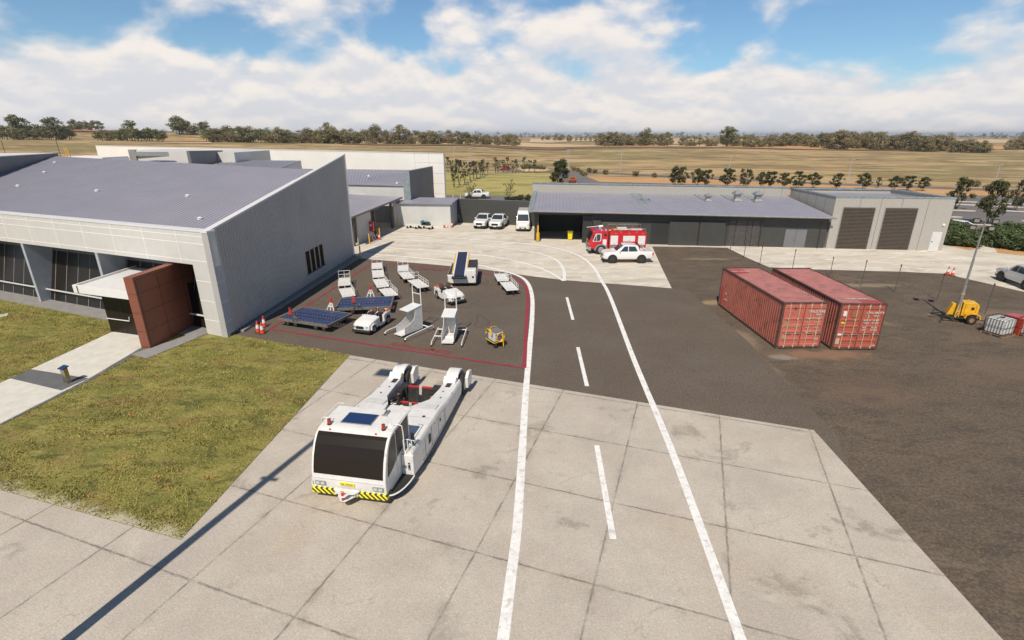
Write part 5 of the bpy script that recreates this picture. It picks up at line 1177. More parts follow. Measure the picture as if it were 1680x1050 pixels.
# something stored in the bay
p = G(926, 374); r_ = empty('stored_cart', (p.x, p.y, 0), R(20), 'small white and red cart standing deep inside the dark bay', 'cart')
MB().box(-.6, .6, -.4, .4, .3, .9).build('cart_body', M['offwhite'], r_, bevel=.04); MB().box(-.5, .5, -.35, .35, .903, 1.1).build('cart_top', M['red'], r_)
for sx in (-.4, .4):
    for sy in (-.35, .35): MB().wheel((sx, sy, .15), .15, .1, 12, 'y').build('wheel', M['rubber'], r_)
# ------------------------------------------------------------------ cars: lofted body + greenhouse
def car(name, kind, L, W_, H_, paint, label, cat, group=None, ute=False, van=False):
    """front at -y, centred in x, y from 0 (front) to L"""
    r = empty(name, (0, 0, 0), 0, label, cat, group)
    h = W_/2; k = L/5.0
    def ring(y, w, z0, z1, t=.10): return [(-w*.90, y, z0), (-w, y, z0+.14), (-w, y, z0+(z1-z0)*.62), (-w*.93, y, z1-.02), (-w*.72, y, z1), (w*.72, y, z1), (w*.93, y, z1-.02), (w, y, z0+(z1-z0)*.62), (w, y, z0+.14), (w*.90, y, z0)]
    if van:
        S1 = [(0, .80, .34, .80), (.12, .95, .28, 1.02), (.55, 1., .26, 1.18), (.9, 1., .26, 1.25), (L-.1, 1., .28, 1.3), (L, .97, .36, 1.25)]
    elif ute:
        S1 = [(0, .74, .46, .86), (.12, .90, .42, 1.03), (.45, .97, .40, 1.11), (1.1, 1., .40, 1.18), (1.6, 1., .40, 1.20), (3.3, 1., .40, 1.22), (3.7, 1., .42, 1.21), (L-.12, .98, .50, 1.21), (L, .94, .58, 1.15)]
    else:
        S1 = [(0, .72, .34, .62), (.15, .90, .24, .76), (.7, .97, .22, .88), (1.2, 1., .22, .95), (3.3, 1., .22, .98), (L-.35, .96, .28, .98), (L, .84, .38, .82)]
    m = MB(); m.loft([ring(y*(1 if van or ute else k), w*h, a, b) for y, w, a, b in S1]); body = m.build('body', paint, r, bevel=.03)
    # greenhouse: pillars and roof in paint, glass just outside the core
    if van: G1 = [(.75, 1.22, .93), (1.35, 2.15, .84), (1.8, H_-.02, .80), (L-.3, H_, .80), (L-.02, H_-.12, .80), (L, 1.22, .95)]
    elif ute: G1 = [(1.25, 1.17, .90), (2.0, H_-.05, .74), (2.35, H_, .72), (3.1, H_-.02, .72), (3.42, H_-.12, .74), (3.62, 1.18, .90)]
    else: G1 = [(1.2*k, .92, .88), (1.95*k, H_-.04, .72), (2.5*k, H_, .70), (3.3*k, H_-.04, .70), (4.35*k, 1.0, .84), (4.5*k, .94, .86)]
    zb = G1[0][1]; m = MB(); rings = []
    def gx(z, wt):  # half width at height
        f = (z-zb)/(H_-zb); return h*(.94+(wt-.94)*f)
    # loft as slices in y with a flat base
    for y, z, w in G1:
        zz = max(z, zb+.01); wt = h*(.94-(.94-.76)*(zz-zb)/(H_-zb)); rings.append([(-h*.94, y, zb-.05), (-wt, y, zz-.04 if zz > zb+.1 else zz), (-wt*.88, y, zz), (wt*.88, y, zz), (wt, y, zz-.04 if zz > zb+.1 else zz), (h*.94, y, zb-.05)])
    m.loft(rings); cabin = m.build('cabin', paint, r, bevel=.02)
    # windscreen
    (ya, za, _), (yb, zb2, _) = G1[0], G1[1]
    def scr(y0, z0, y1, z1, name, off=.012):
        w0 = h*(.94-(.18)*(z0-zb)/(H_-zb))-.08; w1 = h*(.94-(.18)*(z1-zb)/(H_-zb))-.09
        dy, dz = y1-y0, z1-z0; Ln = math.hypot(dy, dz); ny, nz = (-dz/Ln*off, dy/Ln*off) if name == 'windscreen' else (dz/Ln*off, -dy/Ln*off)
        if name != 'windscreen' and nz < 0: pass
        q = [(-w0, y0+ny, z0+nz), (w0, y0+ny, z0+nz), (w1, y1+ny, z1+nz), (-w1, y1+ny, z1+nz)]; s_ = 1
        m = MB(); m.add(q+[(p[0], p[1]-ny*3, p[2]-nz*3) for p in q], [(0, 1, 2, 3), (7, 6, 5, 4), (0, 4, 5, 1), (1, 5, 6, 2), (2, 6, 7, 3), (3, 7, 4, 0)]); m.build(name, M['wind'], cabin)
    def lerp(a, b, t): return a+(b-a)*t
    scr(lerp(ya, yb, .08), lerp(za, zb2, .08), lerp(ya, yb, .94), lerp(za, zb2, .94), 'windscreen')
    if not van:
        i0 = -2 if ute else -3; (y0, z0, _), (y1, z1, _) = G1[-1], G1[-2 if ute else -3]
        if ute: scr(lerp(y0, y1, .12), lerp(z0, z1, .12), lerp(y0, y1, .92), lerp(z0, z1, .92), 'rear_window')
        else: scr(lerp(y0, y1, .18), lerp(z0, z1, .18), lerp(y0, y1, .92), lerp(z0, z1, .92), 'rear_window')
    if van: wins = [[(1.05, 1.42), (1.45, 2.0), (2.25, 2.0), (2.25, 1.42)]]
    elif ute: wins = [[(1.66, 1.20), (2.08, H_-.15), (2.42, H_-.14), (2.42, 1.20)], [(2.50, 1.20), (2.50, H_-.14), (3.14, H_-.16), (3.38, 1.22)]]
    else: wins = [[(1.62*k, 1.02), (2.02*k, H_-.14), (2.62*k, H_-.12), (2.62*k, 1.02)], [(2.70*k, 1.02), (2.70*k, H_-.12), (3.30*k, H_-.15), (3.8*k, 1.03)]]
    for sx in (-1, 1):
        for wv in wins:
            m = MB(); o_ = []; i_ = []
            for y, z in wv:
                x = h*(.94-.18*(z-zb)/(H_-zb)); o_.append((sx*(x+.014), y, z)); i_.append((sx*(x-.03), y, z))
            n = len(wv); m.add(o_+i_, [tuple(range(n)), tuple(range(2*n-1, n-1, -1))]+[(i, (i+1) % n, n+(i+1) % n, n+i) for i in range(n)]); m.build('side_window', M['wind'], cabin)
        ys = (.93, L-1.15) if (ute or van) else (.85*k, L-.9*k); wr = .41 if ute else .34
        for y in ys:
            m = MB(); m.cyl((sx*(h-.22), y, wr+.03), (sx*(h+.012), y, wr+.03), wr+.09, wr+.06, 20); m.build('wheel_arch', M['black'], r)
            m = MB(); m.wheel((sx*(h-.09), y, wr), wr, .24, 22); w = m.build('wheel', M['rubber'], r)
            m = MB(); m.cyl((sx*(h+.032), y, wr), (sx*(h+.04), y, wr), wr*.60, wr*.55, 6); m.build('rim', M['rim'] if not ute else M['dark'], w)
        hz = .80 if ute else (.86 if van else .62)
        m = MB(); m.box(*(sorted((sx*h*.55, sx*h*.90))), .02 if not van else .04, .2, hz, hz+.14); m.build('headlight', M['lens'], r, bevel=.02)
        m = MB(); m.box(*(sorted((sx*h*.84, sx*h*.975))), L-.12, L+.01, hz, hz+.28); m.build('tail_lamp', M['red'], r)
        my = 1.55 if not van else 1.2; mz = 1.22 if not van else 1.5
        if not (ute or van): my = 1.65*k; mz = 1.0
        m = MB(); m.box(*(sorted((sx*h*.98, sx*h*1.16))), my, my+.10, mz, mz+.15); m.build('mirror', M['black'] if van else paint, r, bevel=.02)
    m = MB(); m.box(-h*.50, h*.50, -.012, .1, .58 if ute else .42, .86 if ute else .58); m.build('grille', M['black'], r, bevel=.01)
    m = MB(); m.box(-h*.82, h*.82, -.02, .25, .30, .50 if ute else .40); m.build('bumper', M['black'] if (ute or van) else paint, r, bevel=.03)
    m = MB(); m.box(-.2, .2, -.03, -.019, .42, .52); m.build('number_plate', M['white_clean'], r)
    if ute:
        m = MB(); m.box(-h*.86, h*.86, 3.66, L-.08, 1.215, 1.235); m.build('tray_cover', paint, r)
        m = MB(); 
        for sx in (-1, 1): m.tube([(sx*h*.80, 3.62, 1.18), (sx*h*.72, 3.50, H_-.02), (sx*h*.6, 3.5, H_+.02)], .035); m.tube([(sx*h*.72, 3.5, H_-.06), (sx*h*.80, 4.15, 1.2)], .03)
        m.tube([(-h*.6, 3.5, H_+.02), (h*.6, 3.5, H_+.02)], .035); m.build('sports_bar', M['black'], r)
    return r
white_ute_paint = mat('white_car_paint', (.76, .75, .73), .25, var=.02, coat=.6)
U = car('utility_pickup', 'ute', 4.95, 1.84, 1.82, white_ute_paint, 'x', 'pickup', 'pale double-cab pickups', ute=True)
def at_mid(o, p, rz, L): o.location = (p[0]+math.sin(rz)*0, p[1], 0)
a = G(989, 431)
o = place(U, True, (8.95, 50.7, 0), R(90), 'x'); o.rotation_euler = (0, 0, R(-90)); o.location = (9.05, 50.75, 0); o['label'] = 'white pickup with emblem on its door standing in front of the fire engine'
for sx in (-1, 1):       # emblem on the doors of this one
    m = MB(); x = sorted((sx*.905, sx*.912)); m.box(*x, 2.28, 2.42, .80, .90); m.build('door_emblem', M['red'], o)
    m = MB(); m.box(*x, 2.44, 2.60, .81, .87); m.build('emblem_bar', M['yellow'], o); m = MB(); m.box(*x, 2.62, 2.85, .82, .86); m.build('emblem_text', M['grey_wall'], o)
KID.clear()
emb = [c for c in kids(o) if 'emblem' in c.name]
KID[U.name] = [c for c in kids(U) if 'emblem' not in c.name]
p = G(786, 376.3); place(U, False, (p.x, p.y, 0), R(-13), 'white pickup with nose forward by the dark wall, left of the two')
p = G(811.5, 377.3); place(U, False, (p.x, p.y, 0), R(-13), 'white pickup with nose forward by the dark wall, right of the two')
p = G(783, 327); o2 = place(U, False, (p.x-2.6, p.y+1.5, 0), R(-88), 'white pickup driving on the road beyond the dark wall')
UG = car('utility_pickup', 'ute', 4.95, 1.84, 1.82, mat('silver_car_paint', (.62, .62, .61), .28, metal=.15, var=.03, coat=.6), 'silver pickup with emblem on its door at the right edge of the yard', 'pickup', 'pale double-cab pickups', ute=True)
f_, b_ = G(1639, 461), G(1674, 474); d = (f_-b_).normalized(); rz = math.atan2(d.y, d.x)+PI/2
n_ = Vector((d.y, -d.x, 0)); UG.rotation_euler = (0, 0, rz); q = f_+d*.93+n_*.9; UG.location = (q.x, q.y, 0)
for sx in (-1, 1):
    m = MB(); x = sorted((sx*.905, sx*.912)); m.box(*x, 2.20, 2.36, .80, .90); m.build('door_emblem', M['red'], UG)
    m = MB(); m.box(*x, 2.38, 2.5, .82, .87); m.build('emblem_bar', M['yellow'], UG)
V_ = car('panel_van', 'van', 5.2, 1.86, 2.55, white_ute_paint, 'tall white panel van parked by the dark wall next to the workshop', 'van', van=True)
p = G(857.5, 380.5); V_.location = (p.x, p.y, 0); V_.rotation_euler = (0, 0, R(-3))
C1 = car('orange_car', 'car', 4.2, 1.75, 1.45, M['orange'], 'orange car seen from behind on the road beyond the workshop', 'car'); p = G(945, 300.5); C1.location = (p.x-.4, p.y+4.2, 0); C1.rotation_euler = (0, 0, R(172))
C2 = car('red_car', 'car', 4.2, 1.75, 1.45, M['red'], 'small red car on the far road behind the row of young trees', 'car'); p = G(821, 279); C2.location = (p.x, p.y, 0); C2.rotation_euler = (0, 0, R(-60))
C3 = car('blue_car', 'car', 4.2, 1.75, 1.45, mat('blue_car_paint', (.02, .12, .55), .3, coat=.5), 'small blue car half hidden behind the dense tree', 'car'); p = G(927, 285.5); C3.location = (p.x, p.y, 0); C3.rotation_euler = (0, 0, R(10))
C4 = car('white_car', 'car', 4.2, 1.75, 1.45, white_ute_paint, 'white car parked in the car park beyond the hedge', 'car'); p = G(1586, 383); C4.location = (p.x-2, p.y+1.5, 0); C4.rotation_euler = (0, 0, R(-80))

# ------------------------------------------------------------------ fire engine (front at -x), near side at y=0
def fire_engine():
    a = G(984, 417.5)
    r = empty('fire_engine', (8.15, a.y, 0), 0, 'red fire engine with white lockers and grey roof rails in front of the workshop', 'fire engine')
    Wd = 2.3; FR = M['fire_red']
    m = MB(); m.prism([(.18, .62), (.05, .95), (.10, 1.45), (.45, 2.42), (.62, 2.5), (2.05, 2.5), (2.05, .62)], 0.02, Wd-.02, 'y'); cab = m.build('cab', FR, r, bevel=.04)
    m = MB(); m.prism([(.085, 1.46), (.43, 2.36), (.47, 2.35), (.14, 1.45)], .12, Wd-.12, 'y'); m.build('windscreen', M['wind'], cab)
    for y0, y1 in ((.0, .02), (Wd-.02, Wd+.0)):
        m = MB(); m.prism([(.40, 1.40), (.72, 2.22), (1.30, 2.22), (1.30, 1.50), (1.18, 1.40)], y0-.004 if y0 == 0 else y1, y0+.01 if y0 == 0 else y1+.012, 'y'); m.build('door_frame', M['white_clean'], cab)
        m = MB(); m.prism([(.50, 1.46), (.78, 2.15), (1.22, 2.15), (1.22, 1.55), (1.12, 1.46)], -.012 if y0 == 0 else y1+.012, -.004 if y0 == 0 else y1+.02, 'y'); m.build('door_window', M['wind'], cab)
    MB().box(1.55, 1.88, -.006, .015, 1.98, 2.22).build('rear_cab_window', M['wind'], cab); MB().box(1.48, 1.88, -.006, .015, .95, 1.62).build('cab_locker', M['white_clean'], cab)
    MB().box(.78, .82, -.02, .01, 1.5, 2.15).build('window_bar', M['white_clean'], cab)
    MB().box(-.02, .30, .0, Wd, .42, .78).build('bumper', M['steel'], r, bevel=.05)
    for y in (.12, Wd-.5): MB().box(-.03, .02, y, y+.38, .78-.25, .72).build('headlight', M['lens'], r, bevel=.02)
    MB().box(.06, .12, .6, Wd-.6, .8, 1.3).build('grille', M['dark'], cab)
    m = MB(); m.box(2.18, 6.10, 0, Wd, .62, 2.32); body = m.build('body', FR, r, bevel=.04)
    MB().box(2.05, 2.18, .15, Wd-.15, .6, 2.2).build('gap_panel', M['black'], r)
    for x0, x1, z0, z1 in ((2.30, 3.08, 1.05, 2.02), (3.62, 4.88, 1.40, 2.0), (5.22, 5.96, 1.05, 2.0)):
        d = MB().box(x0, x1, -.016, .0, z0, z1).build('locker_door', M['white_clean'], body, bevel=.006); MB().box((x0+x1)/2, (x0+x1)/2+.05, -.03, -.0165, z0+.06, z0+.12).build('latch', M['dark'], d)
        MB().box(x0, x1, Wd, Wd+.016, z0, z1).build('locker_door', M['white_clean'], body)
    for x0, x1 in ((2.30, 3.06), (5.48, 5.9)): MB().box(x0, x1, -.014, 0, .64, .98).build('pump_panel', M['steel'], body)
    for x in (2.75, 4.2, 5.6): MB().box(x, x+.12, -.02, 0, 2.2, 2.27).build('marker_lamp', M['amber'], body)
    for x, z in ((3.3, .95), (5.25, .92)): MB().box(x, x+.12, -.02, 0, z, z+.09).build('marker_lamp', M['amber'], body)
    m = MB(); m.box(2.4, 5.95, .25, Wd-.25, 2.322, 2.52); m.build('roof_locker', FR, body, bevel=.02)
    m = MB(); m.box(4.5, 5.7, .5, 1.1, 2.53, 2.60); m.box(3.2, 4.2, 1.2, 1.7, 2.53, 2.66); m.tube([(2.6, .35, 2.56), (3.1, .5, 2.62), (3.6, .4, 2.58), (4.4, .45, 2.6)], .05); m.build('roof_equipment', M['offwhite'], body)
    tl = mat('teal_grey_rail', (.22, .42, .42), .45, metal=.3); m = MB()
    for y, z1 in ((.08, 2.72), (Wd-.08, 2.86)):
        for x0, x1 in ((2.35, 3.3), (3.45, 5.0), (5.1, 5.95)):
            m.tube([(x0, y, 2.33), (x0, y, z1), (x1, y, z1), (x1, y, 2.33)], .024)
            if x1-x0 > 1.2: m.tube([((x0+x1)/2, y, 2.33), ((x0+x1)/2, y, z1)], .018)
    m.build('roof_rails', tl, body)
    m = MB(); m.box(.65, 1.95, .35, Wd-.35, 2.505, 2.56); m.build('roof_plate', mat('purple_grey_plate', (.30, .08, .12), .5), cab)
    MB().cyl((1.3, 1.15, 2.56), (1.3, 1.15, 2.80), .10, .08, 12).build('monitor_base', M['offwhite'], cab); m = MB(); m.cyl((1.45, 1.15, 2.86), (-.15, 1.0, 2.74), .035, .03, 8); m.cyl((1.15, 1.15, 2.78), (1.6, 1.15, 2.84), .14, .12, 12); m.build('water_monitor', M['white_clean'], cab)
    MB().cyl((.75, .35, 2.5), (.75, .35, 2.62), .08, .07, 12).build('blue_beacon', M['blue_l'], cab); MB().cyl((.62, 1.6, 2.5), (.62, 1.6, 2.65), .08, .07, 12).build('red_beacon', M['red'], cab)
    for x in (1.35, 1.8): MB().cyl((x, .3, 2.5), (x, .3, 2.68), .07, .05, 10).build('work_lamp', M['lens'], cab)
    for x in (2.1, 2.6, 3.1): MB().box(x, x+.22, .2, .42, 2.5, 2.62).build('amber_lamp', M['yellow'], body)
    for x in (1.35, 4.85):
        m = MB(); P = []
        for i in range(13): t = PI*i/12; P.append((x+.72*math.cos(t), .45+.68*math.sin(t)))
        for i in range(13): t = PI-PI*i/12; P.append((x+.56*math.cos(t), .45+.53*math.sin(t)))
        if x < 2:
            m.prism(P, -.03, .45, 'y'); m.prism(P, Wd-.45, Wd+.03, 'y'); m.build('mudguard', M['rim'], r)
        m = MB(); m.cyl((x, .0, .48), (x, .5, .48), .60, None, 20); m.cyl((x, Wd-.5, .48), (x, Wd, .48), .60, None, 20); m.build('wheel_well', M['black'], r)
        for y in (.08, Wd-.08):
            m = MB(); m.wheel((x, y, .5), .5, .34, 24, 'y'); w = m.build('wheel', M['rubber'], r); s_ = -1 if y < 1 else 1
            m = MB(); m.cyl((x, y+s_*.171, .5), (x, y+s_*.20, .5), .32, .24, 16); m.build('rim', M['rim'], w); m = MB(); m.cyl((x, y+s_*.20, .5), (x, y+s_*.26, .5), .13, .08, 12); m.build('hub', M['steel'], w)
    MB().box(.3, 5.9, .5, Wd-.5, .45, .64).build('chassis', M['dark'], r)
    for y in (-.12, Wd+.02): MB().box(.42, .5, y, y+.1, 1.75, 2.15).build('mirror', M['black'], cab, bevel=.02)
    MB().tube([(6.1, -.0, .62), (6.25, -.05, .75)], .03).build('rear_step', M['steel'], r)
fire_engine()

# ------------------------------------------------------------------ containers
cR = mat('container_red_paint', (.38, .115, .082), .6, var=.14, vs=1.2, spots=[((.16, .065, .045), 2.2, .52, .70), ((.075, .045, .035), 5, .66, .74), ((.40, .09, .07), .9, .60, .68)], bump=.003, bs=12)
cTop = mat('faded_container_roof', (.385, .150, .135), .65, var=.12, vs=1.0, spots=[((.22, .10, .09), 1.6, .50, .70), ((.08, .05, .045), 4, .68, .76)], bump=.002, bs=10)
cDoor = mat('container_door_red', (.52, .145, .105), .55, var=.12, vs=1.5, spots=[((.26, .09, .06), 3, .55, .72), ((.50, .16, .13), 1.2, .55, .7)])
cRust = mat('rusty_container_edge', (.12, .06, .045), .75, var=.3, vs=4)
cMark = mat('faded_white_lettering', (.66, .62, .56), .7, var=.15, vs=8)
cMark2 = mat('cream_lettering', (.55, .45, .30), .7, var=.25, vs=8)
def container(loc, rz, label, variant):
    r = empty('shipping_container', loc, rz, label, 'container', 'red shipping containers')
    L, Wd, Hh = 8.45, 2.68, 2.90; dr = cDoor if variant == 0 else mat('container_door_dark_red', (.43, .105, .07), .55, var=.12, vs=1.5, spots=[((.22, .07, .05), 3, .55, .72)])
    # corrugated sides
    for sx in (-1, 1):
        m = MB(); n = 34; x = sx*(Wd/2-.02); pts = []
        per = (L-.3)/n
        for i in range(n):
            y = .15+i*per
            for t, dx in ((0, 0), (.32, 0), (.45, -.05), (.82, -.05), (.95, 0)): pts.append((x+sx*dx, y+t*per))
        pts.append((x, L-.15)); vs = []; 
        for p in pts: vs += [(p[0], p[1], .15), (p[0], p[1], Hh-.1)]
        fs = [(2*i, 2*i+2, 2*i+3, 2*i+1) for i in range(len(pts)-1)]
        m.add(vs, fs); m.build('side_wall', cR, r)
    m = MB(); n = 30; per = (L-.3)/n; vs = []
    for i in range(n):
        for t, dz in ((0, 0), (.4, 0), (.5, -.025), (.9, -.025)): vs += [(-Wd/2+.06, .15+(i+t)*per, Hh-.03+dz), (Wd/2-.06, .15+(i+t)*per, Hh-.03+dz)]
    m.add(vs, [(2*i, 2*i+1, 2*i+3, 2*i+2) for i in range(len(vs)//2-1)]); m.build('roof', cTop, r)
    m = MB(); m.box(-Wd/2+.06, Wd/2-.06, L-.06, L-.03, .12, Hh-.03); m.box(-Wd/2+.1, Wd/2-.1, .1, L-.1, .10, .16); m.build('end_wall', cR, r)
    m = MB(); e = .11
    for sx in (-1, 1):
        a, b = sorted((sx*Wd/2, sx*(Wd/2-.10)))
        m.box(a, b, e, L-e, Hh-.10, Hh); m.box(a, b, e, L-e, .06, .17)
    for y in (0, L-.10): m.box(-Wd/2+e, Wd/2-e, y, y+.1, Hh-.10, Hh-.003); m.box(-Wd/2+e, Wd/2-e, y, y+.1, .05, .15)
    for sx in (-1, 1):
        for y in (0, L-.12): a, b = sorted((sx*(Wd/2-.002), sx*(Wd/2-.12))); m.box(a, b, y+.002, y+.118, .17, Hh-.12)
    m.build('edge_frame', cRust, r, bevel=.008)
    for sx in (-1, 1):
        for y in (-.006, L-.15):
            for z in (0, Hh-.13): a, b = sorted((sx*(Wd/2+.004), sx*(Wd/2-.16))); MB().box(a, b, y, y+.16, z, z+.135).build('corner_casting', cRust, r, bevel=.008)
    for k in (0, 1):       # doors
        x0 = -Wd/2+.12 if k == 0 else .02; x1 = -.02 if k == 0 else Wd/2-.12
        m = MB(); z = .17; segs = [(.17, .30, 0), (.30, .58, .035), (.58, .66, 0), (.66, 1.05, .035), (1.05, 1.13, 0), (1.13, 1.45, .035), (1.45, 1.53, 0), (1.53, 1.85, .035), (1.85, 1.93, 0), (1.93, 2.55, .035), (2.55, Hh-.12, 0)]
        pr = []
        for z0, z1, dy in segs: pr += [(dy, z0+(.02 if dy else 0)), (dy, z1-(.02 if dy else 0))]
        m.prism([(.07, .17)]+pr+[(.07, Hh-.12)], x0+.07, x1-.07); m.box(x0, x0+.068, -.004, .06, .17, Hh-.12); m.box(x1-.068, x1, -.004, .06, .17, Hh-.12); d = m.build('door', dr, r)
        for f in (.27, .73):
            x = x0+(x1-x0)*f; m = MB(); m.cyl((x, -.035, .10), (x, -.035, Hh-.05), .020, None, 8)
            for z in (.2, 1.0, 1.9, Hh-.18): m.box(x-.05, x+.05, -.03, .0, z-.04, z+.04)
            m.build('lock_rod', cMark2, d)
            m = MB(); m.box(x-.0, x+.34, -.06, -.04, .98, 1.02); m.build('handle', M['steel'], d)
    m = MB(); m.box(-.018, .018, -.002, .05, .17, Hh-.12); m.build('door_gasket', M['black'], r)
    def t(s, x, z, size, mt=cMark, sx=1): text(s, size, mt, r, 'lettering', (x, -.010, z), (PI/2, 0, 0), .003, 'LEFT', sx)
    if variant == 0:
        t('TRIU', .22, 2.33, .19, sx=1.1); t('570931', .68, 2.33, .19); t('3', 1.12, 2.33, .22); t('45G1', .68, 2.15, .16)
        for z, a, b in ((1.90, 'MAX GR', '30,480'), (1.68, 'LB', '67,200'), (1.35, 'TARE', '3,870'), (1.08, 'CU.CAP', '2,700')): t(a, .16, z, .13, cMark2); t(b, .66, z, .14, cMark2)
        t('KKTU CONTAINERS', -1.2, 1.42, .13, cMark2, .9); t('WLL', .85, .60, .13); t('OK', .9, .32, .1)
        MB().box(-.62, -.50, -.012, .0, 2.50, 2.60).build('blue_sticker', M['dolly_blue'], r); MB().box(-1.1, -.86, -.008, .0, .66, .90).build('green_sticker', mat('olive_sticker', (.33, .34, .18), .7), r)
        MB().box(-1.12, -.9, .028, .036, 1.58, 1.70).build('green_label', mat('olive_label', (.28, .30, .13), .7), r)
    else:
        t('CPSU', .22, 2.33, .18); t('480371', .68, 2.33, .18); t('9', 1.14, 2.33, .2); t('45G1', .68, 2.14, .15); t('T 6', .2, 2.10, .18, cMark2)
        for z, a, b in ((1.86, 'M.G.W', '30.480'), (1.70, 'TARE', '67.200'), (1.42, 'NET', '28.580'), (1.27, 'LBS', '63.000')): t(a, .16, z, .14); t(b, .66, z, .14, cMark if z > 1.5 else cMark)
        MB().box(-1.08, -.90, -.008, .04, 2.12, 2.42).build('white_placard', M['white_clean'], r); MB().box(-.58, -.24, -.008, .04, 2.05, 2.48).build('brown_placard', mat('brown_placard_paint', (.34, .13, .07), .7), r)
        MB().box(-1.10, -.90, -.008, .04, 1.66, 1.74).build('yellow_label', M['yel_clean'], r); MB().box(-1.16, -.90, -.008, .04, .92, 1.04).build('white_label', M['white_clean'], r); MB().box(-1.2, -.98, -.008, .04, .38, .72).build('cream_placard', mat('cream_sheet', (.50, .42, .30), .7), r)
        t('WLL', .95, .30, .11)
    # roof marking and side number
    y_ = L-1.1 if variant == 0 else 1.0
    text('TRIU 570931' if variant == 0 else 'CPSU 480371', .26, cMark, r, 'lettering', (0.1 if variant else -.5, y_, Hh-.025), (0, 0, PI if variant else 0), .002)
    MB().box(-Wd/2+.12 if variant == 0 else .1, -.1 if variant == 0 else Wd/2-.12, y_-.45 if not variant else y_-.75, y_-.3+.9 if not variant else y_-.3, Hh-.034, Hh-.026).build('roof_patch', mat('fresh_red_patch', (.40, .06, .055), .6, var=.15), r)
    text('45G1' if variant == 0 else 'CPSU', .18, cMark, r, 'lettering', (-Wd/2+.005, L-1.15, .75), (PI/2, 0, -PI/2), .003); text('8', .25, cMark, r, 'lettering', (-Wd/2+.005, L-1.1, 1.2), (PI/2, 0, -PI/2), .003)
    MB().box(-Wd/2-.004, -Wd/2+.02, L-.5, L-.3, .18, 1.6).build('side_patch', mat('fresh_red_side', (.45, .06, .045), .6, var=.15), r)
a, b = G(1270.8, 572.3), G(1345.5, 571.5); c_ = (a+b)/2; container((c_.x, c_.y, 0), R(1.8), 'red shipping container on the left with lighter salmon doors', 0)
a, b = G(1363, 573.3), G(1438, 574.8); c_ = (a+b)/2; container((c_.x, c_.y, 0), R(-.6), 'red shipping container on the right with darker doors and brown placard', 1)

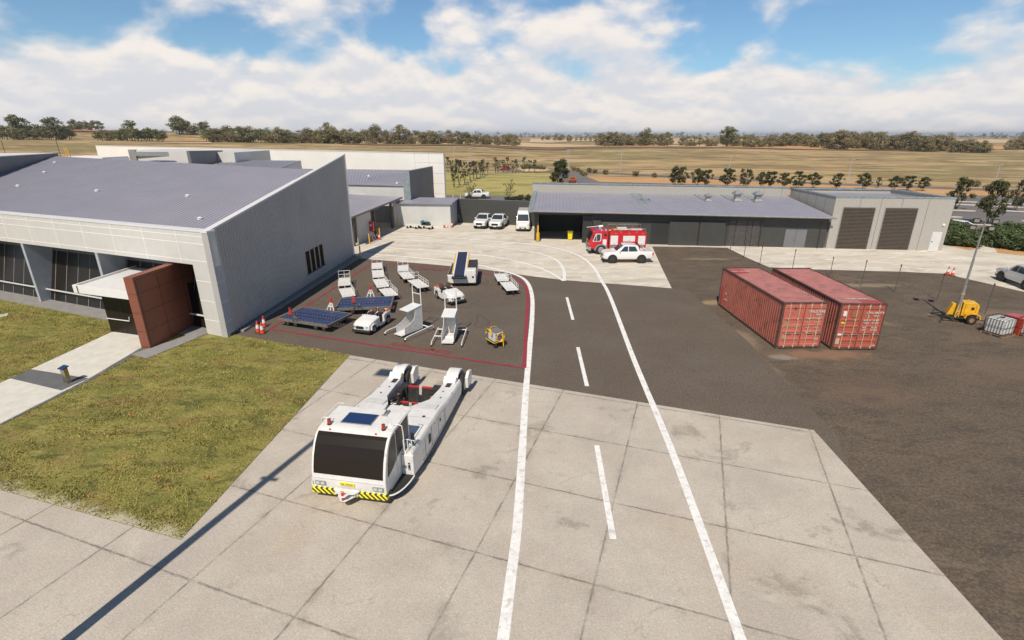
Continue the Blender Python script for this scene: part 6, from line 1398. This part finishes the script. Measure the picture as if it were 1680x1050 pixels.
# ------------------------------------------------------------------ lighting tower trailer
def lighting_tower():
    b0 = G(1561, 528)
    r = empty('mobile_lighting_tower', (b0.x, b0.y, 0), R(-24), 'yellow trailer lighting tower with tall grey mast and four floodlights', 'lighting tower')
    Y_ = M['yellow']; r.scale = (.84, .84, 1)
    m = MB(); m.box(-.5, 1.55, -.1, 0, .30, .42); m.box(-.5, 1.55, 1.0, 1.1, .30, .42); m.box(1.45, 1.55, 0, 1.0, .30, .42); m.box(-.5, -.4, 0, 1, .3, .42); m.build('chassis', M['dark'], r)
    m = MB(); m.prism([(.45, .48), (1.50, .48), (1.50, 1.25), (1.36, 1.42), (.45, 1.42)], .05, 1.0, 'y'); bx = m.build('generator_box', Y_, r, bevel=.03)
    m = MB(); m.box(1.0, 1.2, .035, .05, .95, 1.15); m.build('control_window', M['dark'], bx); [MB().box(x_, x_+.02, .036, .05, .55, 1.32).build('door_seam', M['soffit'], bx) for x_ in (.6, 1.30)]
    m = MB(); m.tube([(.7, .4, 1.42), (.7, .4, 1.56), (.9, .4, 1.56), (.9, .4, 1.42)], .02); m.build('lifting_eye', Y_, bx)
    m = MB(); m.prism([(-.35, .42), (.1, .42), (.25, 1.25), (-.1, 1.2)], .35, .95, 'y'); m.build('mast_housing', Y_, r, bevel=.02)
    m = MB(); m.bars([((.05, -.05, .3), (.28, .2, 2.1)), ((.32, -.05, .3), (.34, .2, 1.6)), ((.1, -.08, .35), (.32, -.08, .8))], .035, 6); m.build('mast_brace', Y_, r)
    mx, my = .22, .15
    m = MB(); m.cyl((mx, my, .55), (mx, my, 2.55), .12, .11, 12); mast = m.build('mast', M['steel'], r)
    m = MB(); m.cyl((mx, my, 2.55), (mx, my, 4.4), .08, .075, 10); m.cyl((mx, my, 4.4), (mx, my, 6.72), .055, .05, 10); m.cyl((mx-.085, my, 2.0), (mx-.06, my, 5.9), .016, None, 5); m.build('mast_extension', M['steel'], mast)
    for z in (.75, 1.95): m = MB(); m.cyl((mx, my, z), (mx, my, z+.08), .135, None, 12); m.build('mast_collar', Y_, mast)
    m = MB(); m.cyl((mx-.75, my, 6.67), (mx+.75, my, 6.67), .03, None, 6); m.build('cross_arm', M['dark'], mast)
    for sx in (-.62, .52):
        for z in (6.85, 6.40):
            q = sx+(.06 if z > 6.6 else -.06)
            m = MB(); m.box(mx+q-.21, mx+q+.21, my-.14, my+.02, z-.15, z+.15); f = m.build('floodlight', M['dark'], mast, bevel=.015)
            m = MB(); m.box(mx+q-.15, mx+q+.15, my-.15, my-.141, z-.09, z+.09); m.build('floodlight_lens', mat('dim_lamp_glass', (.30, .27, .22), .3), f)
    for sy in (-.18, 1.18):
        m = MB(); m.wheel((1.15, sy, .32), .32, .2, 18, 'y'); w = m.build('wheel', M['rubber'], r); s_ = -1 if sy < 0 else 1; m = MB(); m.cyl((1.15, sy+s_*.1, .32), (1.15, sy+s_*.11, .32), .17, None, 10); m.build('rim', M['wood'], w)
        m = MB(); P = []
        P = [(.62, .42), (.70, .68), (.95, .80), (1.35, .80), (1.6, .68), (1.68, .42), (1.6, .42), (1.54, .62), (1.32, .73), (.98, .73), (.76, .62), (.70, .42)]
        m.prism(P, sy-.14, sy+.14, 'y'); m.build('mudguard', Y_, r)
    m = MB(); m.bars([((-.5, .0, .36), (-1.35, .5, .36)), ((-.5, 1.0, .36), (-1.35, .5, .36))], .045, 4); m.build('tow_bar', M['dark'], r)
    for x, y in ((-.9, -.55), (-.9, 1.6), (1.95, -.35), (1.95, 1.5)):
        m = MB(); m.cyl((x, y, 0), (x, y, .62), .025, None, 6); m.cyl((x, y, 0), (x, y, .02), .09, None, 8); m.cyl((x, y, .38), (-.2 if x < 0 else 1.5, .5 if False else (0 if y < 0 else 1.0), .38), .04, None, 4); m.build('stabiliser', M['dark'], r)
lighting_tower()

# ------------------------------------------------------------------ caged tanks and red crates on pallets
def pallet(parent, L=1.2, D=1.0):
    m = MB()
    for y in (-D/2, -.05, D/2-.1): m.box(-L/2, L/2, y, y+.1, 0, .02); [m.box(x-.06, x+.06, y, y+.1, .02, .10) for x in (-L/2+.06, 0, L/2-.06)]
    for i in range(7): x = -L/2+i*(L-.1)/6; m.box(x, x+.1, -D/2, D/2, .10, .125)
    return m.build('pallet', M['wood'], parent)
def ibc(loc, rz, lab):
    r = empty('caged_water_tank', loc, rz, lab, 'tank', 'white caged tanks on pallets'); pallet(r, 1.35, 1.2)
    m = MB(); m.box(-.58, .58, -.50, .50, .14, 1.12); m.build('tank', M['pvc'], r, bevel=.08)
    m = MB(); a, b = .63, .55
    for z in (.15, .62, 1.16): m.tube([(-a, -b, z), (a, -b, z), (a, b, z), (-a, b, z)], .014, 5, closed=True)
    for i in range(5): x = -a+2*a*i/4; m.bars([((x, -b, .13), (x, -b, 1.16)), ((x, b, .13), (x, b, 1.16)), ((x, -b, 1.16), (x, b, 1.16))], .013, 5)
    for i in range(1, 7): y = -b+2*b*i/7; m.bars([((-a, y, .13), (-a, y, 1.16)), ((a, y, .13), (a, y, 1.16))], .013, 5)
    m.bars([((-a, 0, 1.16), (a, 0, 1.16))], .013, 5); m.build('cage', M['dark'], r)
    m = MB(); m.cyl((0, 0, 1.12), (0, 0, 1.17), .11, None, 12); m.build('lid', M['dark'], r)
p = G(1638, 549); ibc((p.x, p.y+.1, 0), R(20), 'white caged water tank on a wooden pallet, left of the red crates')
p = G(1694, 552); ibc((p.x, p.y+.1, 0), R(15), 'white caged water tank cut off by the right picture edge')
def red_crate(loc, rz, lab):
    r = empty('red_crate_stack', loc, rz, lab, 'crate'); 
    for i in range(4):
        z = .02+i*.27; m = MB(); m.box(-.45, .45, -.5, .5, z, z+.24); m.build('crate_box', M['skid_red'], r, bevel=.015)
        m = MB(); m.box(-.47, .47, -.52, .52, z+.20, z+.25); m.build('crate_rim', M['skid_red'], r, bevel=.008)
    m = MB(); m.box(-.4, .4, -.45, .45, 1.085, 1.10); m.build('crate_lid', M['red'], r)
p = G(1668, 547); red_crate((p.x, p.y+.25, 0), R(18), 'stack of red plastic crates between the two caged tanks')

# ------------------------------------------------------------------ slender posts, lamp poles
def fpost(first, b, t, lab, src=[None]):
    B_ = G(*b); top = RY(t[0], t[1], B_.y); hgt = max(1.2, top.z)
    if src[0] is None:
        r = empty('fence_post', (0, 0, 0), 0, lab, 'post', 'thin fence posts round the dirt yard'); m = MB(); m.cyl((0, 0, 0), (0, 0, 1.0), .028, None, 6); m.build('shaft', M['fence'], r); m = MB(); m.cyl((0, 0, .93), (0, 0, 1.0), .045, None, 8); m.build('cap', M['tc_joint'], r); src[0] = r; o = r
    else: o = copy_tree(src[0]); o['label'] = lab
    o.location = B_; o.scale = (1, 1, hgt)
PST = [((1198.5, 409), (1200, 404 - 13), 'beside the patterned window, farthest left'), ((1220, 424), (1223.5, 400), 'left of the two before the patterned window'), ((1246, 436), (1250.5, 404), 'just behind the left container roof'), ((1299, 446), (1307, 409), 'rising behind the right container, in front of the double door'),
       ((1361, 454), (1368, 421.6), 'first right of the containers'), ((1412.5, 469), (1422.5, 427), 'second right of the containers'), ((1467.5, 479), (1480, 434), 'third right of the containers'), ((1537, 493.6), (1552, 450), 'below the two cones on the light yard'), ((1616, 515), (1633.5, 465), 'behind the lighting tower, near the silver pickup')]
for i, (b, t, lab) in enumerate(PST): fpost(i == 0, b, t, 'thin dark fence post '+lab)
def lamp_pole(first, b, topy, lab, src=[None]):
    B_ = G(*b); h = RY(b[0], topy, B_.y).z
    if src[0] is None:
        r = empty('street_lamp', (0, 0, 0), 0, lab, 'lamp pole', 'tall thin lamp poles beyond the buildings'); m = MB(); m.cyl((0, 0, 0), (0, 0, 8), .10, .06, 8); m.build('pole', M['gull'], r); m = MB(); m.tube([(0, 0, 7.9), (.3, 0, 8.05), (1.1, 0, 8.1)], .05); m.build('arm', M['gull'], r)
        m = MB(); m.box(1.0, 1.6, -.12, .12, 8.02, 8.12); m.build('lamp_head', M['dark'], r); src[0] = r; o = r
    else: o = copy_tree(src[0]); o['label'] = lab
    o.location = B_; o.scale = (1, 1, h/8.)
LP_ = [((745.5, 275), 243, 'left of the young tree group, leftmost'), ((769.5, 274), 244, 'rising behind the young tree group'), ((772.3, 275), 244, 'close right of its twin behind the young tree group'), ((855.5, 276), 245, 'above the small planted roundabout, left of a pair'), ((859.3, 276), 246, 'above the small planted roundabout, right of a pair'),
       ((929.7, 282), 247, 'beside the dense tree, left of a pair'), ((932.7, 283), 247.5, 'beside the dense tree, right of a pair'), ((1017.5, 284), 250, 'alone in the field left of the workshop row of trees'), ((1195.5, 284), 257, 'behind the second tree clump of the workshop row'), ((1390, 300), 262, 'above the precast shed'), ((1630, 306), 271, 'at the right beyond the car park trees')]
for i, (b, ty, lab) in enumerate(LP_): lamp_pole(i == 0, b, ty, 'tall thin lamp pole '+lab)
def mast_tower(p, ty, lab):
    B_ = G(*p); h = RY(p[0], ty, B_.y).z; r = empty('lattice_mast', B_, 0, lab, 'mast'); m = MB()
    for k in range(3): a = 2*PI*k/3; m.cyl((.25*math.cos(a), .25*math.sin(a), 0), (.15*math.cos(a), .15*math.sin(a), h), .04, None, 5)
    n = int(h/.8)
    for i in range(n): a = 2*PI*(i % 3)/3; b = 2*PI*((i+1) % 3)/3; z = h*i/n; m.cyl((.24*math.cos(a), .24*math.sin(a), z), (.24*math.cos(b), .24*math.sin(b), z+.8), .025, None, 4)
    m.build('lattice', M['dark'], r)
mast_tower((102, 266), 228, 'thin dark lattice mast behind the roof ladder'); mast_tower((12, 262), 227, 'thin dark lattice mast at the far left beyond the roof')
for i, (x, yb, yt) in enumerate(((178, 262, 235), (267, 264, 238), (460, 262, 238), (500, 262, 239), (549, 263, 239), (584, 263, 240), (643, 264, 241), (674, 265, 241))):
    lamp_pole(False, (x, yb), yt, 'tall thin lamp pole beyond the long white building, number %s from the left' % ['one', 'two', 'three', 'four', 'five', 'six', 'seven', 'eight'][i])
# white road guide posts behind the dark wall
for i, x in enumerate((732, 743.5, 755.5)):
    p = G(x, 328); r = empty('guide_post', (p.x, p.y, 0), 0, 'short white guide post beside the road, %s of three left of the pickup' % ['leftmost', 'middle', 'rightmost'][i], 'post'); MB().cyl((0, 0, 0), (0, 0, 1.0), .06, None, 8).build('shaft', M['white_clean'], r)
# apron light mast (outside the frame, its shadow crosses the apron)
def light_mast():
    H_ = 24.; head = G(649, 617); k = H_/math.tan(SUN_EL); bx, by = head.x-math.sin(SUN_AZ)*k, head.y-math.cos(SUN_AZ)*k
    r = empty('apron_light_mast', (bx, by, 0), R(-12), 'tall round floodlight mast casting the long shadow across the apron', 'light mast')
    m = MB(); m.cyl((0, 0, 0), (0, 0, 12), .19, .155, 16); m.cyl((0, 0, 12), (0, 0, H_), .155, .10, 16); m.build('mast', M['steel'], r)
    m = MB(); m.box(-.9, .9, -.12, .12, H_, H_+.18); m.build('cross_arm', M['steel'], r)
    for x in (-.85, .55): m = MB(); m.box(x-.35, x+.45, -.35, .35, H_+.2, H_+.45); m.build('floodlight', M['dark'], r)
    m = MB(); m.box(-.30, .40, -.05, .05, 12.3, 12.42); m.build('bracket', M['steel'], r)
light_mast()
HAZE = .00011
# ------------------------------------------------------------------ vegetation
def np_mesh(name, V, Fq, mats, idx=None, parent=None):
    me = bpy.data.meshes.new(name); n = len(V); me.vertices.add(n); me.vertices.foreach_set('co', np.asarray(V, np.float32).ravel())
    k = Fq.shape[1]; me.loops.add(Fq.size); me.loops.foreach_set('vertex_index', Fq.astype(np.int32).ravel())
    me.polygons.add(len(Fq)); me.polygons.foreach_set('loop_start', np.arange(0, Fq.size, k, dtype=np.int32)); me.polygons.foreach_set('loop_total', np.full(len(Fq), k, np.int32))
    for m in mats: me.materials.append(m)
    me.update(); me.validate(); o = bpy.data.objects.new(name, me); COL.objects.link(o)
    if parent: o.parent = parent
    return o
def leaves(centers, radii, n, size, flat=.75, seed=0):
    """n leaf quads spread through clumps"""
    g = np.random.default_rng(seed); c = np.array(centers); rr = np.array(radii)
    pr = rr**2; pr = pr/pr.sum(); k = g.choice(len(c), n, p=pr)
    d = g.normal(size=(n, 3)); d /= np.linalg.norm(d, axis=1)[:, None]; rad = rr[k]*g.random(n)**.45
    p = c[k]+d*rad[:, None]*np.array([1, 1, flat])
    u = g.normal(size=(n, 3)); u /= np.linalg.norm(u, axis=1)[:, None]; w = np.cross(u, d); w /= np.linalg.norm(w, axis=1)[:, None]+1e-6
    s = size*(.6+.8*g.random(n))[:, None]
    V = np.stack([p-u*s, p-w*s*.45, p+u*s, p+w*s*.45], 1).reshape(-1, 3)
    return V, np.arange(4*n).reshape(-1, 4)
def clumps(n, H0, H1, R_, g, shape=1.):
    C_ = []; Rr = []; R_ = R_*.9
    for i in range(n):
        t = g.random(); z = H0+(H1-H0)*t; w = R_*(math.sin(PI*(.12+.80*t))**.7)*shape
        a = g.random()*2*PI; q = w*math.sqrt(g.random())
        C_.append((q*math.cos(a), q*math.sin(a), z)); Rr.append(R_*(.20+.22*g.random()))
    return C_, Rr
def tree_proto(name, label, cat, group, H_, R_, H0, ncl, nleaf, lsize, lmat, seed, stems=1, trunk_r=.1, gap=1.):
    g = np.random.default_rng(seed); r = empty(name, (0, 0, 0), 0, label, cat, group)
    C_, Rr = clumps(ncl, H0, H_, R_, g); Rr = [x*gap for x in Rr]
    V, Fq = leaves(C_, Rr, nleaf, lsize, seed=seed)
    m = MB()
    for s in range(stems):
        a = 2*PI*s/max(stems, 1)+seed; lean = (.0 if stems == 1 else .28)*R_
        top = Vector((lean*math.cos(a)*2, lean*math.sin(a)*2, H0+(H_-H0)*.7)); m.tube([(0, 0, -.1), (lean*math.cos(a)*.5, lean*math.sin(a)*.5, H0*.6), top*.75+Vector((.05, .02, .1)), top], [trunk_r, trunk_r*.8, trunk_r*.5, trunk_r*.2], 6)
    for i in range(min(ncl, 16)):
        c = Vector(C_[i]); z0 = min(c.z*.62, H_*.6); f = z0/H_; m.tube([(c.x*.15, c.y*.15, z0), (c.x*.6, c.y*.6, z0+(c.z-z0)*.55), c], [trunk_r*.45, trunk_r*.3, trunk_r*.1], 5)
    m.build('trunk', M['bark'], r); np_mesh('crown', V, Fq, [lmat], parent=r)
    return r
def far_proto(name, label, cat, group, H_, R_, ncl, nleaf, lsize, lmat, seed, H0f=.22):
    g = np.random.default_rng(seed); C_, Rr = clumps(ncl, H_*H0f, H_, R_, g)
    V, Fq = leaves(C_, [x*1.25 for x in Rr], nleaf, lsize, seed=seed, flat=.8)
    m = MB(); m.tube([(0, 0, -.5), (.1, 0, H_*.35), (0, .1, H_*.75)], [.28, .22, .08], 5)
    for i in range(5): c = Vector(C_[i]); m.tube([(0, 0, H_*.28), c*.7+Vector((0, 0, .5)), c], [.14, .1, .04], 4)
    me_v = np.array([tuple(v) for v in m.v]); tq = np.array([f if len(f) == 4 else None for f in m.f if len(f) == 4], dtype=int)
    o = np_mesh(name, np.vstack([V, me_v]), np.vstack([Fq, tq+len(V)]), [lmat, M['bark']])
    mi = np.zeros(len(o.data.polygons), np.int32); mi[len(Fq):] = 1; o.data.polygons.foreach_set('material_index', mi)
    return tag(o, label, cat, group)
# young trees beside the verge
YT = [tree_proto('young_tree', 'x', 'tree', 'young trees on the green verge', 6.0, 1.5, 1.6, 20, 750, .15, M['leaf_dark'], 40+i, 3, .07, .8) for i in range(3)]
yt_used = [False]*3
def put_tree(protos, used, i, loc, lab, sc, rz=None):
    k = i % len(protos); o = place(protos[k], not used[k], loc, random.random()*6 if rz is None else rz, lab, sc); used[k] = True; return o
row = [(745, 308.5, 268), (753.5, 304.5, 262), (762.5, 301, 262), (771.5, 297.2, 262), (777, 294.5, 264), (782, 293, 262), (788, 291, 263), (791.5, 289, 262), (794, 287, 263), (800, 284, 264)]
ordn = ['nearest', 'second', 'third', 'fourth', 'fifth', 'sixth', 'seventh', 'eighth', 'ninth', 'tenth', 'eleventh', 'twelfth', 'thirteenth', 'fourteenth', 'fifteenth', 'sixteenth', 'seventeenth', 'eighteenth']
for i, (x, yb, yt) in enumerate(row):
    p = G(x, yb); h = RY(x, yt, p.y).z/6.0; put_tree(YT, yt_used, i, p, 'dark young tree in the diagonal row on the green verge, %s from the front' % ordn[i], (h*.95, h*.95, h))
for i, x in enumerate((735, 741, 749, 813, 817, 826, 833, 841, 847, 859.5, 868, 877)):
    p = G(x, 283+(i % 2)); put_tree(YT, yt_used, i+1, p, 'small dark young tree along the far road, %s from the left' % ordn[i].replace('nearest', 'first'), (.75, .75, (.85, .75, .8)[i % 3]))
# dense tree beside road
DT = tree_proto('dense_tree', 'dense dark tree standing at the corner of the verge beside the road', 'tree', None, 6.3, 2.3, .9, 46, 5200, .20, M['leaf_dark'], 91, 2, .14, 1.15)
p = G(917, 306); DT.location = p
# saplings behind the dark wall, with round shrubs
SP = [tree_proto('sapling', 'x', 'sapling', 'thin saplings behind the dark wall', 3.9, 1.5, 1.2, 22, 160, .13, M['leaf_dark'], 71+i, 4, .06, .9) for i in range(2)]
for i, x in enumerate((771.5, 836)):
    p = G(x, 329.5); o = SP[i]; o.location = p; o['label'] = ['thin sapling growing in front of the pickup on the road', 'thin spreading sapling behind the right part of the dark wall'][i]
def shrub_proto(seed, n=1500, s=.10, m='leaf_dark'):
    g = np.random.default_rng(seed); C_ = []; Rr = []
    for i in range(16): a = g.random()*2*PI; q = .62*math.sqrt(g.random()); C_.append((q*math.cos(a), q*math.sin(a), .25+.75*g.random())); Rr.append(.32+.12*g.random())
    r = empty('shrub', (0, 0, 0), 0, 'x', 'shrub', 'round dark shrubs behind the dark wall'); V, Fq = leaves(C_, Rr, n, s, seed=seed, flat=.9); np_mesh('foliage', V, Fq, [M[m]], parent=r)
    mm = MB(); [mm.tube([(0, 0, 0), Vector(c)*.6, c], [.04, .03, .01], 5) for c in C_[:6]]; mm.build('stems', M['bark'], r); return r
SH = shrub_proto(5)
for i, (x, lab) in enumerate(((769, 'low shrub below the left sapling'), (780, 'low shrub right of the left sapling'), (832, 'low shrub below the right sapling'), (841, 'low shrub between right sapling and round shrubs'), (852, 'rounded shrub behind the dark wall, left of the last two'), (866.5, 'rounded shrub behind the dark wall, closest to the workshop'))):
    p = G(x, 329.5); place(SH, i == 0, p, i, 'dark '+lab, (.95, .95, 1.0) if i > 3 else (.85, .85, .72))
# trees behind the workshop
WT = [tree_proto('broad_young_tree', 'x', 'tree', 'dark trees in a row behind the workshop', 5.2, 2.5, 1.15, 38, 2100, .19, M['leaf_dark'], 120+i, 3, .08, .80) for i in range(4)]
wu = [False]*4
for i, (x, yb, yt, w) in enumerate(((1106, 305, 276.5, .75), (1118, 305, 277.5, .7), (1143, 306, 279.5, .8), (1157, 306, 281.5, .8), (1192, 307, 280, .95), (1221, 307, 281, .8), (1249, 308, 285, .9), (1262, 308, 284, .8), (1285, 308.5, 286.5, .95), (1307, 309, 284.5, .95), (1334, 309, 286, .95),
        (1371, 310, 287.5, .85), (1416, 310.5, 287, 1.0), (1440, 308, 293, .5), (1466, 312, 291, .95), (1488, 312.5, 291, .85), (1513, 313, 293, .85))):
    p = G(x, yb); h = RY(x, yt, p.y).z/5.2; put_tree(WT, wu, i, p, 'dark leafy tree in the row behind the workshop, %s from the left' % ordn[i].replace('nearest', 'first'), (w*h*1.45, w*h*1.3, h*1.1))
for x, yb, yt, w, lab in ((1568, 343, 293, .85, 'large dark tree rising behind the right corner of the precast shed'), (1620, 369, 298, .75, 'tall dark tree on the car park island behind the floodlights'), (1665, 346, 297, .6, 'dark tree on a car park island at the right edge')):
    p = G(x, yb); h = RY(x, yt, p.y).z/5.2; put_tree(WT, wu, int(x), p, lab, (w*h, w*h, h))
# hedge shrubs
HS = []
for i in range(3):
    g = np.random.default_rng(300+i); C_ = []; Rr = []
    for j in range(46): a = g.random()*2*PI; q = 1.25*math.sqrt(g.random()); C_.append((q*math.cos(a), q*math.sin(a), .3+1.75*g.random()*(1-.25*q/1.25))); Rr.append(.42+.2*g.random())
    r = empty('hedge_shrub', (0, 0, 0), 0, 'x', 'shrub', 'dense green shrubs beside the light yard'); V, Fq = leaves(C_, Rr, 6500, .13, seed=300+i, flat=.9); np_mesh('foliage', V, Fq, [M['leaf_hedge']], parent=r)
    mm = MB(); [mm.tube([(0, 0, 0), Vector(c)*.6, c], [.06, .04, .01], 5) for c in C_[:8]]; mm.build('stems', M['bark'], r); HS.append(r)
hu = [False]*3
for i, (x, yb, s, lab) in enumerate(((1551, 400, .95, 'left hedge, against the precast shed'), (1563, 402, .95, 'left hedge, second from the shed'), (1577, 403, .95, 'left hedge, third from the shed'), (1590, 404.5, .85, 'left hedge, right end by the curved path'), (1557, 391, .95, 'left hedge, rear left'), (1572, 392, .95, 'left hedge, rear right'),
        (1614, 395, .85, 'right hedge, left end by the curved path'), (1627, 399, .95, 'right hedge, second from the path'), (1641, 405, 1.0, 'right hedge, behind the silver pickup nose'), (1656, 408, 1.05, 'right hedge, above the silver pickup roof'), (1672, 410, 1.05, 'right hedge, at the picture edge'), (1690, 412, 1.05, 'right hedge, cut by the picture edge'), (1634, 392, .9, 'right hedge, rear left'), (1652, 395, 1.0, 'right hedge, rear middle'), (1670, 397, 1.0, 'right hedge, rear right'))):
    put_tree(HS, hu, i, G(x, yb), 'dense green shrub in the '+lab, (s, s, s))
# small bushes along far roads
SB = shrub_proto(8, 500, .16, 'leaf_olive'); SB['group'] = 'small roadside bushes'; sbu = 0
for x, y, s in ((858, 277.5, 1.2), (864, 276.8, 1.3), (870, 277, 1.2), (876, 277, 1.4), (882, 277.5, 1.2), (888, 277.8, 1.3), (893, 278.2, 1.1), (940, 280, 1.2), (947, 281.5, 1.2), (953, 286, 1.1), (958, 289, 1.2), (966, 283, 1.3), (976, 284, 1.1), (994, 286, 1.3), (1043, 289, 1.3), (1073, 291, 1.1), (1645, 309, 1.4), (1600, 306, 1.2)):
    o = place(SB, sbu == 0, G(x, y), x, 'small olive bush beside the far road', (s*1.1, s*1.1, s)); sbu = 1

# tree belts beyond the field: (count, px0, px1, Y0, Y1, height range)
FT = [far_proto('field_tree', 'olive-brown gum tree in the wide tree belt beyond the dry field', 'tree', 'gum trees of the belt beyond the dry field', 10, 4.3, 32, 1500, .38, M['leaf_olive'], 500+i, .06) for i in range(4)]
FG = [far_proto('field_tree', 'green gum tree with bare lower trunk in the belt left beyond the field', 'tree', 'taller green gum trees at the left of the belt', 11, 4.0, 28, 1300, .38, M['leaf_gum'], 520+i, .22) for i in range(3)]
fu = [False]*4; gu = [False]*3; NT_ = 0
def belt(n, x0, x1, Y0, Y1, h0, h1, green=0., tall=()):
    global NT_
    for i in range(n):
        x = x0+(x1-x0)*(i+random.random()*.9)/n; Y = Y0+(Y1-Y0)*random.random(); X = (x-840)/893*Y; h = (h0+(h1-h0)*random.random())*1.12
        gr = random.random() < green; P_, u_, base = (FG, gu, 11.) if gr else (FT, fu, 10.)
        k = random.randrange(len(P_)); o = P_[k] if not u_[k] else P_[k].copy()
        if u_[k]: COL.objects.link(o)
        u_[k] = True; s = h/base; o.location = (X, Y, TH(X, Y)-.3); o.rotation_euler = (0, 0, random.random()*6); w = s*random.uniform(1.0, 1.6); o.scale = (w, w, s); NT_ += 1
belt(26, 0, 118, 440, 500, 7, 11, .9); belt(2, 25, 40, 450, 455, 16, 17, 1); belt(1, 88, 92, 450, 455, 15, 16, 1)
belt(9, 155, 200, 430, 470, 6, 8, .8); belt(16, 198, 270, 430, 480, 7.5, 10, .9); belt(1, 214, 217, 440, 445, 13.5, 14, 1); belt(10, 118, 172, 640, 680, 8, 11, .4)
belt(28, 335, 480, 425, 500, 8, 11, .5); belt(8, 290, 345, 560, 600, 8, 12, .8); belt(2, 294, 303, 560, 565, 15, 16, 1); belt(20, 480, 620, 440, 500, 8, 11, .25); belt(16, 620, 740, 450, 520, 7.5, 10.5, .1); belt(3, 488, 700, 450, 470, 13, 14, .2); belt(18, 740, 852, 470, 520, 6.5, 9.5, .1)
belt(22, 978, 1100, 490, 560, 8, 11, .5); belt(1, 1058, 1062, 500, 505, 14, 15, 1); belt(8, 1100, 1190, 520, 560, 7, 9, .4); belt(2, 1193, 1196, 510, 515, 15, 16, 1); belt(10, 1195, 1265, 480, 540, 7.5, 10, .2); belt(24, 1265, 1400, 500, 560, 8, 12, .15); belt(22, 1350, 1500, 440, 500, 9.5, 13, .05); belt(12, 1500, 1562, 415, 450, 8.5, 12, .0); belt(12, 1565, 1628, 400, 415, 5.5, 8, .0); belt(5, 1655, 1700, 460, 480, 7, 9, 0)
belt(12, 890, 980, 800, 1100, 6, 10, .5)
# far-off woodland: one band of crowns on the skyline
def woodland(name, n, x0, x1, Y0, Y1, h0, h1, seed):
    g = np.random.default_rng(seed); C_ = []; Rr = []
    for i in range(n):
        x = x0+(x1-x0)*g.random(); Y = Y0+(Y1-Y0)*g.random(); X = (x-840)/893*Y; h = h0+(h1-h0)*g.random()**1.5; zb = TH(X, Y)
        for j in range(4): C_.append((X+g.normal()*h*.25, Y+g.normal()*h*.25, zb+h*(.3+.6*g.random()))); Rr.append(h*.30)
    V, Fq = leaves(C_, Rr, n*34, Y0/1000*.9, seed=seed); o = np_mesh(name, V, Fq, [M['far_wood']]); tag(o, 'hazy far-off woodland along the skyline', 'woodland', kind='stuff')
woodland('distant_woodland', 900, -200, 1900, 1500, 2300, 8, 22, 11)
# ------------------------------------------------------------------ lawn blades
def in_poly(px, py, poly):
    x = np.asarray(px); y = np.asarray(py); ins = np.zeros(len(x), bool); n = len(poly)
    for i in range(n):
        x1, y1 = poly[i][0], poly[i][1]; x2, y2 = poly[(i+1) % n][0], poly[(i+1) % n][1]
        c = ((y1 > y) != (y2 > y)) & (x < (x2-x1)*(y-y1)/(y2-y1+1e-12)+x1); ins ^= c
    return ins
def blades(name, N, hmin, hmax, wid, m, seed, clump=None, kindlab=None):
    g = np.random.default_rng(seed)
    if clump:
        cx = g.uniform(-45, -9, clump); cy = 12+(40-12)*g.random(clump)**1.4; k = g.integers(0, clump, N); x = cx[k]+g.normal(size=N)*.13; y = cy[k]+g.normal(size=N)*.07
    else: x = g.uniform(-48, -8, N*3); y = 11+(42-11)*g.random(N*3)**1.5; 
    if not clump:
        dn = np.sin(x*1.9+np.sin(y*1.3)*1.7)*np.sin(y*2.3+np.sin(x*.9)*2)+.7*np.sin(x*.7+y*.5+1)*np.sin(y*.8-x*.4)+.6*np.sin(x*5.1+2*np.sin(y*3.7)); kp = g.random(len(x)) < np.clip(.45+.42*dn, .06, 1); x = x[kp]; y = y[kp]
    ok = in_poly(x, y, LAWN); PT = [G(183, 546), G(51, 607), G(-70, 661), G(-90, 745), G(0, 697), G(147, 622), G(231, 572), G(240, 590), G(345, 547), (-22, 34)]
    ok &= ~in_poly(x, y, PT); ok &= ~in_poly(x, y, [F(-1, .80), F(FL, .80), F(FL, -3), F(-1, -3)])
    x = x[ok][:N]; y = y[ok][:N]; n = len(x)
    a = g.random(n)*2*PI; h = g.uniform(hmin, hmax, n); w = wid*(.6+.8*g.random(n)); lx = g.normal(size=n)*.05; ly = g.normal(size=n)*.05
    V = np.stack([np.stack([x-w*np.cos(a), y-w*np.sin(a), np.full(n, .03)], 1), np.stack([x+w*np.cos(a), y+w*np.sin(a), np.full(n, .03)], 1), np.stack([x+lx, y+ly, .03+h], 1)], 1).reshape(-1, 3)
    o = np_mesh(name, V, np.arange(3*n).reshape(-1, 3), [m]); tag(o, kindlab, 'grass', kind='stuff')
blades('lawn_grass', 150000, .025, .085, .020, M['tuft'], 1, None, 'short green and brown lawn grass in front of the office building')
blades('dry_grass_tufts', 2600, .05, .11, .028, M['tuft_dry'], 2, 130, 'scattered orange-brown dry tufts in the lawn')

# ------------------------------------------------------------------ haze
hz = bpy.data.materials.new('air'); hz.use_nodes = True; k = NT(hz.node_tree); k.n.remove(k.n['Principled BSDF'])
pv = k.new('ShaderNodeVolumePrincipled'); pv.inputs['Color'].default_value = (.80, .88, 1, 1); pv.inputs['Density'].default_value = HAZE; pv.inputs['Anisotropy'].default_value = .2
k.l.new(pv.outputs[0], k.n['Material Output'].inputs['Volume'])
tag(MB().box(-16000, 16000, -16000, 16000, -1.1, 60).build('haze', hz), kind='stuff')
